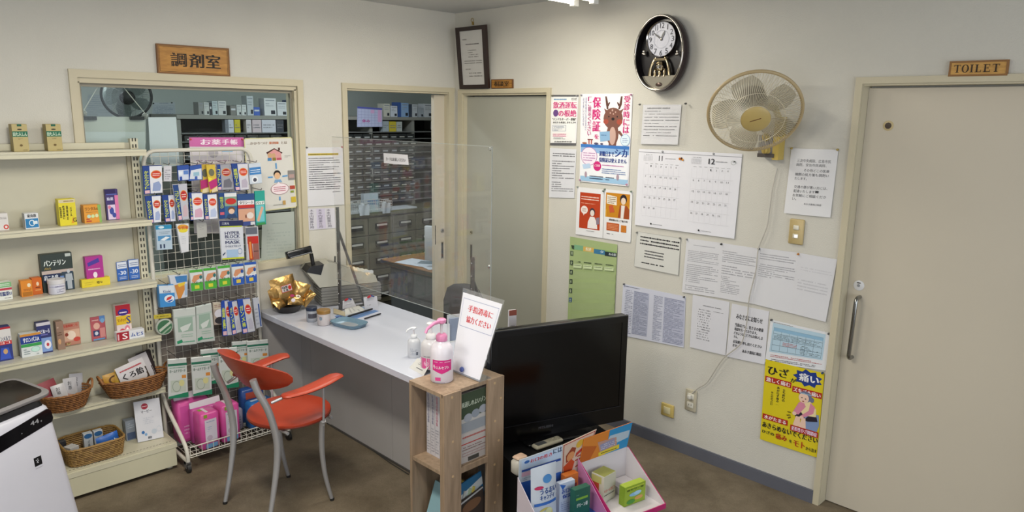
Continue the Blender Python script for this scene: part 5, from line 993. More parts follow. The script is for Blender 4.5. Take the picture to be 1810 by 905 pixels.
for i, (dx, dy, wd, ht, yaw, rl, col, it, lab) in enumerate((
    (-.085, -.065, .08, .06, .0, -.1, '#b98a22', [('e', .5, .5, .3, .3, '#5a3a14')], 'yellow brown snack packet in the black packet basket'),
    (-.05, -.075, .07, .07, .0, .1, '#c29a2a', [('e', .6, .6, .25, .25, '#4a3414')], 'golden packet leaning in the middle of the black packet basket'),
    (.005, -.095, .11, .095, .05, -.22, '#c6c2c4', [('p', [(.05,.75),(.98,.42),(.98,.98),(.05,.98)], '#2e2018'), ('l', .1, .14, .9, .3, '#b0404a', 1, 1), ('T', .12, .36, .85, .66, '#1e1a1c', 'くろ飴'), ('p', [(.05,.98),(.98,.66),(.98,.98)], '#3a281c')], 'large white and black candy packet tilted at the front of the basket'),
    (.06, -.075, .075, .115, .1, -.2, '#bab6ba', [('p', [(.05,.7),(.98,.55),(.98,.98),(.05,.98)], '#2e2018'), ('V', .3, .2, .6, .6, '#1e1a1c', '飴S')], 'upright white and black candy packet beside the large one'),
    (.085, -.055, .06, .12, .15, -.1, '#2b2224', [('r', .3, .1, .7, .6, '#b8b4b8')], 'mostly black candy packet at the handle of the basket'))):
    pouch('candy_packet', lab, (BX2[0]+dx, dy-.035, z5+.008), wd*1.3, ht*1.22, .016, yaw, .3, col, it, group='packets in the wicker baskets', roll=rl)
zb3 = SB+.012
for (dx, dy, wd, dp, ht, yaw, col, it, lab) in (
    (-.105, -.185, .045, .05, .075, .4, '#b9b7b6', [('l', .1, .2, .9, .8, '#8a8a8c', 3)], 'plain white carton leaning at the purifier side of the tan basket'),
    (-.03, -.125, .040, .03, .105, .0, '#b4b8bc', [('e', .5, .14, .46, .12, '#2a5a8a'), ('v', .4, .32, .65, .9, '#3a4a5a', '点鼻薬')], 'slim white carton with blue top in the tan basket'),
    (.016, -.125, .040, .03, .105, .0, '#b0b5ba', [('e', .5, .14, .46, .12, '#2a5a8a'), ('v', .4, .32, .65, .9, '#3a4a5a', '目薬液')], 'slim white carton with blue top beside the blue packet'),
    (-.150, -.095, .05, .03, .085, .1, '#2a2a2e', [], 'black carton at the end of the tan basket')):
    carton('basket_carton', lab, Matrix.Translation((cx3+dx, cy3+.135+dy, zb3)) @ Matrix.Rotation(yaw, 4, 'Z'), wd, dp, ht, col, it, cat='box', group='cartons in the tan basket')
pouch('blue_tissue_packet', 'bright blue packet lying in the tan basket', (cx3+.07, cy3-.035, zb3+.02), .105, .07, .03, .12, .15, '#2760b4', [('T', .15, .4, .85, .6, '#d8e2f0', 'ウエット')], roll=-.1)
# white booklet pack leaning on the base deck
p = hz(P('Z3', 775, 520), SB); q = hz(P('Z3', 920, 488), SB); zt = hy(P('Z3', 745, 300), -.07).z
X = Matrix.Translation((p.x, p.y, SB+.0032)) @ Matrix.Rotation(math.atan2(q.y-p.y, q.x-p.x), 4, 'Z') @ Matrix.Rotation(-.22, 4, 'X'); wd = (q-p).length; ht = .165/.9
ht = (hy(P('Z3', 745, 300), (p.y+.03)).z-SB)/math.cos(.22)
carton('white_gift_pack', 'white pack with a red oval emblem leaning on the base deck', X, wd, .014, ht, '#cfcfd4', [('e', .40, .15, .13, .075, '#a0283a'), ('l', .3, .13, .5, .17, '#e6c6cc', 1, 1), ('T', .24, .24, .66, .31, '#4a4a50', 'マービー'), ('l', .3, .42, .7, .6, '#b9bcc6', 4, .7), ('e', .24, .78, .06, .04, '#2f6aa8'), ('e', .34, .84, .05, .035, '#7aa0c6'), ('e', .66, .80, .10, .06, '#b9c2cc'), ('o', .85, .76, .09, .07, '#b0bcc8', .1), ('T', .4, .9, .55, .96, '#5a6066', '飴')], cat='pack')
carton('clear_blue_carton', 'small translucent blue grey carton behind the white pack on the deck', Matrix.Translation((p.x-.035, -.085, SB)), .05, .045, .11, '#8a929c', [('r', .1, .6, .9, .95, '#4a5a78'), ('l', .2, .1, .8, .4, '#b9c0c8', 3)], cat='box')

# ------------------------------------------------------------------ wire rack with hanging packs
RW = M('#cdc9bd', .4, var=.03); GY = -.050; RXL, RXR = -2.116, -1.548; RT = 1.655
def wire_rack():
    t = thing('wire_display_rack', 'white wire grid rack on casters hung with packs between shelf and counter', 'display rack', ((RXL+RXR)/2, -.15, 0))
    b = MB(); pts = [(RXL, GY, .06)]+[(RXL, GY, RT-.06)]
    for i in range(1, 7): a = math.pi/2*i/6; pts.append((RXL+.06-.06*math.cos(a), GY, RT-.06+.06*math.sin(a)))
    for i in range(7): a = math.pi/2*i/6; pts.append((RXR-.06+.06*math.sin(a), GY, RT-.06+.06*math.cos(a)))
    pts.append((RXR, GY, .06)); b.tube(pts, .0105, RW, 10); b.build('outer_frame', t, 60)
    b = MB(); n = 14
    for i in range(1, n): x = RXL+(RXR-RXL)*i/n; b.tube([(x, GY, .16), (x, GY, RT-.01)], .0014, RW, 4)
    k = 0; z = .18
    while z < RT-.02: b.tube([(RXL, GY-.002, z), (RXR, GY-.002, z)], .0014, RW, 4); z += .0425
    b.build('wire_mesh', t, 0, 'stuff')
    for x in (RXL, RXR):
        b = MB(); b.tube(smooth_path([Vector(q) for q in ((x, GY, .34), (x+.0, -.12, .275), (x, -.26, .19), (x, -.33, .14), (x, -.352, .10), (x, -.352, .062))], 3), .0105, RW, 10); b.tube([(x, GY, .062), (x, -.352, .062)], .010, RW, 8); b.build('side_leg', t, 60)
        for y in (-.335, GY-.005):
            cst = MB(Matrix.Translation((x+.0, y, 0))); cst.X = frame((x, y-.012, .024), (0, 1, 0), (1, 0, 0)); cst.lathe([(.024, -.009), (.024, .009)], M('#201f1e', .5), 16); c = cst.build('caster', t, 50)
            cb = MB(); cb.box((x-.014, y-.02, .028), (x-.011, y+.008, .058), M('#8d8b88', .3, .7)); cb.box((x+.011, y-.02, .028), (x+.014, y+.008, .058), M('#8d8b88', .3, .7)); cb.box((x-.014, y-.018, .048), (x+.014, y+.01, .058), M('#8d8b88', .3, .7)); cb.build('caster_fork', c)
    b = MB(); z = .095
    for q in (z, z+.045): b.tube([(RXL+.01, -.36, q), (RXR-.01, -.36, q)], .0035, RW, 6)
    for i in range(19): x = RXL+.012+(RXR-RXL-.024)*i/18; b.tube([(x, -.36, z+.045), (x, -.36, z-.012), (x, GY-.01, z-.012)], .0018, RW, 4)
    for j in range(5): y = -.36+.07*j; b.tube([(RXL+.01, y, z-.012), (RXR-.01, y, z-.012)], .0018, RW, 4)
    b.build('wire_basket_mesh', t, 0, 'stuff')
    b = MB(); b.box((RXL+.012, -.034, .10), (RXR-.012, -.026, .94), M('#857c73', .6, var=.05)); b.build('wall_shade_board', t)  # added board, its grey brown stands in for shade on the wall behind
    return t
RACK = wire_rack(); BZ = .0855
HK = M('#6f6d6a', .35, .7)
def pack(name, label, zoom, pts, Y, th, body, items, group='packs hung on the wire rack', hook=True, clearbody=None, cat='pack', bow=.003):
    q = [hy(P(zoom, *p), Y) for p in pts]; n = Vector((0, -1, 0)); mp = quadmap(q, n); m = clearbody or M(body, .35, var=.03)
    def ring(ins, d): return [mp(u, v, d) for u, v in ((ins, ins), (ins, 1-ins), (1-ins, 1-ins), (1-ins, ins))]
    b = MB(); b.loft([ring(.03, -th), ring(0, -th*.6), ring(0, -th*.3), ring(.02, 0)], m); o = tag(b.build(name), label, cat, group)
    if items: pb = MB(); draw(pb, mp, items, .0005, .0001); pb.build('print', o)
    if hook:
        tc = (q[0]+q[1])/2; b = MB(); b.tube([(tc.x, GY, tc.z+.010), (tc.x, Y-.018, tc.z+.006), (tc.x, Y-.026, tc.z+.016)], .0021, HK, 5); b.build('hook', RACK)
    return o
R4 = lambda a, b, c, d: [(a, b), (c, b), (c, d), (a, d)]
def band(stripe, txt, disc='#c23a28', art='#8a9ac0', sw=.34, back='#d6d8e0'):
    return [('r', sw, .02, .98, .98, back), ('r', .01, .01, sw, .99, stripe), ('V', sw*.18, .18, sw*.82, .82, '#c8d23a', txt), ('r', sw*.12, .86, sw*.88, .97, '#d8b0b8'), ('e', (1+sw)/2, .32, (1-sw)*.42, .15, '#d8873a'), ('e', (1+sw)/2, .32, (1-sw)*.36, .125, disc), ('l', sw+.14, .26, .86, .38, '#f0d8d0', 2, 1), ('p', [(sw+.1,.9),(sw+.16,.62),(.8,.56),(.92,.72),(.86,.9)], art)]
NAVY = '#1f3f86'
pack('net_bandage_pack', 'blue striped net bandage pack with a knee drawing in the top hanging row', 'Z4', [(98,150),(256,144),(262,368),(114,380)], -.13, .014, NAVY, band(NAVY, 'かんたんネット'))
pack('price_card', 'small white card of scribbles hung between packs in the top row', 'Z4', R4(268,150,332,274), -.11, .002, '#c6c6cc', [('l', .15, .2, .85, .9, '#7a7a86', 5, .7)], cat='card')
pack('eye_patch_pack', 'small blue and white dressing pack beside the scribbled card', 'Z4', [(376,148),(470,142),(474,266),(386,272)], -.12, .014, '#22489a', [('r', .05, .3, .95, .95, '#c6cede'), ('r', .1, .4, .4, .6, '#d8dfe8'), ('r', .5, .34, .92, .6, '#5a7fc0'), ('r', .12, .72, .36, .95, '#2a4a9a')])
pack('tape_box_pack', 'tilted white and blue box pack in the top row', 'Z4', [(478,150),(572,138),(584,262),(470,274)], -.125, .02, '#2a50a0', [('p', [(.1,.3),(.95,.25),(.9,.95),(.05,.85)], '#ccd2dc'), ('r', .3, .45, .75, .7, '#8fb4c8'), ('r', .4, .72, .6, .95, '#3a5aa6')])
pack('insole_pack', 'yellow and magenta pack partly behind its twin', 'Z4', [(556,140),(632,136),(646,362),(566,374)], -.12, .012, '#c0a23a', [('p', [(0,.55),(1,.5),(1,.78),(0,.85)], '#a82a6a'), ('e', .5, .3, .3, .14, '#5a5a4a'), ('p', [(.1,.99),(.2,.86),(.9,.8),(.95,.98)], '#d8c8a0')])
pack('insole_pack', 'yellow and magenta pack hung in front of its twin', 'Z4', [(606,142),(678,138),(704,356),(640,372)], -.135, .012, '#cdb03c', [('p', [(0,.6),(1,.5),(1,.78),(.1,.88)], '#b02a70'), ('e', .5, .28, .32, .13, '#6a6a54'), ('p', [(.2,.98),(.3,.88),(.95,.8),(.98,.98)], '#d8c8a0'), ('p', [(0,.4),(.5,.5),(.1,.6)], '#e0d040')])
pack('cotton_swab_pack', 'navy striped pack with grey picture in the top row', 'Z4', [(692,138),(800,132),(832,340),(700,348)], -.125, .014, '#8f8f98', band(NAVY, 'コットン', '#9a2a2a', '#6a6a74', .26, '#9c9ca4'))
pack('pad_pack', 'navy striped pack with orange disc near the rack upright', 'Z4', [(808,132),(940,128),(952,342),(842,350)], -.135, .014, NAVY, band(NAVY, '滅菌ガーゼ', '#c8402a', '#b0a8b8', .36, '#c9c9d2'))
pack('tape_roll_pack', 'white and blue pack showing a tape roll at the rack upright', 'Z4', [(948,132),(1042,124),(1058,288),(958,300)], -.14, .016, '#c3cdd8', [('r', .02, .2, .98, .55, '#3a7ab8'), ('l', .1, .28, .9, .48, '#d8e4ee', 2, 1), ('e', .42, .78, .26, .16, '#dfe3e8'), ('e', .42, .8, .15, .09, '#4a4a58')])
pack('net_bandage_pack', 'blue striped net bandage pack at the shelf end of the second row', 'Z4', [(118,392),(246,384),(250,602),(150,612)], -.14, .014, NAVY, band(NAVY, 'かんたんネット', '#b8322a', '#9aa8cc', .42))
pack('net_bandage_pack', 'blue striped net bandage pack with a hand drawing, second in the second row', 'Z4', [(254,386),(352,378),(366,594),(282,602)], -.13, .014, NAVY, band(NAVY, 'かんたんネット', '#b8322a', '#9aa8cc', .5))
pack('cotton_ball_pack', 'tall navy striped pack with red discs overlapping both hanging rows', 'Z4', [(338,300),(456,292),(472,578),(388,592)], -.15, .016, '#b9b9c4', band('#20427c', 'コットンボール', '#b02a2c', '#c0a8b0', .38, '#b4b6c0'))
pack('net_bandage_pack', 'blue striped net bandage pack with a pink flower mark', 'Z4', [(468,366),(578,362),(592,578),(486,588)], -.135, .014, NAVY, band(NAVY, 'かんたん', '#c8362a', '#c8a0b4', .2))
pack('net_bandage_pack', 'blue striped net bandage pack beside the mask pack', 'Z4', [(582,378),(692,372),(702,574),(600,582)], -.14, .014, NAVY, band(NAVY, 'かんたんネット', '#c8362a', '#b0bcd8', .32))
pack('child_mask_pack', 'navy striped pack with a child wearing a mask', 'Z4', [(708,368),(852,360),(862,566),(716,576)], -.145, .014, '#2c5a8a', [('r', .3, .02, .98, .16, '#d6d8da'), ('r', .3, .16, .98, .52, '#7d9a86'), ('e', .65, .34, .3, .12, '#b8302a'), ('r', .01, .01, .3, .99, '#20407a'), ('V', .05, .15, .24, .6, '#b8cc3a', '眼帯マスク'), ('r', .04, .74, .26, .84, '#c05a68'), ('e', .66, .68, .2, .13, '#6a4630'), ('e', .66, .73, .16, .1, '#d8b8a2'), ('p', [(.36,.99),(.45,.84),(.86,.84),(.96,.99)], '#2a3f66')])
pack('wound_sheet_pack', 'blue pack with white red title and skin picture', 'Z4', [(856,376),(994,370),(1004,624),(866,636)], -.15, .012, '#27487e', [('r', .02, .2, .96, .34, '#d8d6d8'), ('T', .1, .22, .9, .32, '#2a2a30', 'タリシート'), ('r', .02, .34, .96, .44, '#b8322c'), ('r', .02, .46, .96, .86, '#c99a80'), ('e', .7, .68, .2, .1, '#d8ccc4'), ('e', .45, .7, .05, .06, '#7a4a3a'), ('r', .0, .88, .98, .98, '#3a4a86'), ('r', .7, .88, .96, .98, '#c6c8cc')])
pack('teal_patch_pack', 'teal pack with a foot picture at the rack upright', 'Z4', [(994,352),(1076,346),(1090,618),(1008,628)], -.145, .012, '#2a9a8c', [('r', .05, .3, .9, .4, '#d0dcd8'), ('T', .1, .31, .85, .39, '#2a4a48', 'パッド'), ('r', .05, .42, .85, .9, '#6ab8c0'), ('p', [(.1,.85),(.4,.6),(.6,.45),(.8,.5),(.55,.7),(.3,.9)], '#d0a288'), ('r', .1, .93, .9, .99, '#3a8a4a')])
pack('light_blue_gauze_pack', 'light blue gauze box pack alone below the second row', 'Z4', [(202,628),(330,620),(342,818),(216,828)], -.13, .03, '#a9bccc', [('r', 0, 0, 1, .16, '#2a86b0'), ('e', .35, .08, .18, .05, '#cfe0e8'), ('r', .1, .42, .9, .62, '#4a86b4'), ('p', [(.2,.6),(.6,.46),(.85,.5),(.5,.62)], '#d6dde2'), ('r', .2, .76, .3, .92, '#2a3a5a'), ('r', .42, .76, .52, .92, '#2a3a5a'), ('l', .2, .24, .9, .36, '#8a9aac', 2)])
pack('cream_tube_pack', 'white tapered tube pack with yellow red head', 'Z4', [(368,616),(470,612),(470,838),(412,850)], -.135, .02, '#cdcfd4', [('e', .5, .12, .46, .1, '#d8a03a'), ('e', .5, .22, .4, .08, '#d8c83a'), ('T', .12, .08, .9, .19, '#b8302a', 'お得用'), ('l', .25, .4, .75, .7, '#b4b8c0', 4, .6)])
pack('blank_card', 'plain grey card hung alone on the bare grid', 'Z4', [(530,602),(612,598),(616,716),(538,730)], -.10, .002, '#a9a9a4', [('l', .2, .2, .8, .5, '#8a8a88', 3, .7)], cat='card')
pack('mask_bag', 'large white mask bag with bold block capitals', 'Z4', [(712,590),(902,584),(916,890),(734,902)], -.16, .012, '#c6cad2', [('r', 0, 0, 1, .15, '#222a52'), ('r', .02, .14, .95, .17, '#a8b82a'), ('T', .1, .04, .4, .1, '#c8ccd8', '三次元'), ('T', .2, .28, .82, .36, '#27305a', 'HYPER'), ('T', .2, .37, .82, .45, '#27305a', 'BLOCK'), ('l', .22, .465, .8, .505, '#5a6488', 1, 1), ('T', .2, .52, .82, .6, '#27305a', 'MASK'), ('T', .18, .63, .85, .69, '#4a5274', 'ウイルスブロック'), ('r', .22, .75, .72, .95, '#9ab4d0'), ('o', .8, .8, .1, .08, '#6a86b0', .15), ('p', [(.05,.86),(.16,.8),(.17,.83),(.06,.9)], '#3a4a68'), ('r', .02, .955, .98, .995, '#b8c030')])
pack('red_thermometer_pack', 'red and white pack showing an orange tool beside the mask bag', 'Z4', [(922,640),(1024,634),(1040,900),(934,910)], -.15, .016, '#b9b9be', [('r', .02, .02, .9, .22, '#5f6470'), ('r', .1, .28, .95, .5, '#b82a24'), ('p', [(.12,.34),(.42,.34),(.5,.98),(.2,.98)], '#a83a1c'), ('p', [(.22,.44),(.36,.44),(.4,.94),(.26,.94)], '#d8843a'), ('r', .5, .5, .95, .98, '#8f5a50'), ('l', .55, .7, .9, .76, '#2a2a2c', 1, 1)])
pack('nasal_wash_pack', 'light blue and white box pack with red blue mark', 'Z5', [(134,292),(262,286),(276,460),(150,472)], -.16, .04, '#3a86c4', [('r', .03, .02, .98, .36, '#cbd4dc'), ('T', .28, .22, .75, .35, '#27407c', 'Kiseki'), ('e', .62, .62, .32, .17, '#d6dde4'), ('p', [(.4,.7),(.5,.56),(.8,.5),(.72,.64)], '#c23a34'), ('p', [(.45,.74),(.8,.66),(.84,.7),(.6,.78)], '#2f4fa0')])
pack('supporter_pack', 'white pack with orange band and arm picture behind the light blue box', 'Z5', [(218,214),(372,206),(370,386),(262,410)], -.13, .03, '#c4c8d0', [('p', [(.3,.05),(.95,.02),(.95,.3),(.35,.32)], '#3f78b0'), ('p', [(.2,.4),(.8,.34),(.9,.5),(.5,.98),(.3,.98)], '#c8843c'), ('p', [(.4,.36),(.85,.3),(.8,.44),(.45,.5)], '#d8b83a'), ('r', .8, .4, .96, .9, '#9ab0c8')])
for i, (x0, y0, x1, y1, top, lab) in enumerate(((383,165,495,340,'#4aa03a','green plaster box pack at the shelf end of the plaster row'), (494,150,604,325,'#4aa03a','green plaster box pack in the middle of the plaster row'), (608,132,714,305,'#4aa03a','green plaster box pack next to the blue plaster boxes'), (718,118,824,293,'#2a55a8','blue plaster box pack next to the green plaster boxes'), (822,104,924,278,'#2a55a8','blue plaster box pack at the rack upright'))):
    pack('plaster_box_pack', lab, 'Z5', [(x0, y0+6), (x1-8, y0-4), (x1, y1-8), (x0+18, y1+4)], -.14, .03, '#ccd0d0', [('r', 0, 0, 1, .12, top), ('r', .0, .6, 1, .97, top), ('p', [(.1,.5),(.3,.26),(.95,.22),(.9,.36),(.5,.5),(.3,.62)], '#c88a64'), ('e', .84, .36, .12, .09, '#2f6a6a' if i < 3 else '#274a90'), ('T', .1, .54, .9, .66, '#274a2c' if i < 3 else '#eef0f4', 'リバガーゼ'), ('r', .3, .72, .68, .88, '#c6c43a' if i < 3 else '#d0b84a')])
def disc_pack():
    p = hy(P('Z5', 187, 625), -.14); r = abs(hy(P('Z5', 115, 625), -.14).x-p.x); b = MB(frame(p, (1, 0, 0), (0, -1, 0)))
    b.lathe([(r*.96, -.02), (r, -.016), (r, -.003), (r*.93, 0), (.001, 0)], M('#a9ada4', .3), 28); o = tag(b.build('tape_disc_pack', None, 40), 'round green white tape pack low at the shelf end of the rack', 'pack', 'packs hung on the wire rack')
    b = MB(); draw(b, lambda u, v, d: (p.x+(u-.5)*2*r, p.y-d, p.z-(v-.5)*2*r), [('e', .5, .5, .42, .42, '#3d6a4c'), ('p', [(.14,.62),(.8,.2),(.88,.32),(.22,.76)], '#b4bcae'), ('p', [(.3,.86),(.84,.5),(.87,.58),(.42,.9)], '#8fa690')]); b.build('print', o)
    pack('yellow_header_card', 'yellow header card above the round tape pack', 'Z5', [(98,528),(236,516),(240,548),(100,562)], -.138, .001, '#b8a83a', [('l', .1, .3, .9, .7, '#6a6420', 1, .9)], cat='card')
disc_pack()
def gauze(items=()): return [('r', .04, .2, .96, .24, '#a4b4ac'), ('r', .16, .24, .84, .62, '#8fa698'), ('p', [(.24,.5),(.4,.46),(.78,.4),(.6,.58),(.34,.62)], '#c6ccc8')]+list(items)+[('l', .28, .67, .82, .78, '#8fae9c', 2, 1), ('p', [(.06,.86),(.3,.82),(.34,.9),(.08,.94)], '#2a8a62'), ('l', .34, .86, .9, .93, '#4a9a7a', 1, 1)]
pack('gauze_pouch', 'clear white green gauze pouch with an envelope shaped window', 'Z5', [(252,488),(432,466),(446,764),(276,782)], -.15, .02, '#bcc2be', gauze())
pack('gauze_pouch', 'clear white green gauze pouch overlapping the envelope windowed one', 'Z5', [(436,462),(560,434),(592,738),(442,758)], -.145, .02, '#b6bcb8', gauze())
pack('face_mask_pack', 'tan and dark face mask pack in the lower hanging row', 'Z5', [(570,430),(684,420),(694,600),(580,612)], -.135, .016, '#a3968c', [('r', .02, .02, .96, .3, '#b8ae9c'), ('l', .1, .08, .9, .24, '#7a4a4a', 2, .8), ('e', .5, .5, .42, .2, '#c6c4cc'), ('e', .48, .8, .4, .16, '#2c2a2e')])
for i, (pts, lab) in enumerate((([(636,416),(700,408),(744,690),(650,700)], 'navy striped swab pack at the mask side of the lower row'), ([(692,422),(762,410),(806,664),(730,692)], 'navy striped swab pack in the middle of the lower row'), ([(766,404),(868,392),(912,660),(812,682)], 'navy striped swab pack with a red disc in the lower row'))):
    pack('swab_pack', lab, 'Z5', pts, -.14-.008*i, .012, NAVY, band('#2246a0', 'ガンメ棒' if i else '綿棒', '#b82a34', '#b0aebc', .42, '#bcbec8'))
pack('white_blue_pack', 'white pack with a navy edge at the rack upright', 'Z5', [(890,396),(938,388),(968,626),(918,640)], -.13, .02, '#b4b8c2', [('r', .7, .2, .9, .95, '#2a4a8a'), ('l', .15, .3, .6, .9, '#8a90a0', 5, .7)])
def pad_items(): return [('r', 0, .12, 1, .18, '#2a6a54'), ('T', .08, .27, .9, .35, '#3a5a4c', 'ホームケアガード'), ('l', .08, .2, .9, .25, '#5a8a72', 1, 1), ('r', .7, .42, .92, .5, '#c8843c'), ('r', .12, .54, .88, .84, '#b4bcb0'), ('o', .42, .7, .22, .14, '#8f9a8c', .15), ('e', .68, .62, .14, .08, '#c8c48a'), ('p', [(0,.99),(0,.94),(.5,.9),(1,.86),(1,.99)], '#1f7a58')]
for i, (pts, Y, lab) in enumerate((([(76,130),(172,122),(182,322),(80,332)], -.19, 'white green wound pad pack beside the wicker basket'), ([(194,122),(296,110),(302,308),(206,318)], -.20, 'white green wound pad pack second from the shelf'), ([(242,82),(346,70),(350,250),(258,262)], -.15, 'white green wound pad pack behind the second one'), ([(332,76),(428,66),(438,272),(344,282)], -.17, 'white green wound pad pack behind the chair back'),
      ([(402,42),(486,34),(494,180),(410,190)], -.13, 'white green wound pad pack high behind the chair back'), ([(478,38),(586,28),(594,190),(488,200)], -.15, 'white green wound pad pack at the rack upright'))):
    pack('wound_pad_pack', lab, 'Z6', pts, Y, .012, '#c2c6c4', pad_items())
# goods lying in the basket at the foot of the rack
def block(name, label, c, wd, dp, ht, yaw, body, items, top=(), group='packages in the basket of the rack', flap=None):
    X = Matrix.Translation(c) @ Matrix.Rotation(yaw, 4, 'Z'); b = MB(X); b.rbox((-wd/2, -dp/2, 0), (wd/2, dp/2, ht), .018, M(body, .3, var=.08, scale=30), 3); o = tag(b.build(name, None, 50), label, 'package', group)
    pb = MB(X); 
    if items: draw(pb, lambda u, v, d: ((u-.5)*(wd-.03), -dp/2-d, ht*(1-v)), items)
    if top: draw(pb, lambda u, v, d: ((u-.5)*(wd-.03), (0.5-v)*(dp-.03), ht+d), top)
    if pb.v: pb.build('print', o)
    if flap: b = MB(X); b.add([(-wd*.48, -.006, ht), (wd*.48, -.006, ht), (wd*.48, .004, ht+.035), (-wd*.48, .004, ht+.03), (-wd*.48, .012, ht), (wd*.48, .012, ht)], [(0, 1, 2, 3), (3, 2, 5, 4), (0, 3, 4), (1, 5, 2)], M(flap, .5)); b.build('sealed_flap', o)
PK = '#cc4f96'
pinkf = [('r', .1, .18, .95, .8, '#cfc6d2'), ('l', .2, .22, .8, .27, '#7a86b0', 1, 1), ('l', .2, .36, .6, .52, '#8fa0c0', 3, .6), ('e', .4, .68, .2, .07, '#b9a6b8'), ('r', .1, .84, .95, .96, '#6a9ac0'), ('r', .05, .03, .3, .12, '#8a9a3a')]
block('pink_diaper_pack', 'magenta package with a green corner at the back of the rack basket', (-2.005, -.125, BZ), .17, .10, .235, .0, PK, [('r', .0, .1, .9, .9, '#c8509a'), ('e', .5, .4, .2, .1, '#d8b03a'), ('r', .6, .08, .98, .3, '#3a8a34'), ('l', .64, .12, .94, .24, '#d8e6c0', 2, 1), ('l', .1, .55, .8, .8, '#d8a0c4', 3)], flap='#c9c3ca')
block('pink_diaper_pack', 'magenta package with lilac top behind the two upright ones', (-1.955, -.205, BZ), .17, .05, .20, .0, '#b84a92', [('l', .1, .2, .9, .4, '#d8b0cc', 2)], flap='#c9c3ca')
block('pink_diaper_pack', 'upright pink package with pale front panel at the shelf side', (-1.985, -.285, BZ), .105, .10, .205, .05, PK, pinkf, [('r', .3, .0, .5, 1, '#cfc6cc'), ('r', .05, .1, .25, .5, '#8a9a3a')])
block('pink_diaper_pack', 'upright pink package with pale front panel at the chair side', (-1.868, -.275, BZ), .105, .10, .215, .05, PK, pinkf, [('r', .3, .0, .5, 1, '#cfc6cc')])
block('lilac_wipe_pack', 'grey lilac soft package behind the chair leg in the basket', (-1.79, -.155, BZ), .075, .13, .13, .1, '#8a8496', [('l', .1, .2, .9, .8, '#5a5668', 5, .7)], [('l', .1, .1, .9, .9, '#a8a2b4', 4, .8)])
block('blue_detergent_pack', 'bright blue package with a white pump bottle picture', (-1.658, -.225, BZ), .15, .08, .155, .08, '#2a6ab0', [('e', .5, .62, .2, .28, '#c6ccd8'), ('r', .4, .3, .6, .4, '#c6ccd8'), ('r', .0, .02, 1, .14, '#c3cad2'), ('l', .05, .2, .3, .6, '#c0d2e8', 4)], [('r', .1, .1, .9, .5, '#b8c8dc')])
block('navy_refill_pack', 'navy and white package behind the bright blue one', (-1.655, -.115, BZ), .14, .06, .20, .0, '#2a4a8a', [('r', .1, .1, .9, .3, '#b0503f'), ('r', .3, .35, .8, .9, '#b4bcc8')])
block('white_pink_pack', 'low white package with pink edges at the counter side of the basket', (-1.60, -.312, BZ), .075, .075, .055, .0, '#c6c0c4', [('r', .1, .3, .9, .7, '#c06a8a')], [('l', .1, .2, .9, .8, '#b8909f', 3)])

# ------------------------------------------------------------------ counter and what stands on it
CZ = .70; CX0, CX1, CYE = -1.53, -.872, -1.555
def counter():
    t = thing('service_counter', 'long counter with pale grey top and taupe front running out from the back wall', 'counter', ((CX0+CX1)/2, -.78, 0))
    b = MB(); b.rbox((CX0, CYE, CZ-.036), (CX1, -.001, CZ), .006, M('#c3c6d2', .28, var=.02, scale=3), 2); b.build('countertop', t)
    b = MB(); b.box((CX0+.002, CYE-.003, CZ-.034), (CX0+.0, -.002, CZ-.006), M('#a9a59f', .5)); 
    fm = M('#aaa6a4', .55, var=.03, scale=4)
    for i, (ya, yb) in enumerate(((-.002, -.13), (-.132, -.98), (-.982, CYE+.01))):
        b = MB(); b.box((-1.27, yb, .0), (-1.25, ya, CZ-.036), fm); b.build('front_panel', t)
    b = MB(); b.box((CX0+.012, -.014, 0), (-1.27, -.001, CZ-.036), fm); b.build('wall_shade_panel', t)  # added grey sheet imitating the shaded wall under the countertop
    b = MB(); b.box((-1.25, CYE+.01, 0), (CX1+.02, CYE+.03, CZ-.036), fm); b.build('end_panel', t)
    b = MB(); b.box((-1.25, CYE+.03, .35), (CX1+.02, -.003, .37), M('#a9a59f', .5)); b.build('inner_shelf', t)
    b = MB(); b.box((-1.276, CYE+.02, 0), (-1.271, -.35, .012), M('#4a4744', .5)); b.build('floor_strip', t)
counter()
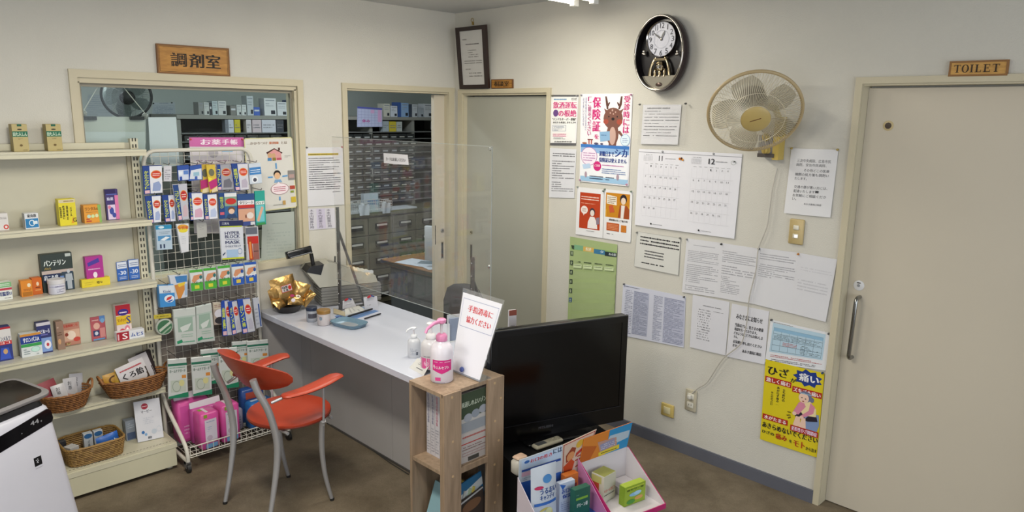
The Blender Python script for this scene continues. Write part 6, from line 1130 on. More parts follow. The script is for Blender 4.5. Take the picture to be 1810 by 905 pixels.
# cash register
def register():
    k = Vector((-1.212, -.190, CZ)); ux = Vector((.966, -.26, 0)).normalized(); W = .37
    X = frame(k, ux); D = .175
    t = thing('cash_register', 'beige grey cash register with black customer display on the counter', 'cash register', (k.x+.15, k.y+.1, CZ))
    gm = M('#7d7c78', .45, var=.04); cm = M('#b2b0a3', .4, var=.03)
    b = MB(X); b.box((0, 0, .006), (W, D, .118), gm); b.build('cash_drawer', t)
    for i in range(6):
        b = MB(X); b.box((-.004, -.004, .014+.017*i), (W+.002, D, .024+.017*i), gm); b.build('drawer_rib', t)
    b = MB(X); b.box((W, .04, .02), (W+.02, .09, .075), M('#222224', .4)); b.build('drawer_lock', t)
    prof = [(-.01, .122), (W-.015, .120), (W-.03, .165), (W*.45, .225), (W*.20, .268), (-.06, .255), (-.085, .225)]
    b = MB(X); b.prism(prof, .005, D-.01, cm, 1); b.build('register_body', t)
    b = MB(X); b.prism([(.06, .2665), (W*.2, .270), (W*.48, .224), (W*.48, .220), (.06, .262)], .03, D*.55, M('#8f8e86', .45), 1); b.build('paper_cover', t)
    b = MB(X)
    for i in range(5):
        for j in range(4):
            u = W*(.55+.075*i); z = .216-(u-W*.45)/(W*.52)*.055; b.box((u, .02+j*.036, z-.004), (u+W*.05, .046+j*.036, z+.004), M('#d0d0c6', .4))
    b.build('key_button', t)
    b = MB(X); b.box((W*.72, .02, .168), (W*.9, .05, .192), M('#c9cdd0', .3)); b.build('display_screen', t)
    b = MB(X); b.prism([(-.087, .224), (-.062, .257), (.02, .264), (.0, .20)], .003, .12, M('#141416', .4), 1); b.build('display_base', t)
    a = hy(P('Y3', 266, 78), k.y+.05); c = hy(P('Y3', 498, 58), k.y+.05); lo = hy(P('Y3', 285, 146), k.y+.05)
    wd = (c-a).length; X2 = Matrix.Translation((a.x, k.y+.05, lo.z)) @ Matrix.Rotation(-.12, 4, 'Y') @ Matrix.Rotation(-.25, 4, 'X')
    b = MB(X2); b.rbox((0, 0, 0), (wd, .035, a.z-lo.z), .006, M('#101216', .25)); b.box((.012, -.001, .003), (wd-.01, 0, .007), M('#8a8d92', .3)); b.build('customer_display', t, 50)
    b = MB(X); b.tube([(-.03, .06, .25), (-.04, .06, lo.z-CZ+.01)], .012, M('#141416', .4), 8); b.build('display_post', t, 50)
    b = MB(X); b.tube([(W*.32, .12, .235), (W*.33, .12, .285)], .006, M('#5a5a58', .4), 8); b.build('key_switch', t, 50)
register()
# gold packets in a dark bowl
GOLD = M('#b59158', .25, .85, var=.25, scale=25, bump=.9, bscale=26)
def gold_heap():
    c = hz(P('Y3', 240, 640), CZ); c.y = min(c.y, -.135); c.x += .01
    b = MB(Matrix.Translation((c.x, c.y, CZ))); b.lathe([(.05, 0), (.06, .004), (.088, .045), (.092, .047), (.084, .044), (.056, .008), (.001, .008)], M('#1f1b1a', .35), 28); tag(b.build('snack_bowl', None, 50), 'dark round bowl under the gold snack packets', 'bowl')
    specs = [(0, 0, .046, .155, .165, .0, .15, -.14), (.055, .0, .050, .10, .12, -.5, .1, .35), (-.045, .02, .045, .10, .12, .3, .0, -.3), (.03, -.045, .042, .095, .075, -.2, .7, .2), (-.05, -.04, .042, .08, .07, .4, .8, -.15), (.08, -.03, .03, .05, .10, -.9, .4, .6)]
    labs = ['large gold snack bag with a red and white label on the bowl', 'gold packet behind the large bag towards the register', 'gold packet behind the large bag towards the rack', 'gold packet with round stickers lying at the bowl front', 'small gold packet at the rack side of the bowl rim', 'narrow gold packet poking out over the counter']
    for i, (dx, dy, dz, wd, ht, yaw, lean, rl) in enumerate(specs):
        it = [('r', .33, .30, .78, .56, '#c9c2c0'), ('b', .33, .30, .78, .56, '#a8322c', .02, .02), ('V', .37, .33, .50, .54, '#2a2224', '味王'), ('V', .5, .33, .6, .54, '#2a2224', '製菓'), ('e', .68, .43, .07, .08, '#b82a22')] if i == 0 else ([('e', .25, .3, .12, .14, '#a83a6a'), ('e', .6, .35, .16, .16, '#e0d8c8'), ('e', .3, .7, .12, .14, '#d8d0d8')] if i == 3 else [])
        o = pouch('gold_snack_packet', labs[i], (c.x+dx, c.y+dy, CZ+dz), wd, ht, .045, yaw, lean, '#c9a050', it, group='gold snack packets in the bowl', roll=rl)
        o.data.materials[0] = GOLD
gold_heap()
def cjar(label, zoom, xl, xr, yb_, yt, body, lid, items, lidh=.24):
    p = hz(P(zoom, (xl+xr)/2, yb_), CZ); r = abs(hy(P(zoom, xl, yb_), p.y).x-hy(P(zoom, xr, yb_), p.y).x)/2*.82; h = hy(P(zoom, (xl+xr)/2, yt), p.y+r).z-CZ
    jar('counter_jar', label, p.x, p.y+r*.7, CZ, r, h, body, lid, items, lidh)
cjar('glass jar with dark blue lid beside the register', 'Y3', 450, 560, 740, 588, '#9a9fa8', '#243047', [('r', .2, .42, .95, .72, '#4a4a54'), ('l', .3, .76, .9, .84, '#c0c4cc', 1)])
cjar('white jar with tan lid and red print beside the blue tray', 'Y3', 556, 690, 774, 612, '#b4aeb0', '#8d6a34', [('p', [(.3,.75),(.6,.55),(.9,.6),(.95,.75),(.5,.9)], '#a82a30'), ('e', .3, .5, .1, .12, '#7a8a98'), ('l', .1, .36, .9, .42, '#8a6a6a', 1)])
def coin_tray():
    pts = [P('Y3', 650, 770), P('Y3', 905, 838), P('Y3', 1020, 770), P('Y3', 770, 718)]; q = [hz(p, CZ) for p in pts]; c = sum(q, Vector((0, 0, 0)))/4
    ux = ((q[2]-q[3])+(q[1]-q[0])).normalized(); wd = ((q[2]-q[3]).length+(q[1]-q[0]).length)/2; dp = ((q[3]-q[0]).length+(q[2]-q[1]).length)/2
    X = frame((c.x, c.y, CZ), ux); b = MB(X)
    def ring(f, z, n=32):
        out = []
        for k in range(n):
            a = 2*math.pi*k/n; cc, s = math.cos(a), math.sin(a); e = .5; out.append((wd/2*f*math.copysign(abs(cc)**e, cc), dp/2*f*math.copysign(abs(s)**e, s), z))
        return out
    b.loft([ring(.86, 0), ring(.88, .002), ring(1.0, .022), ring(1.02, .023), ring(.98, .021), ring(.84, .005), ring(.02, .005)], M('#7fa0b4', .25, trans=.3)); o = tag(b.build('coin_tray', None, 50), 'pale blue plastic coin tray on the counter', 'tray')
    b = MB(X); b.loft([ring(.5, .0052), ring(.48, .0068), ring(.02, .0068)], M('#8c9298', .6), caps=False); b.build('rubber_mat', o)
coin_tray()
# papers, tickets, pens and clip cards beside the shield post
def flat(name, label, cat, zoom, pts, z, th, col, items=(), lift=0.0):
    q = [hz(P(zoom, *p), z) for p in pts]; b = MB(); n = len(q)
    b.add([v for v in q]+[v+Vector((0, 0, th)) for v in q], [tuple(reversed(range(n))), tuple(range(n, 2*n))]+[(i, (i+1) % n, n+(i+1) % n, n+i) for i in range(n)], M(col, .5)); o = tag(b.build(name), label, cat)
    if items and n == 4: pb = MB(); mp = quadmap([v+Vector((0, 0, th)) for v in q], Vector((0, 0, 1))); draw(pb, mp, items); pb.build('print', o)
    return o
flat('blue_folder', 'light blue folder lying under the papers on the counter', 'folder', 'Y3', [(700,690),(905,590),(1115,640),(870,722)], CZ, .002, '#5f84b8')
flat('memo_pad', 'white memo pad lying on the blue folder', 'pad', 'Y3', [(800,690),(795,630),(925,598),(1000,640)], CZ+.0025, .008, '#c9c9c4', [('l', .1, .2, .9, .8, '#a8a8a8', 3, .7)])
flat('cream_envelope', 'cream envelope lying beside the tan lidded jar', 'envelope', 'Y3', [(690,660),(690,615),(800,650),(800,690)], CZ+.0028, .003, '#b4a98c')
def pen(label, a, b_, col, r=.0045, z=CZ+.014):
    p = hz(P('Y3', *a), z); q = hz(P('Y3', *b_), z); b = MB(); d = (q-p); b.tube([p, p+d*.06, p+d*.9, q], [r*.3, r, r, r*.8], M(col, .35), 10); o = tag(b.build('pen', None, 50), label, 'pen')
    return o
pen('thick black marker lying across the memo pad', (820, 690), (1055, 618), '#17181c', .006, CZ+.017)
pen('slim black pen lying on the blue folder edge', (975, 712), (1135, 662), '#1c1c22', .0045, CZ+.008)
b = MB(); c = hz(P('Y3', 745, 702), CZ+.004); b.X = Matrix.Translation(c); b.torus(.018, .004, M('#22387a', .3), 20, 6); tag(b.build('blue_ring', None, 50), 'dark blue rubber ring beside the coin tray', 'ring')
for (pts, lab) in (([(778,545),(868,520),(905,600),(775,622)], 'white card with red blue bow at the shield post foot'), ([(975,512),(1098,498),(1112,632),(990,640)], 'larger white card with red blue bow behind the brace')):
    q = hz(P('Y3', (pts[2][0]+pts[3][0])/2, (pts[2][1]+pts[3][1])/2), CZ); Yc = q.y
    v = [hy(P('Y3', *p), Yc) for p in pts]; zlo = min(x.z for x in v); 
    for x in v: x.z = max(x.z, CZ+.001)
    v[2].z = v[3].z = CZ+.001
    b = MB(); b.add(v+[x+Vector((0, .006, 0)) for x in v], [(0, 3, 2, 1), (4, 5, 6, 7), (0, 1, 5, 4), (1, 2, 6, 5), (2, 3, 7, 6), (3, 0, 4, 7)], M('#c6c6cc', .5)); o = tag(b.build('bow_card'), lab, 'card')
    pb = MB(); draw(pb, quadmap(v, Vector((0, -1, 0))), [('l', .2, .5, .8, .62, '#8a8a90', 1)]); pb.build('print', o)
    mid = (v[0]+v[1])/2
    for s, col in ((-1, '#b02a34'), (1, '#2a3a80')):
        bb = MB(Matrix.Translation((mid.x+s*.012, Yc-.004, mid.z+.004)) @ Matrix.Rotation(s*.5, 4, 'Y')); bb.torus(.008, .0035, M(col, .4), 14, 6, 0, 1.3, .8); bb.X = bb.X; bb.build('bow_loop', o, 60)
# clear shield on steel brackets
def shield():
    XP = -1.17; px = lambda x, y, z='A3': hx(P(z, x, y), XP)
    zt = hx((870, 259), XP).z; yr = hx((870, 259), XP).y; 
    t = thing('counter_shield', 'clear acrylic shield standing on steel angle posts along the counter', 'screen', (XP, -.9, CZ))
    yr = max(yr, CYE+.0) if False else yr
    yl = -.295; zb = CZ+.19
    ac = clear('acrylic_clear', (.975, .975, .97, 1), .10, .025)
    b = MB(); b.box((XP-.0015, yr, zb), (XP+.0015, yl, zt), ac); b.build('acrylic_panel', t)
    em = M('#b9c0be', .3, trans=.4); 
    b = MB()
    for lo, hi in (((XP-.0018, yr, zt-.0015), (XP+.0018, yl, zt+.0005)), ((XP-.0018, yr-.001, zb), (XP+.0018, yr+.0015, zt)), ((XP-.0018, yr, zb-.0005), (XP+.0018, yl, zb+.0018))): b.box(lo, hi, em)
    b.build('polished_edge', t)
    for ypost, ztop in ((hz(P('Y2', 40, 860), CZ).y, hx(P('A3', 385, 505), XP).z), (CYE+.05, hx((868, 464), XP).z)):
        x1 = XP+.004; b = MB(); sm = M('#77787a', .35, .8, var=.05)
        b.box((x1, ypost-.014, CZ+.003), (x1+.003, ypost+.014, ztop), sm); b.box((x1, ypost+.011, CZ+.003), (x1+.022, ypost+.014, ztop), sm)
        for i in range(9): zz = CZ+.05+i*.075; 
        po = b.build('angle_post', t)
        bb = MB()
        zz = CZ+.04
        while zz < ztop-.02: bb.X = frame((XP-.0018, ypost, zz), (0, -1, 0), (-1, 0, 0)); bb.lathe([(.0045, 0), (.004, .002), (.001, .0025)], M('#c6c8ca', .25, .9), 8); zz += .062
        bb.build('bolt', po, 50)
        b = MB(); zt2 = CZ+(ztop-CZ)*.78; b.tube([(x1+.006, ypost, zt2), (x1+.17, ypost, CZ+.012)], .009, sm, 4); b.build('diagonal_brace', t)
        b = MB(); b.box((x1, ypost-.02, CZ), (x1+.19, ypost+.02, CZ+.0035), sm); b.build('foot_plate', t)
    for (y, z) in ((yr+.012, zt-.012), (yr+.012, hx((868, 472), XP).z)):
        b = MB(frame((XP-.002, y, z), (0, -1, 0), (-1, 0, 0))); b.lathe([(.008, 0), (.007, .004), (.001, .005)], M('#d0d4d4', .15, .9), 12); b.build('screw_cap', t, 50)
shield()
# dark office chair behind the counter
def office_chair():
    X0 = -.66; top = hx((822, 506), X0); l = hx((784, 560), X0); r = hx((858, 560), X0); cy = (l.y+r.y)/2; hw = abs(l.y-r.y)/2
    t = thing('office_chair', 'dark grey office chair with rounded back behind the counter', 'chair', (X0+.15, cy, 0)); m = M('#2b2a2e', .7, var=.08)
    b = MB(); rings = []
    for k, (dz, f) in enumerate(((-.40, .55), (-.37, .85), (-.28, 1.0), (-.12, 1.0), (-.04, .85), (-.01, .6), (0, .3))):
        ring = []
        for j in range(12): a = 2*math.pi*j/12; ring.append((X0+.03*math.sin(a)+.04*(1-f), cy+hw*f*math.cos(a), top.z+dz))
        rings.append(ring)
    b.loft(rings, m); b.build('backrest', t, 60)
    b = MB(); b.rbox((X0+.04, cy-.22, .40), (X0+.46, cy+.22, .46), .05, m); b.build('seat', t, 50)
    b = MB(); b.tube([(X0+.03, cy, top.z-.3), (X0+.05, cy, .38), (X0+.25, cy, .37)], .014, DARK, 8); b.build('back_post', t, 50)
    b = MB(); b.tube([(X0+.25, cy, .08), (X0+.25, cy, .40)], .025, DARK, 10); b.build('gas_column', t, 50)
    for i in range(5):
        a = 2*math.pi*i/5+.3; e = (X0+.25+.24*math.cos(a), cy+.24*math.sin(a), .065); b = MB(); b.tube([(X0+.25, cy, .09), e], [.02, .014], DARK, 8); lg = b.build('leg', t, 50)
        b = MB(frame((e[0], e[1], .025), (1, 0, 0), (0, 1, 0))); b.lathe([(.025, -.01), (.025, .01)], DARK, 14); b.build('caster', lg, 50)
office_chair()

# ------------------------------------------------------------------ red armchair
def red_chair():
    A = Vector((-2.109, -.778, 0)); D4 = Vector((-1.76, -.745, 0)); C3 = Vector((-1.717, -1.10, 0)); B2 = A+C3-D4
    t = thing('red_armchair', 'round seated red armchair with curved steel legs beside the counter', 'chair', (A+D4+C3+B2)/4)
    red = M('#a8391f', .38, var=.06, scale=8, bump=.12, bscale=200); st = M('#b8b8ba', .34, .6, var=.03)
    SZt = .455; cen = Vector((-1.855, -.945, 0)); fwd = ((D4-A)+(C3-B2)).normalized(); lat = Vector((-fwd.y, fwd.x, 0))
    cen = (A+B2+C3+D4)/4 + fwd*.075 - lat*.008
    X = frame((cen.x, cen.y, SZt), fwd)
    b = MB(X); b.lathe([(.160, -.024), (.184, -.019), (.193, -.008), (.191, .002), (.176, .007), (.10, .003), (.001, .0)], red, 44, 1.0, 1.03); b.build('seat', t, 60)
    b = MB(X); b.torus(.190, .004, M('#6d2413', .5), 44, 6, -.012, 1, 1.03); b.build('seat_piping', t, 60)
    # backrest: curved band, tall in the middle
    b = MB(X); N = 26; rows = [[], [], [], [], [], []]; rb = .245
    for i in range(N+1):
        a = math.pi+(i/N-.5)*2.15; f = max(0, math.sin(math.pi*i/N))**.55; hh = .010+.076*f
        ctr = .245+.018*math.cos((i/N-.5)*math.pi)
        for k, (dr, dz) in enumerate(((0, -1), (-.006, -.3), (0, 1), (.012, 1), (.018, 0), (.012, -1))):
            lean = .05*dz*f
            rows[k].append(((rb+dr+lean)*math.cos(a)*1.0, (rb+dr+lean)*math.sin(a)*1.03, ctr+hh*dz))
    rows.append(rows[0]); b.loft(rows, red, caps=False, closed=False); b.build('backrest', t, 70)
    # legs
    def P3(s, f, z): return cen+lat*s+fwd*f+Vector((0, 0, z))
    def loc(p): return (p-cen).dot(lat), (p-cen).dot(fwd)
    for foot, nm in ((A, 'rear'), (B2, 'rear')):
        s, f = loc(foot); sg = 1 if s > 0 else -1
        pts = smooth_path([P3(s, f, .004), P3(s*.99, f+.035, .15), P3(s*1.0, f+.062, .30), P3(s*1.02, f+.065, .42), P3(s*1.0, f+.035, .56), P3(s*.93, f-.005, .66), P3(s*.90, f-.022, .72)], 5)
        b = MB(); b.tube(pts, [.0095+.0065*min(1, i/12) for i in range(len(pts))], st, 12); b.build('leg', t, 60)
        b = MB(); b.tube([P3(s, f, 0), P3(s, f, .012)], .011, DARK, 10); b.build('foot_cap', t, 60)
    for foot in (D4, C3):
        s, f = loc(foot); sg = 1 if s > 0 else -1
        pts = smooth_path([P3(s, f, .004), P3(s*.97, f-.03, .14), P3(s*.98, f-.045, .28), P3(s*1.06, f-.05, .40), P3(s*1.15, f-.052, .44)], 5)
        b = MB(); b.tube(pts, [.0090+.0045*min(1, i/12) for i in range(len(pts))], st, 12); b.build('leg', t, 60)
        b = MB(); b.tube([P3(s, f, 0), P3(s, f, .012)], .011, DARK, 10); b.build('foot_cap', t, 60)
        b = MB(); b.tube([P3(s*1.15, f-.052, .415), P3(s*1.18, f-.05, .50), P3(s*1.18, f-.045, .625)], .0062, st, 10); b.build('arm_rod', t, 60)
        # armrest pad
        pr = []; n = 16
        path = [P3(s*1.10, -.155, .618), P3(s*1.22, -.06, .622), P3(s*1.26, .03, .632), P3(s*1.22, .11, .642), P3(s*1.16, .15, .640)]
        sp = smooth_path(path, 5); rings = []
        for i, p in enumerate(sp):
            u = i/(len(sp)-1); w_ = .016+.026*max(0, math.sin(math.pi*min(1, .12+u*.75)))**.8; th = .010+.004*math.sin(math.pi*u)
            d = (sp[min(i+1, len(sp)-1)]-sp[max(i-1, 0)]).normalized(); side = Vector((-d.y, d.x, 0)).normalized()
            if i in (0, len(sp)-1): w_ *= .55; th *= .6
            rings.append([tuple(p+side*(w_*math.cos(2*math.pi*k/12))+Vector((0, 0, th*math.sin(2*math.pi*k/12)))) for k in range(12)])
        b = MB(); b.loft(rings, red); b.build('armrest', t, 60)
        b = MB(); b.tube([P3(s*1.03, -.20, .60), P3(s*1.10, -.15, .612)], .007, st, 8); b.build('arm_bracket', t, 60)
    b = MB(); b.tube([P3(-.17, -.12, .425), P3(.17, -.12, .425)], .008, st, 8); b.tube([P3(-.17, .12, .425), P3(.17, .12, .425)], .008, st, 8); b.build('seat_frame', t, 60)
red_chair()

# ------------------------------------------------------------------ slim wooden book rack at the counter end
OAK = wood('pale_oak', '#8d7862', '#a89078', 5, (9, 9, .9), .5)
RKZ = .72; RK0 = hz((723.4, 672), RKZ); RKF = hz((782.9, 698.6), RKZ); RKR = hz((893.3, 665), RKZ)
RX0, RX1, RY0, RY1 = RKF.x, RKR.x, (RKF.y+RKR.y)/2, min(RK0.y, CYE-.006)
def book_rack():
    t = thing('wooden_book_rack', 'slim pale wood rack of magazines standing at the counter end', 'rack', ((RX0+RX1)/2, (RY0+RY1)/2, 0))
    th = .016; wl_ = hy(P('Y5', 395, 165), RY0).x-RX0; wr = RX1-hy(P('Y5', 558, 110), RY0).x
    b = MB(); b.box((RX0, RY0+.012, RKZ-th), (RX1, RY1, RKZ), OAK); b.build('top_board', t)
    for nm, lo, hi in (('corner_post', (RX0, RY0, 0), (RX0+wl_, RY0+th, RKZ-.001)), ('corner_post', (RX1-wr, RY0, 0), (RX1, RY0+th, RKZ+.002)), ('side_stile', (RX0, RY1-th, 0), (RX0+.014, RY1, RKZ-th)), ('side_stile', (RX0, RY0+th, 0), (RX0+.013, RY0+th+.012, RKZ-th)),
                       ('back_board', (RX0+.014, RY1-th, 0), (RX1, RY1, RKZ-th)), ('side_stile', (RX1-th, RY0+th, 0), (RX1, RY0+th+.07, RKZ-th)), ('side_stile', (RX1-th, RY1-.07, 0), (RX1, RY1-th, RKZ-th))):
        b = MB(); b.box(lo, hi, OAK); b.build(nm, t)
    zs = [hx(P('Y5', 105, 575), RX0).z, .02]
    for z in zs: b = MB(); b.box((RX0+.004, RY0+th, z-th), (RX1-.004, RY1-th, z), OAK); b.build('shelf', t)
    b = MB(); b.box((RX0+wl_, RY0+.002, zs[0]-.03), (RX1-wr, RY0+.012, zs[0]-.004), OAK); b.build('retaining_slat', t)
    cap = M('#bfa27c', .5)
    for x, z in ((RX0+wl_*.45, .70), (RX0+wl_*.5, .50), (RX0+wl_*.5, .34), (RX1-wr*.6, .70), (RX1-wr*.2, .62), (RX1-wr*.55, .52), (RX1-wr*.3, .42), (RX1-wr*.55, .31), (RX1-wr*.3, .20), (RX1-wr*.5, .12)):
        b = MB(frame((x, RY0, z), (1, 0, 0), (0, -1, 0))); b.lathe([(.006, -.001), (.006, .001), (.001, .0015)], cap, 12); b.build('screw_cap', t, 40)
    return zs
RZ = book_rack()
zt = RZ[0]+.0005
# thick catalogues standing with their spines to the side, and the front facing leaflet
for i in range(4):
    y0 = RY1-.024-.030*(i+1); X = Matrix.Translation((RX0+.075, y0, zt))
    b = MB(X); b.box((0, 0, 0), (.205, .028, .297-.004*(i % 2)), M('#c6c3c8', .5)); o = tag(b.build('catalogue'), ('thick white catalogue deepest in the upper tier', 'thick white catalogue second from the back of the upper tier', 'thick white catalogue with pink spine letters in the upper tier', 'thick white catalogue at the leaflet side of the upper tier')[i], 'catalogue', 'catalogues in the upper tier of the rack')
    pb = MB(X); draw(pb, lambda u, v, d: (-d, .028*(1-u), .295*(1-v)), [('v', .25, .04, .75, .5, '#b85a72' if i == 2 else '#6a6a8a', '医薬品卸商品便覧'), ('l', .1, .55, .9, .95, '#9a9aa4', 9, .7)]); pb.build('spine_print', o)
xl = hy(P('Y5', 390, 165), RY0+.022).x; xr = hy(P('Y5', 556, 150), RY0+.022).x
X = Matrix.Translation((xl-.02, RY0+.020, zt)); wd = xr-xl+.04; ht = hy(P('Y5', 470, 172), RY0+.02).z-zt
b = MB(X); b.box((0, 0, 0), (wd, .005, ht), M('#b9b6b2', .4)); o = tag(b.build('magazine'), 'magazine with green top and red lines facing out of the rack', 'magazine')
pb = MB(X); draw(pb, lambda u, v, d: (u*wd, -d, (1-v)*ht), [('r', 0, 0, 1, .36, '#3c4a38'), ('T', .12, .12, .92, .20, '#b9c2b0', '風通しのよいゾンビ'), ('e', .3, .36, .12, .06, '#9a9ea6'), ('e', .52, .33, .12, .06, '#8a929c'), ('e', .74, .3, .12, .06, '#9a9ea6'), ('r', .12, .42, .9, .56, '#8f949a'), ('r', 0, .57, 1, 1, '#b9b2ae'), ('l', .14, .6, .88, .66, '#a8504a', 1, 1), ('r', .1, .72, .9, .735, '#b0423c'), ('l', .14, .76, .88, .83, '#7a5a58', 2), ('g', .14, .86, .85, .9, '#a07a78', 5, 1, .006, .008), ('r', .3, .93, .62, .99, '#4a4844')]); pb.build('print', o)
# lower tier: brochures leaning
for i, (dx, col, lab, lean) in enumerate(((.05, '#86aab4', 'blue edged brochure leaning in the lower tier', .35), (.085, '#c6c9c4', 'white brochure leaning in the lower tier', .32), (.12, '#a8bca0', 'pale green brochure leaning in the lower tier', .30), (.15, '#c8b85a', 'yellow edged brochure leaning in the lower tier', .26))):
    b = MB(Matrix.Translation((RX0+dx, RY0+.03, RZ[1]+.001)) @ Matrix.Rotation(lean, 4, 'Y')); b.box((-.012, 0, 0), (0, .17, .21), M(col, .45)); tag(b.build('brochure'), lab, 'brochure', 'brochures in the lower tier of the rack')
for i, (z, col, lab, it) in enumerate(((.10, '#2f6f9c', 'blue booklet lying slanted behind the front opening', [('p', [(.0,.5),(1,.2),(1,.5),(0,.8)], '#cfd6da')]), (.03, '#3a3230', 'dark brown booklet low behind the front opening', [('e', .6, .4, .3, .2, '#7a5a44'), ('p', [(0,.1),(1,.0),(1,.06),(0,.18)], '#b9bcc0')]))):
    X = Matrix.Translation((xl-.03, RY0+.024+.012*(1-i), RZ[1]+z)) @ Matrix.Rotation(-.18, 4, 'Y'); b = MB(X); b.box((0, 0, 0), (wd*.95, .006, .13), M(col, .4)); o = tag(b.build('booklet'), lab, 'booklet'); pb = MB(X); draw(pb, lambda u, v, d: (u*wd*.95, -d, (1-v)*.13), it); pb.build('print', o)

# ------------------------------------------------------------------ sanitizer bottles, card and sign
def pump_bottle(label, x, y, z, r, h, body, pumpc, yaw, items, frost=.35, spout=.06, sy=1.0):
    t = thing('pump_bottle', label, 'bottle', (x, y, z)); X = Matrix.Translation((x, y, z)); bh = h*.66
    b = MB(X); b.lathe([(r*.92, 0), (r, .004), (r, bh*.72), (r*.93, bh*.83), (r*.68, bh*.93), (r*.42, bh*.975), (r*.40, bh)], M(body, .3, trans=frost, var=.02), 28, 1, sy); bo = b.build('body', t, 50)
    pm = M(pumpc, .35)
    b = MB(X); b.lathe([(r*.48, bh*.985), (r*.5, bh*1.0), (r*.5, bh*1.10), (r*.36, bh*1.15), (r*.2, bh*1.16)], pm, 20); b.build('pump_collar', t, 50)
    b = MB(X); b.tube([(0, 0, bh*1.15), (0, 0, h*.94)], r*.13, M('#d6d0d4', .4), 10); b.build('pump_stem', t, 50)
    ca, sa = math.cos(yaw), math.sin(yaw)
    b = MB(X); b.lathe([(r*.22, h*.92), (r*.38, h*.94), (r*.40, h*.985), (r*.3, h)], pm, 18); b.tube([(0, 0, h*.965), (ca*spout*.5, sa*spout*.5, h*.955), (ca*spout*.9, sa*spout*.9, h*.90), (ca*spout, sa*spout, h*.84)], [r*.18, r*.16, r*.13, r*.12], pm, 10); b.build('pump_nozzle', t, 50)
    a0 = math.atan2(CAM.y-y, CAM.x-x)
    pb = MB(); draw(pb, lambda u, v, d: (x+(r+d)*math.cos(a0+(u-.5)*2.6), y+(r+d)*sy*math.sin(a0+(u-.5)*2.6), z+bh*.80*(1-v)), items); pb.build('label_print', bo)
def bottle_at(label, cx, yb_, ytop, wpx, Z, **k):
    p = hz((cx, yb_), Z); dist = (p-CAM).dot(_f); r = wpx/2/F*dist; dirv = Vector((p.x-CAM.x, p.y-CAM.y, 0)).normalized(); c = p+dirv*r
    h = hpl((cx, ytop), c, dirv).z-Z
    pump_bottle(label, c.x, c.y, Z, r, h, **k)
SHL = [('r', .16+.04*i, .275, .201+.04*i, .60+.09*min(1, max(0, 1-abs(i-8)/7)), '#cf2f80') for i in range(17)]+[('r', .5, .3, .5, .3, '#cf2f80'), ('l', .22, .30, .8, .36, '#e6b0cc', 1, .8), ('T', .22, .45, .74, .54, '#f2dde8', 'ウエルセプト'), ('r', .22, .42, .26, .5, '#f2dde8'), ('r', .28, .80, .46, .90, '#cf4a8a'), ('l', .2, .94, .6, .97, '#6a6a8a', 1, 1)]
bottle_at('frosted pump bottle with magenta shield label on the wooden rack', 781, 679, 563, 41, RKZ, body='#ece6ee', frost=.12, pumpc='#dc8ab2', yaw=math.atan2(-.1, -1), items=SHL, spout=.095)
bottle_at('clear pump bottle with pink label behind the magenta labelled one', 762, 655, 570, 36, RKZ, body='#dedce0', frost=.2, pumpc='#e2e0e2', yaw=.9, items=[('r', .0, .5, .9, .95, '#d85a96'), ('e', .3, .72, .1, .1, '#e8b0cc'), ('l', .2, .4, .8, .46, '#4a4a5a', 1)], spout=.04)
bottle_at('small white pump bottle standing on the counter end', 732, 634, 578, 23, CZ, body='#d8dae0', frost=.2, pumpc='#e0e2e6', yaw=2.6, items=[('l', .25, .35, .7, .8, '#9aa0b0', 6, .8), ('r', .62, .6, .74, .8, '#3a3f50')], spout=.035)
# small tent card on the rack edge
L_ = hz((723.3, 650), CZ+.001); B_ = hz((748.6, 664), CZ+.001); e_ = (B_-L_).normalized(); bk_ = Vector((-e_.y, e_.x, 0)); up_ = (bk_*.55+Vector((0, 0, 1))*.83).normalized(); n_ = e_.cross(up_).normalized()
if n_.dot(CAM-L_) < 0: n_ = -n_
q_ = [hpl((738, 633), L_, n_), hpl((760.5, 643), L_, n_), B_, L_]; mpc = quadmap(q_, n_)
b = MB(); vs = [mpc(u, v, d) for d in (-.0012, 0) for u, v in ((0, 0), (0, 1), (1, 1), (1, 0))]; b.add(vs, [(0, 3, 2, 1), (4, 5, 6, 7), (0, 1, 5, 4), (1, 2, 6, 5), (2, 3, 7, 6), (3, 0, 4, 7)], M('#cfcdc8', .5))
o = tag(b.build('notice_card'), 'small white notice card propped before the small pump bottle', 'card')
pb = MB(); draw(pb, mpc, [('l', .3, .2, .75, .45, '#6a6a70', 2, .8), ('l', .35, .62, .8, .78, '#6a6a70', 1)]); pb.build('print', o)
b = MB(); vs = [q_[0], q_[1], q_[1]+bk_*.03-Vector((0, 0, q_[1].z-CZ-.001)), q_[0]+bk_*.03-Vector((0, 0, q_[0].z-CZ-.001))]; b.add(vs, [(0, 1, 2, 3)], M('#c3c1bc', .5)); b.build('prop_flap', o)
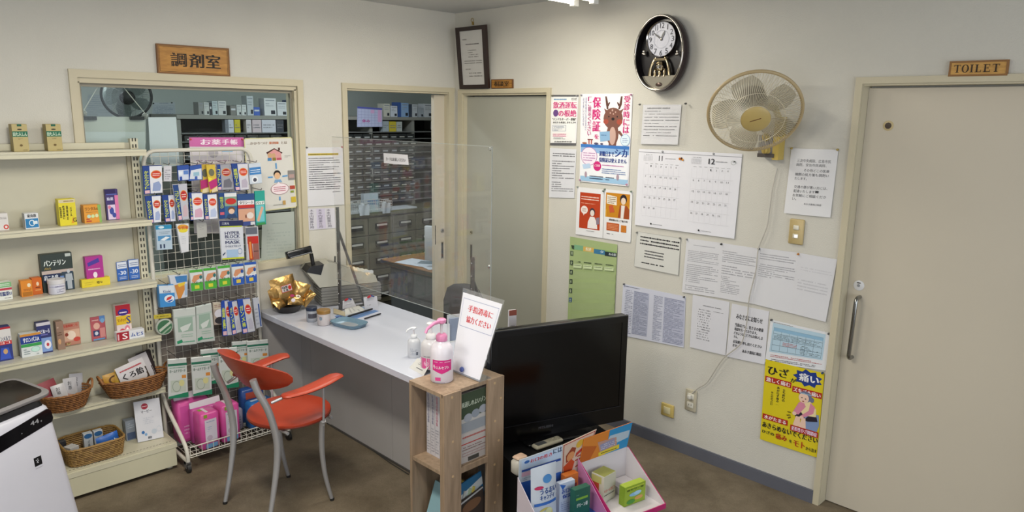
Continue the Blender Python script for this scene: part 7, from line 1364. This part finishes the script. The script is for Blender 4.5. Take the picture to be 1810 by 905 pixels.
# acrylic sign stand with the sanitizing notice
def sign_stand():
    pts = [(568,118),(868,208),(690,800),(478,715)]
    base = hz(P('Y4', 690, 800), RKZ+.004); lb = P('Y4', 500, 722)
    # plane through the bottom edge, facing the camera side, leaning back
    br = base; bl = hz(P('Y4', 500, 725), RKZ+.004); ux = (br-bl).normalized(); back = Vector((-ux.y, ux.x, 0)); up = (Vector((0, 0, 1))*math.cos(.28)+back*math.sin(.28)).normalized(); n = ux.cross(up).normalized()
    if n.dot(CAM-br) < 0: n = -n
    q = [hpl(P('Y4', *p), br, n) for p in pts]; mp = quadmap(q, n)
    t = thing('sign_stand', 'clear sign stand with white sheet and red sanitizing notice on the rack', 'sign', (bl+br)/2)
    b = MB(); vs = [mp(u, v, d) for d in (-.0045, -.0015) for u, v in ((0, 0), (0, 1), (1, 1), (1, 0))]; b.add(vs, [(0, 3, 2, 1), (4, 5, 6, 7), (0, 1, 5, 4), (1, 2, 6, 5), (2, 3, 7, 6), (3, 0, 4, 7)], clear('sign_acrylic', (.93, .94, .96, 1), .15, .08)); b.build('acrylic_holder', t)
    b = MB(); b.add([mp(u, v, -.001) for u, v in ((.02, .05), (.02, .985), (.985, .985), (.985, .05))], [(0, 1, 2, 3)], M('#e6e7f0', .28, var=0)); s = b.build('paper_sheet', t)
    pb = MB(); red = '#d4525a'
    box_ = [(.06, .13), (.96, .13), (.96, .46), (.06, .46)]
    draw(pb, lambda u, v, d: mp(u, v, d-.001), [('b', .06, .11, .95, .45, '#9aa2c4', .006, .006), ('T', .22, .175, .85, .255, red, '手指消毒に'), ('T', .22, .305, .87, .385, red, '協力ください')]); pb.build('lettering', s)
    b = MB(); vs = [mp(u, v, d) for d in (0, .0025) for u, v in ((.0, .985), (.0, 1.0), (1, 1.0), (1, .985))]; b.add(vs, [(0, 3, 2, 1), (4, 5, 6, 7), (0, 1, 5, 4), (1, 2, 6, 5), (2, 3, 7, 6), (3, 0, 4, 7)], M('#b9bec8', .2, trans=.5)); b.build('sheet_lip', t)
    # foot running back from the lower edge
    f = [bl+back*0, br, br+back*.075, bl+back*.075]; b = MB(); b.add([v+Vector((0, 0, -.0035)) for v in f]+[v+Vector((0, 0, -.0008)) for v in f], [(0, 3, 2, 1), (4, 5, 6, 7), (0, 1, 5, 4), (1, 2, 6, 5), (2, 3, 7, 6), (3, 0, 4, 7)], clear('sign_acrylic', (.93, .94, .96, 1), .15, .08)); b.build('acrylic_foot', t)
    p = hpl(P('Y4', 570, 712), br, n)+n*.010; b = MB(frame(p, ux, n)); b.lathe([(.001, -.006), (.012, -.003), (.0125, 0), (.010, .004), (.001, .006)], M('#5a6cb4', .1, trans=.4), 20); o = tag(b.build('glass_bead', None, 50), 'blue glass bead at the foot of the sign stand', 'bead')
sign_stand()

# ------------------------------------------------------------------ television on its stand
def television():
    rt = hx((1110, 557), -.45); rb_ = hx((1107.5, 752), -.45); rb_.z = max(rb_.z, .298); ax = Vector((.945, -.326, 0)).normalized(); bx = Vector((-ax.y, ax.x, 0)); W = .765; H = rt.z-rb_.z
    o = Vector((rt.x, rt.y, rb_.z))-ax*W; X = frame(o, ax)
    t = thing('television', 'large black flat television on a low black stand before the notice wall', 'television', o+ax*W/2-Vector((0, 0, .02)))
    blk = M('#050506', .16, var=0, spec=.5); bz = M('#08080a', .2, var=0)
    b = MB(X); b.rbox((0, 0, 0), (W, .055, H), .012, bz); b.rbox((.12, .05, .06), (W-.12, .10, H-.08), .02, M('#0c0c0e', .5)); b.build('housing', t, 50)
    b = MB(X); b.box((.035, -.001, .085), (W-.035, .0, H-.035), blk); b.build('screen', t)
    for lo, hi in (((.0, -.004, H-.034), (W, .0, H-.002)), ((.0, -.004, 0), (W, 0, .084)), ((0, -.004, .084), (.034, 0, H-.034)), ((W-.034, -.004, .084), (W, 0, H-.034))): b = MB(X); b.box(lo, hi, bz); b.build('bezel', t)
    b = MB(X); b.box((0, -.0045, H-.004), (W, .01, H+.0005), M('#2a2b30', .2)); b.box((.02, -.0048, .082), (W-.02, -.004, .0845), M('#2a2a2e', .25)); b.build('trim_edge', t)
    u0 = .34; pb = MB(X); draw(pb, lambda u, v, d: (u*W, -.0045-d, H*(1-v)), [('T', u0, .905, u0+.105, .928, '#55565c', 'MITSUBISHI')], .0003); pb.build('lettering', t)
    STZ = .285
    b = MB(X); b.rbox((W*.22, -.07, STZ-o.z+.0005), (W*.74, .055, STZ-o.z+.012), .03, bz); b.box((W*.42, .015, STZ-o.z+.01), (W*.58, .05, .1), bz); b.build('foot', t, 50)
    # low stand
    t2 = thing('television_stand', 'low black television stand with open shelf', 'stand', o+ax*W/2); bm = M('#101012', .35, var=.05)
    S0, S1, D0, D1 = .03, W-.14, -.26, .06
    def bxs(nm, lo, hi): b = MB(frame((o.x, o.y, 0), ax)); b.box(lo, hi, bm); b.build(nm, t2)
    bxs('top_board', (S0, D0, STZ-.022), (S1, D1, STZ)); bxs('side_panel', (S0, D0+.01, 0), (S0+.02, D1, STZ-.022)); bxs('side_panel', (S1-.02, D0+.01, 0), (S1, D1, STZ-.022)); bxs('back_panel', (S0+.02, D1-.012, .02), (S1-.02, D1, STZ-.022)); bxs('bottom_shelf', (S0+.02, D0+.01, .03), (S1-.02, D1-.012, .05))
    return o, ax, bx, W, STZ
TO, TA, TB, TW, STZ = television()
# remotes on the stand
def remote(label, a, b_, wd, col, z):
    p = hz(a, z); q = hz(b_, z); ux = (q-p).normalized(); L = (q-p).length; X = frame((p.x, p.y, z), ux)
    b = MB(X); b.rbox((0, -wd/2, .0), (L, wd/2, .02), .012, M(col, .4)); o = tag(b.build('remote_control', None, 50), label, 'remote')
    b = MB(X); b.box((L*.08, -wd*.3, .02), (L*.42, wd*.3, .0206), M('#55585a', .3)); b.build('display_window', o)
    for i in range(3):
        for j in range(2): b = MB(X); b.rbox((L*(.52+.14*i), -wd*.25+wd*.28*j, .02), (L*(.60+.14*i), -wd*.05+wd*.28*j, .023), .002, M('#b0ab98', .4)); b.build('button', o)
remote('ivory remote control with display lying on the television stand', P('Y6', 262, 365), P('Y6', 495, 285), .05, '#b8b39e', STZ+.001)
# small table carrying the counter displays
LT = .215
def low_table():
    c = hz((1040, 905), LT); t = thing('low_table', 'low dark table carrying the cardboard displays', 'table', (-1.12, -2.36, 0)); bm = M('#2a2624', .45, var=.06)
    X = frame((-1.10, -2.28, 0), TA); b = MB(X); b.rbox((-.30, -.22, LT-.025), (.20, .16, LT), .01, bm); b.build('tabletop', t)
    for sx in (-.26, .16):
        for sy in (-.18, .12): b = MB(X); b.tube([(sx, sy, 0), (sx, sy, LT-.025)], [.014, .018], bm, 10); b.build('leg', t, 50)
low_table()

# ------------------------------------------------------------------ cardboard displays on the low table
def displays():
    a = math.radians(101); ax = Vector((math.sin(a), math.cos(a), 0)); bk = Vector((-ax.y, ax.x, 0)); n = -bk
    Q = hz(P('Y6', 1050, 640), LT+.012); Y6 = lambda x, y, d=0.0: hpl(P('Y6', x, y), Q+n*d, n)
    A = Y6(660, 480); B = Y6(1065, 340); wh = M('#cfc9cc', .5, var=.02); pk = M('#b8286a', .45, var=.03)
    # ---- pink tray with blue orange header
    t = thing('pink_display_tray', 'pink cardboard display tray with white inside and blue orange header', 'display', Vector((Q.x, Q.y, LT)))
    wd = (B-A).dot(ax); o = Vector((Q.x, Q.y, LT))-ax*wd; X = frame(o, ax); D = .25; zt = B.z-LT
    b = MB(X); b.box((0, -D, .001), (wd, 0, .010), wh); b.build('tray_floor', t)
    b = MB(X); b.box((0, 0, .001), (wd, .004, zt), wh); b.build('back_wall', t)
    for s, x in ((0, 0), (1, wd)):
        th = .004 if s else -.004; b = MB(X); pr = [(0, .001), (-D, .001), (-D, .022), (-.01, zt), (0, zt)]
        b.prism(pr, x, x+th*.5, wh, 0); b.build('side_wall', t)
        b = MB(X); b.prism([(0, .001), (-D-.002, .001), (-D-.002, .024), (-.01, zt+.002), (0, zt+.002)], x+th*.5, x+th, pk, 0); b.build('pink_outer_side', t)
    b = MB(X); b.box((-.004, -D-.004, .001), (wd+.004, -D, .024), pk); b.build('front_lip', t)
    b = MB(X); b.box((.165, -.10, .010), (wd-.002, -.002, .045), wh); b.build('inner_step', t)
    q = [Y6(700, 275, .001), Y6(1115, 128, .001), Y6(1065, 340, .001), Y6(662, 482, .001)]; mp = quadmap(q, n)
    b = MB(); vs = [mp(u, v, d) for d in (-.004, 0) for u, v in ((0, 0), (0, 1), (1, 1), (1, 0))]; b.add(vs, [(0, 3, 2, 1), (4, 5, 6, 7), (0, 1, 5, 4), (1, 2, 6, 5), (2, 3, 7, 6), (3, 0, 4, 7)], M('#c9762c', .4)); h = b.build('header_card', t)
    pb = MB(); draw(pb, mp, [('r', .0, .0, .52, 1, '#c87a2e'), ('p', [(.0,.3),(.3,.5),(.2,1),(0,1)], '#b05a22'), ('r', .52, 0, 1, 1, '#2f86b8'), ('p', [(.55,.25),(.98,.3),(.98,.6),(.6,.7),(.5,.5)], '#a8b8c4'), ('p', [(.3,.35),(.7,.4),(.75,.75),(.4,.85)], '#b08a7c'), ('p', [(.36,.5),(.66,.42),(.7,.7),(.42,.8)], '#8a8aa8'), ('l', .4, .5, .72, .75, '#c8c0c8', 3, .6), ('p', [(.36,.82),(.8,.76),(.82,.94),(.38,.99)], '#d0bc3a'), ('l', .42, .84, .78, .94, '#5a4a1a', 1, .9)]); pb.build('print', h)
    # cartons inside
    zf = LT+.0105; c = hz(P('Y6', 862, 838), zf); r = hz(P('Y6', 972, 782), zf); ux = (r-c).normalized(); w1 = (r-c).length; ht = hpl(P('Y6', 862, 612), c, Vector((0, -1, 0))).z-zf
    cc = X.inverted() @ c
    carton('tonic_carton', 'white and red carton with olive top standing in the pink tray', frame(c, (ax*.97+bk*.20)), w1, .068, ht, '#c3bfb0', [('T', .05, .5, .95, .62, '#c23a2a', 'キヨーレオピン'), ('l', .05, .68, .9, .76, '#3a3a38', 1, 1), ('l', .3, .95, .8, .98, '#77756c', 1)], top='#8a8c4a', left=[('r', .0, .3, .62, .98, '#b8442c'), ('r', .62, .05, 1, .98, '#c9c2b4'), ('r', .0, .05, .8, .3, '#b8b06a')], cat='box')
    lt_ = Y6(1050, 742, .165); rt_ = Y6(1228, 688, .165)
    lw = max(.06, (rt_-lt_).dot(ax)); lx = (lt_-o).dot(ax); carton('lime_carton', 'lime green carton with a blue cloud picture in the pink tray', X @ Matrix.Translation((lx, -.165, .0105)), lw, .035, max(.09, lt_.z-LT-.0105), '#8aa62a', [('T', .1, .16, .9, .26, '#3a4a14', '森ゼリー膏'), ('r', .1, .1, .92, .13, '#c8d04a'), ('e', .5, .48, .28, .10, '#7fb0d0'), ('e', .62, .44, .18, .09, '#9ac4dc'), ('e', .68, .72, .2, .1, '#c89a5a'), ('e', .3, .82, .2, .12, '#4a8a3a')], top='#a2b63c', side='#7a9626', cat='box')
    # ---- blue display with two headers
    t2 = thing('blue_display_stand', 'blue cardboard display of candy pouches with white and red headers', 'display', o-ax*.14)
    def card(nm, pts, d, col, items, th=.003):
        q = [Y6(*p, d) for p in pts]
        for v_ in q: v_.z = max(v_.z, LT+.013)
        mp = quadmap(q, n); b = MB(); vs = [mp(u, v, e) for e in (-th, 0) for u, v in ((0, 0), (0, 1), (1, 1), (1, 0))]
        b.add(vs, [(0, 3, 2, 1), (4, 5, 6, 7), (0, 1, 5, 4), (1, 2, 6, 5), (2, 3, 7, 6), (3, 0, 4, 7)], M(col, .4)); h = b.build(nm, t2); pb = MB(); draw(pb, mp, items); pb.build('print', h)
    card('red_header', [(515,325),(806,190),(650,560),(502,640)], -.006, '#c9b2a0', [('b', .02, .02, .98, .98, '#a8322a', .02, .02), ('p', [(.12,.35),(.3,.18),(.45,.25),(.42,.5),(.15,.55)], '#8a3a20'), ('e', .3, .42, .14, .12, '#c88a5a'), ('p', [(.05,.62),(.35,.5),(.52,.62),(.5,.85),(.1,.9)], '#b8461e'), ('e', .55, .18, .12, .1, '#c8a23a'), ('p', [(.5,.4),(.95,.2),(.9,.32),(.5,.5)], '#b0322a'), ('T', .55, .5, .95, .8, '#a82a26', 'ラ'), ('T', .2, .82, .42, .94, '#2a2224', 'さ')])
    zl = LT-Y6(300, 1000).z
    card('white_blue_header', [(138,458),(512,325),(495,905),(118,905)], .002, '#b9c2cc', [('r', .05, .03, .96, .2, '#b4c6dc'), ('e', .17, .08, .06, .028, '#2f5fa4'), ('T', .25, .055, .75, .12, '#c0303a', 'お口の乾き'), ('T', .78, .02, .98, .10, '#2a3a5a', 'には'), ('r', .06, .21, .96, .25, '#2a4a94'), ('r', .06, .26, .3, .34, '#c09aac'), ('l', .08, .36, .3, .42, '#77829a', 2), ('r', .05, .44, .98, .99, '#2456a8')])
    x0 = (Y6(120, 700)-o).dot(ax); x1 = -.008
    b = MB(X); b.box((x0, -.20, .001), (x1, .0, .012), M('#2456a8', .45)); b.box((x0, -.204, .001), (x1, -.20, .035), M('#2456a8', .45)); b.build('display_base', t2)
    for x, cw in ((x0, '#c6bcc6'), (x1-.003, '#b878a4')): b = MB(X); b.prism([(0, .012), (-.2, .012), (-.2, .04), (0, .20)], x, x+.003, M(cw, .45), 0); b.build('side_wall', t2)
    # pouches and cartons in front of the headers
    def stand(name, label, pts, d, th, body, items, cat='box', soft=False):
        q = [Y6(*p, d) for p in pts]; tl, tr = q[0], q[1]; x = (q[0]-o).dot(ax); w_ = (tr-tl).dot(ax); zt_ = max(tl.z, tr.z)
        Xc = X @ Matrix.Translation((x, -d, .0125))
        if soft: pouch(name, label, X @ Vector((x+w_/2, -d+th/2, .0125)), w_, zt_-LT-.0125, th, math.atan2(ax.y, ax.x), .05, body, items, cat)
        else: carton(name, label, Xc, w_, th, zt_-LT-.0125, body, items, cat=cat)
    stand('candy_pouch', 'white and blue candy pouch with lemon picture before the white header', [(272,560),(492,490),(480,880),(285,905)], .10, .035, '#c3cad2', [('e', .58, .22, .18, .07, '#4a86c0'), ('e', .25, .34, .16, .03, '#b8325a'), ('T', .28, .36, .95, .46, '#274a8a', 'うるおい'), ('T', .28, .47, .85, .56, '#274a8a', 'キャンディ'), ('r', .08, .6, .95, .65, '#3a6ab4'), ('e', .5, .82, .3, .12, '#d8c86a'), ('e', .62, .78, .14, .07, '#d8d8a0'), ('r', .04, .9, .96, .97, '#4a9ad0')], 'pouch', True)
    stand('mouth_gel_carton', 'white carton with blue writing beside the candy pouch', [(488,665),(615,708),(612,905),(480,905)], .07, .025, '#b9c2d2', [('p', [(.0,.02),(.4,.1),(.2,.22)], '#2f5fb0'), ('T', .15, .2, .9, .34, '#2a4aa0', 'お口の'), ('T', .2, .38, .85, .5, '#2a4aa0', '保湿'), ('l', .1, .58, .9, .9, '#8a96b4', 5)])
    stand('orange_carton', 'orange carton half hidden between pouch and green carton', [(535,598),(648,568),(650,780),(545,800)], .040, .03, '#c46a28', [('r', .1, .3, .9, .42, '#8a3a3a'), ('T', .2, .5, .9, .72, '#5a3414', 'ナイシ')])
    stand('green_carton', 'dark green carton with pale writing leaning on the pink tray', [(618,722),(752,684),(838,905),(640,905)], .125, .03, '#1f5a48', [('r', .1, .3, .85, .38, '#7aa83a'), ('T', .15, .5, .85, .64, '#d6e0d8', 'グリーン薬'), ('l', .1, .16, .5, .24, '#5a8a78', 1)])
displays()
p = hz(P('Y6', 165, 585), STZ); b = MB(Matrix.Translation((p.x, p.y+.02, STZ))); b.rbox((-.038, -.03, .001), (.038, .03, .075), .022, M('#bdb9ae', .4)); o = tag(b.build('wipe_case', None, 50), 'white case with brown lettered top on the television stand', 'case')
b = MB(Matrix.Translation((p.x, p.y+.02, STZ))); b.rbox((-.03, -.024, .075), (.032, .024, .086), .012, M('#c3a690', .4)); b.build('lid', o, 50)

# ------------------------------------------------------------------ air purifier
def purifier():
    d = Vector((.882, .47, 0)).normalized(); O = Vector((-2.735, -.575, 0)); X = frame(O, d)
    t = thing('air_purifier', 'white air purifier with black control panel and open top flap before the shelf', 'air purifier', O-d*.19)
    wh = M('#c6c6d0', .35, var=.015); bk = M('#0b0b0f', .12, var=0); gr = M('#8d8a8b', .35, var=.03)
    def ring(x0, x1, y0, y1, z, r=.035, seg=4):
        out = []
        for cx, cy, a0 in ((x1-r, y1-r, 0), (x0+r, y1-r, 90), (x0+r, y0+r, 180), (x1-r, y0+r, 270)):
            for k in range(seg+1): a = math.radians(a0+90*k/seg); out.append((cx+r*math.cos(a), cy+r*math.sin(a), z))
        return out
    zt = .625
    fy = lambda z: -.065+.065*z/zt; rx = lambda z: .055-.055*z/zt
    b = MB(X); b.loft([ring(-.43, rx(0), fy(0), .235, .012), ring(-.43, rx(.1), fy(.1), .235, .10), ring(-.41, rx(.4), fy(.4), .225, .40), ring(-.39, rx(zt-.03), fy(zt-.03), .21, zt-.03), ring(-.385, -.004, .006, .20, zt-.008, .03), ring(-.38, -.012, .014, .19, zt, .025)], wh); b.build('body', t, 50)
    b = MB(X); b.box((-.40, -.04, 0), (.03, .21, .014), DARK); b.build('base_plinth', t)
    mp = lambda u, v, e: (-.385+.375*u, fy(zt-(zt-.05)*v)-e, zt-(zt-.05)*v)
    # control panel wraps the top of the front
    pts = [(-.385, .500), (-.385, .562), (-.022, .612), (-.008, .600), (-.004, .565), (-.012, .552)]
    b = MB(X); b.add([(x, fy(z)-.0015, z) for x, z in pts]+[(x, fy(z)+.004, z) for x, z in pts], [tuple(range(len(pts))), tuple(range(2*len(pts)-1, len(pts)-1, -1))]+[(i, len(pts)+i, len(pts)+(i+1) % len(pts), (i+1) % len(pts)) for i in range(len(pts))], bk); cp = b.build('control_panel', t)
    pb = MB(X); draw(pb, lambda u, v, e: (-.385+.375*u, fy(zt-v*.12)-.0018-e, zt-v*.12), [('T', .74, .30, .84, .45, '#8f9094', '44'), ('r', .86, .40, .875, .45, '#77787c'), ('r', .62, .55, .63, .58, '#8a8c90')]); pb.build('display_lettering', cp)
    b = MB(X); b.loft([ring(-.375, -.012, .02, .19, zt-.004, .02), ring(-.372, -.016, .03, .185, zt+.022, .02)], bk); b.build('top_louvre', t)
    pb = MB(X); pb.box((-.37, .026, zt+.002), (-.22, .03, zt+.012), emit('#1a3cff', .25)); pb.build('blue_indicator', t)
    # raised flap
    F2 = X @ Matrix.Translation((0, .01, zt+.035)) @ Matrix.Rotation(math.radians(10), 4, 'X')
    b = MB(F2); b.loft([ring(-.40, .012, .0, .21, 0, .04), ring(-.405, .018, -.006, .215, .006, .04), ring(-.405, .018, -.006, .215, .016, .04), ring(-.395, .008, .004, .205, .020, .04)], gr); fl = b.build('top_flap', t, 50)
    b = MB(F2); b.loft([ring(-.385, -.004, .012, .195, .0185, .035), ring(-.385, -.004, .012, .195, .0215, .035)], M('#1b1718', .15, var=0)); b.build('smoked_cover', fl)
    b = MB(F2); b.loft([ring(-.40, -.21, .05, .20, .021, .02), ring(-.395, -.215, .055, .195, .032, .02)], M('#a39e9c', .4)); b.build('raised_lid', fl)
    # square emblem with dots
    lg = []
    q = [(.475, .30), (.60, .30), (.60, .42), (.475, .42)]
    pb = MB(X); draw(pb, mp, [('r', .70, .33, .79, .395, '#0d0d10')]+[('e', .735+.018*dx, .352+.012*dy, .006, .004, '#b9bac2') for dx, dy in ((-.4, 0), (.6, -.4), (.2, .8), (.9, .6), (-.1, 1.4), (.5, 1.6))]+[('l', .70, .405, .79, .415, '#9a9aa4', 1, 1)]); pb.build('emblem_print', t)
purifier()
# thin cable along the counter foot
b = MB(); b.tube(smooth_path([hz(p, .004) for p in ((578, 748), (610, 766), (650, 790), (690, 818), (722, 838))], 4), .003, M('#3a3836', .5), 6); tag(b.build('floor_cable', None, 60), 'thin dark cable along the foot of the counter', 'cable')

# leaflets at the far end of the counter
p = next(q for q in (hz((899, yy), CZ) for yy in range(583, 660)) if q.x < -.93); X = Matrix.Translation((p.x, max(p.y, CYE+.03), CZ+.0005)); ht = hpl((899, 549), X.translation, Vector((-.65, -.76, 0))).z-CZ
carton('upright_booklet', 'white booklet with brown top edge standing behind the television top', X @ Matrix.Rotation(-.3, 4, 'Z'), .042, .012, max(.07, ht), '#c9c6ca', [('r', 0, 0, 1, .14, '#8a4a3a'), ('l', .2, .35, .8, .8, '#9a9aa2', 4)], cat='booklet')
p = hz((794, 606), CZ); X = Matrix.Translation((p.x, max(p.y, CYE+.04), CZ+.0005)) @ Matrix.Rotation(-.35, 4, 'Z')
t = thing('leaflet_holder', 'clear white leaflet holder standing behind the sanitizing sign', 'holder', X.translation)
b = MB(X); b.box((0, .030, 0), (.085, .034, .14), M('#cfd2d6', .3)); b.build('back_plate', t)
b = MB(X); b.box((0, 0, 0), (.004, .034, .10), M('#d8dade', .3)); b.build('side_plate', t)
b = MB(X); b.box((.081, 0, 0), (.085, .034, .10), M('#d8dade', .3)); b.build('side_plate', t)
b = MB(X); b.box((.004, 0, 0), (.081, .030, .004), M('#d8dade', .3)); b.build('base_plate', t)
b = MB(X); b.box((.008, .012, .0045), (.077, .026, .125), M('#8f9ab0', .5)); tag(b.build('leaflet_stack'), 'bluish leaflets standing in the clear holder', 'leaflets')
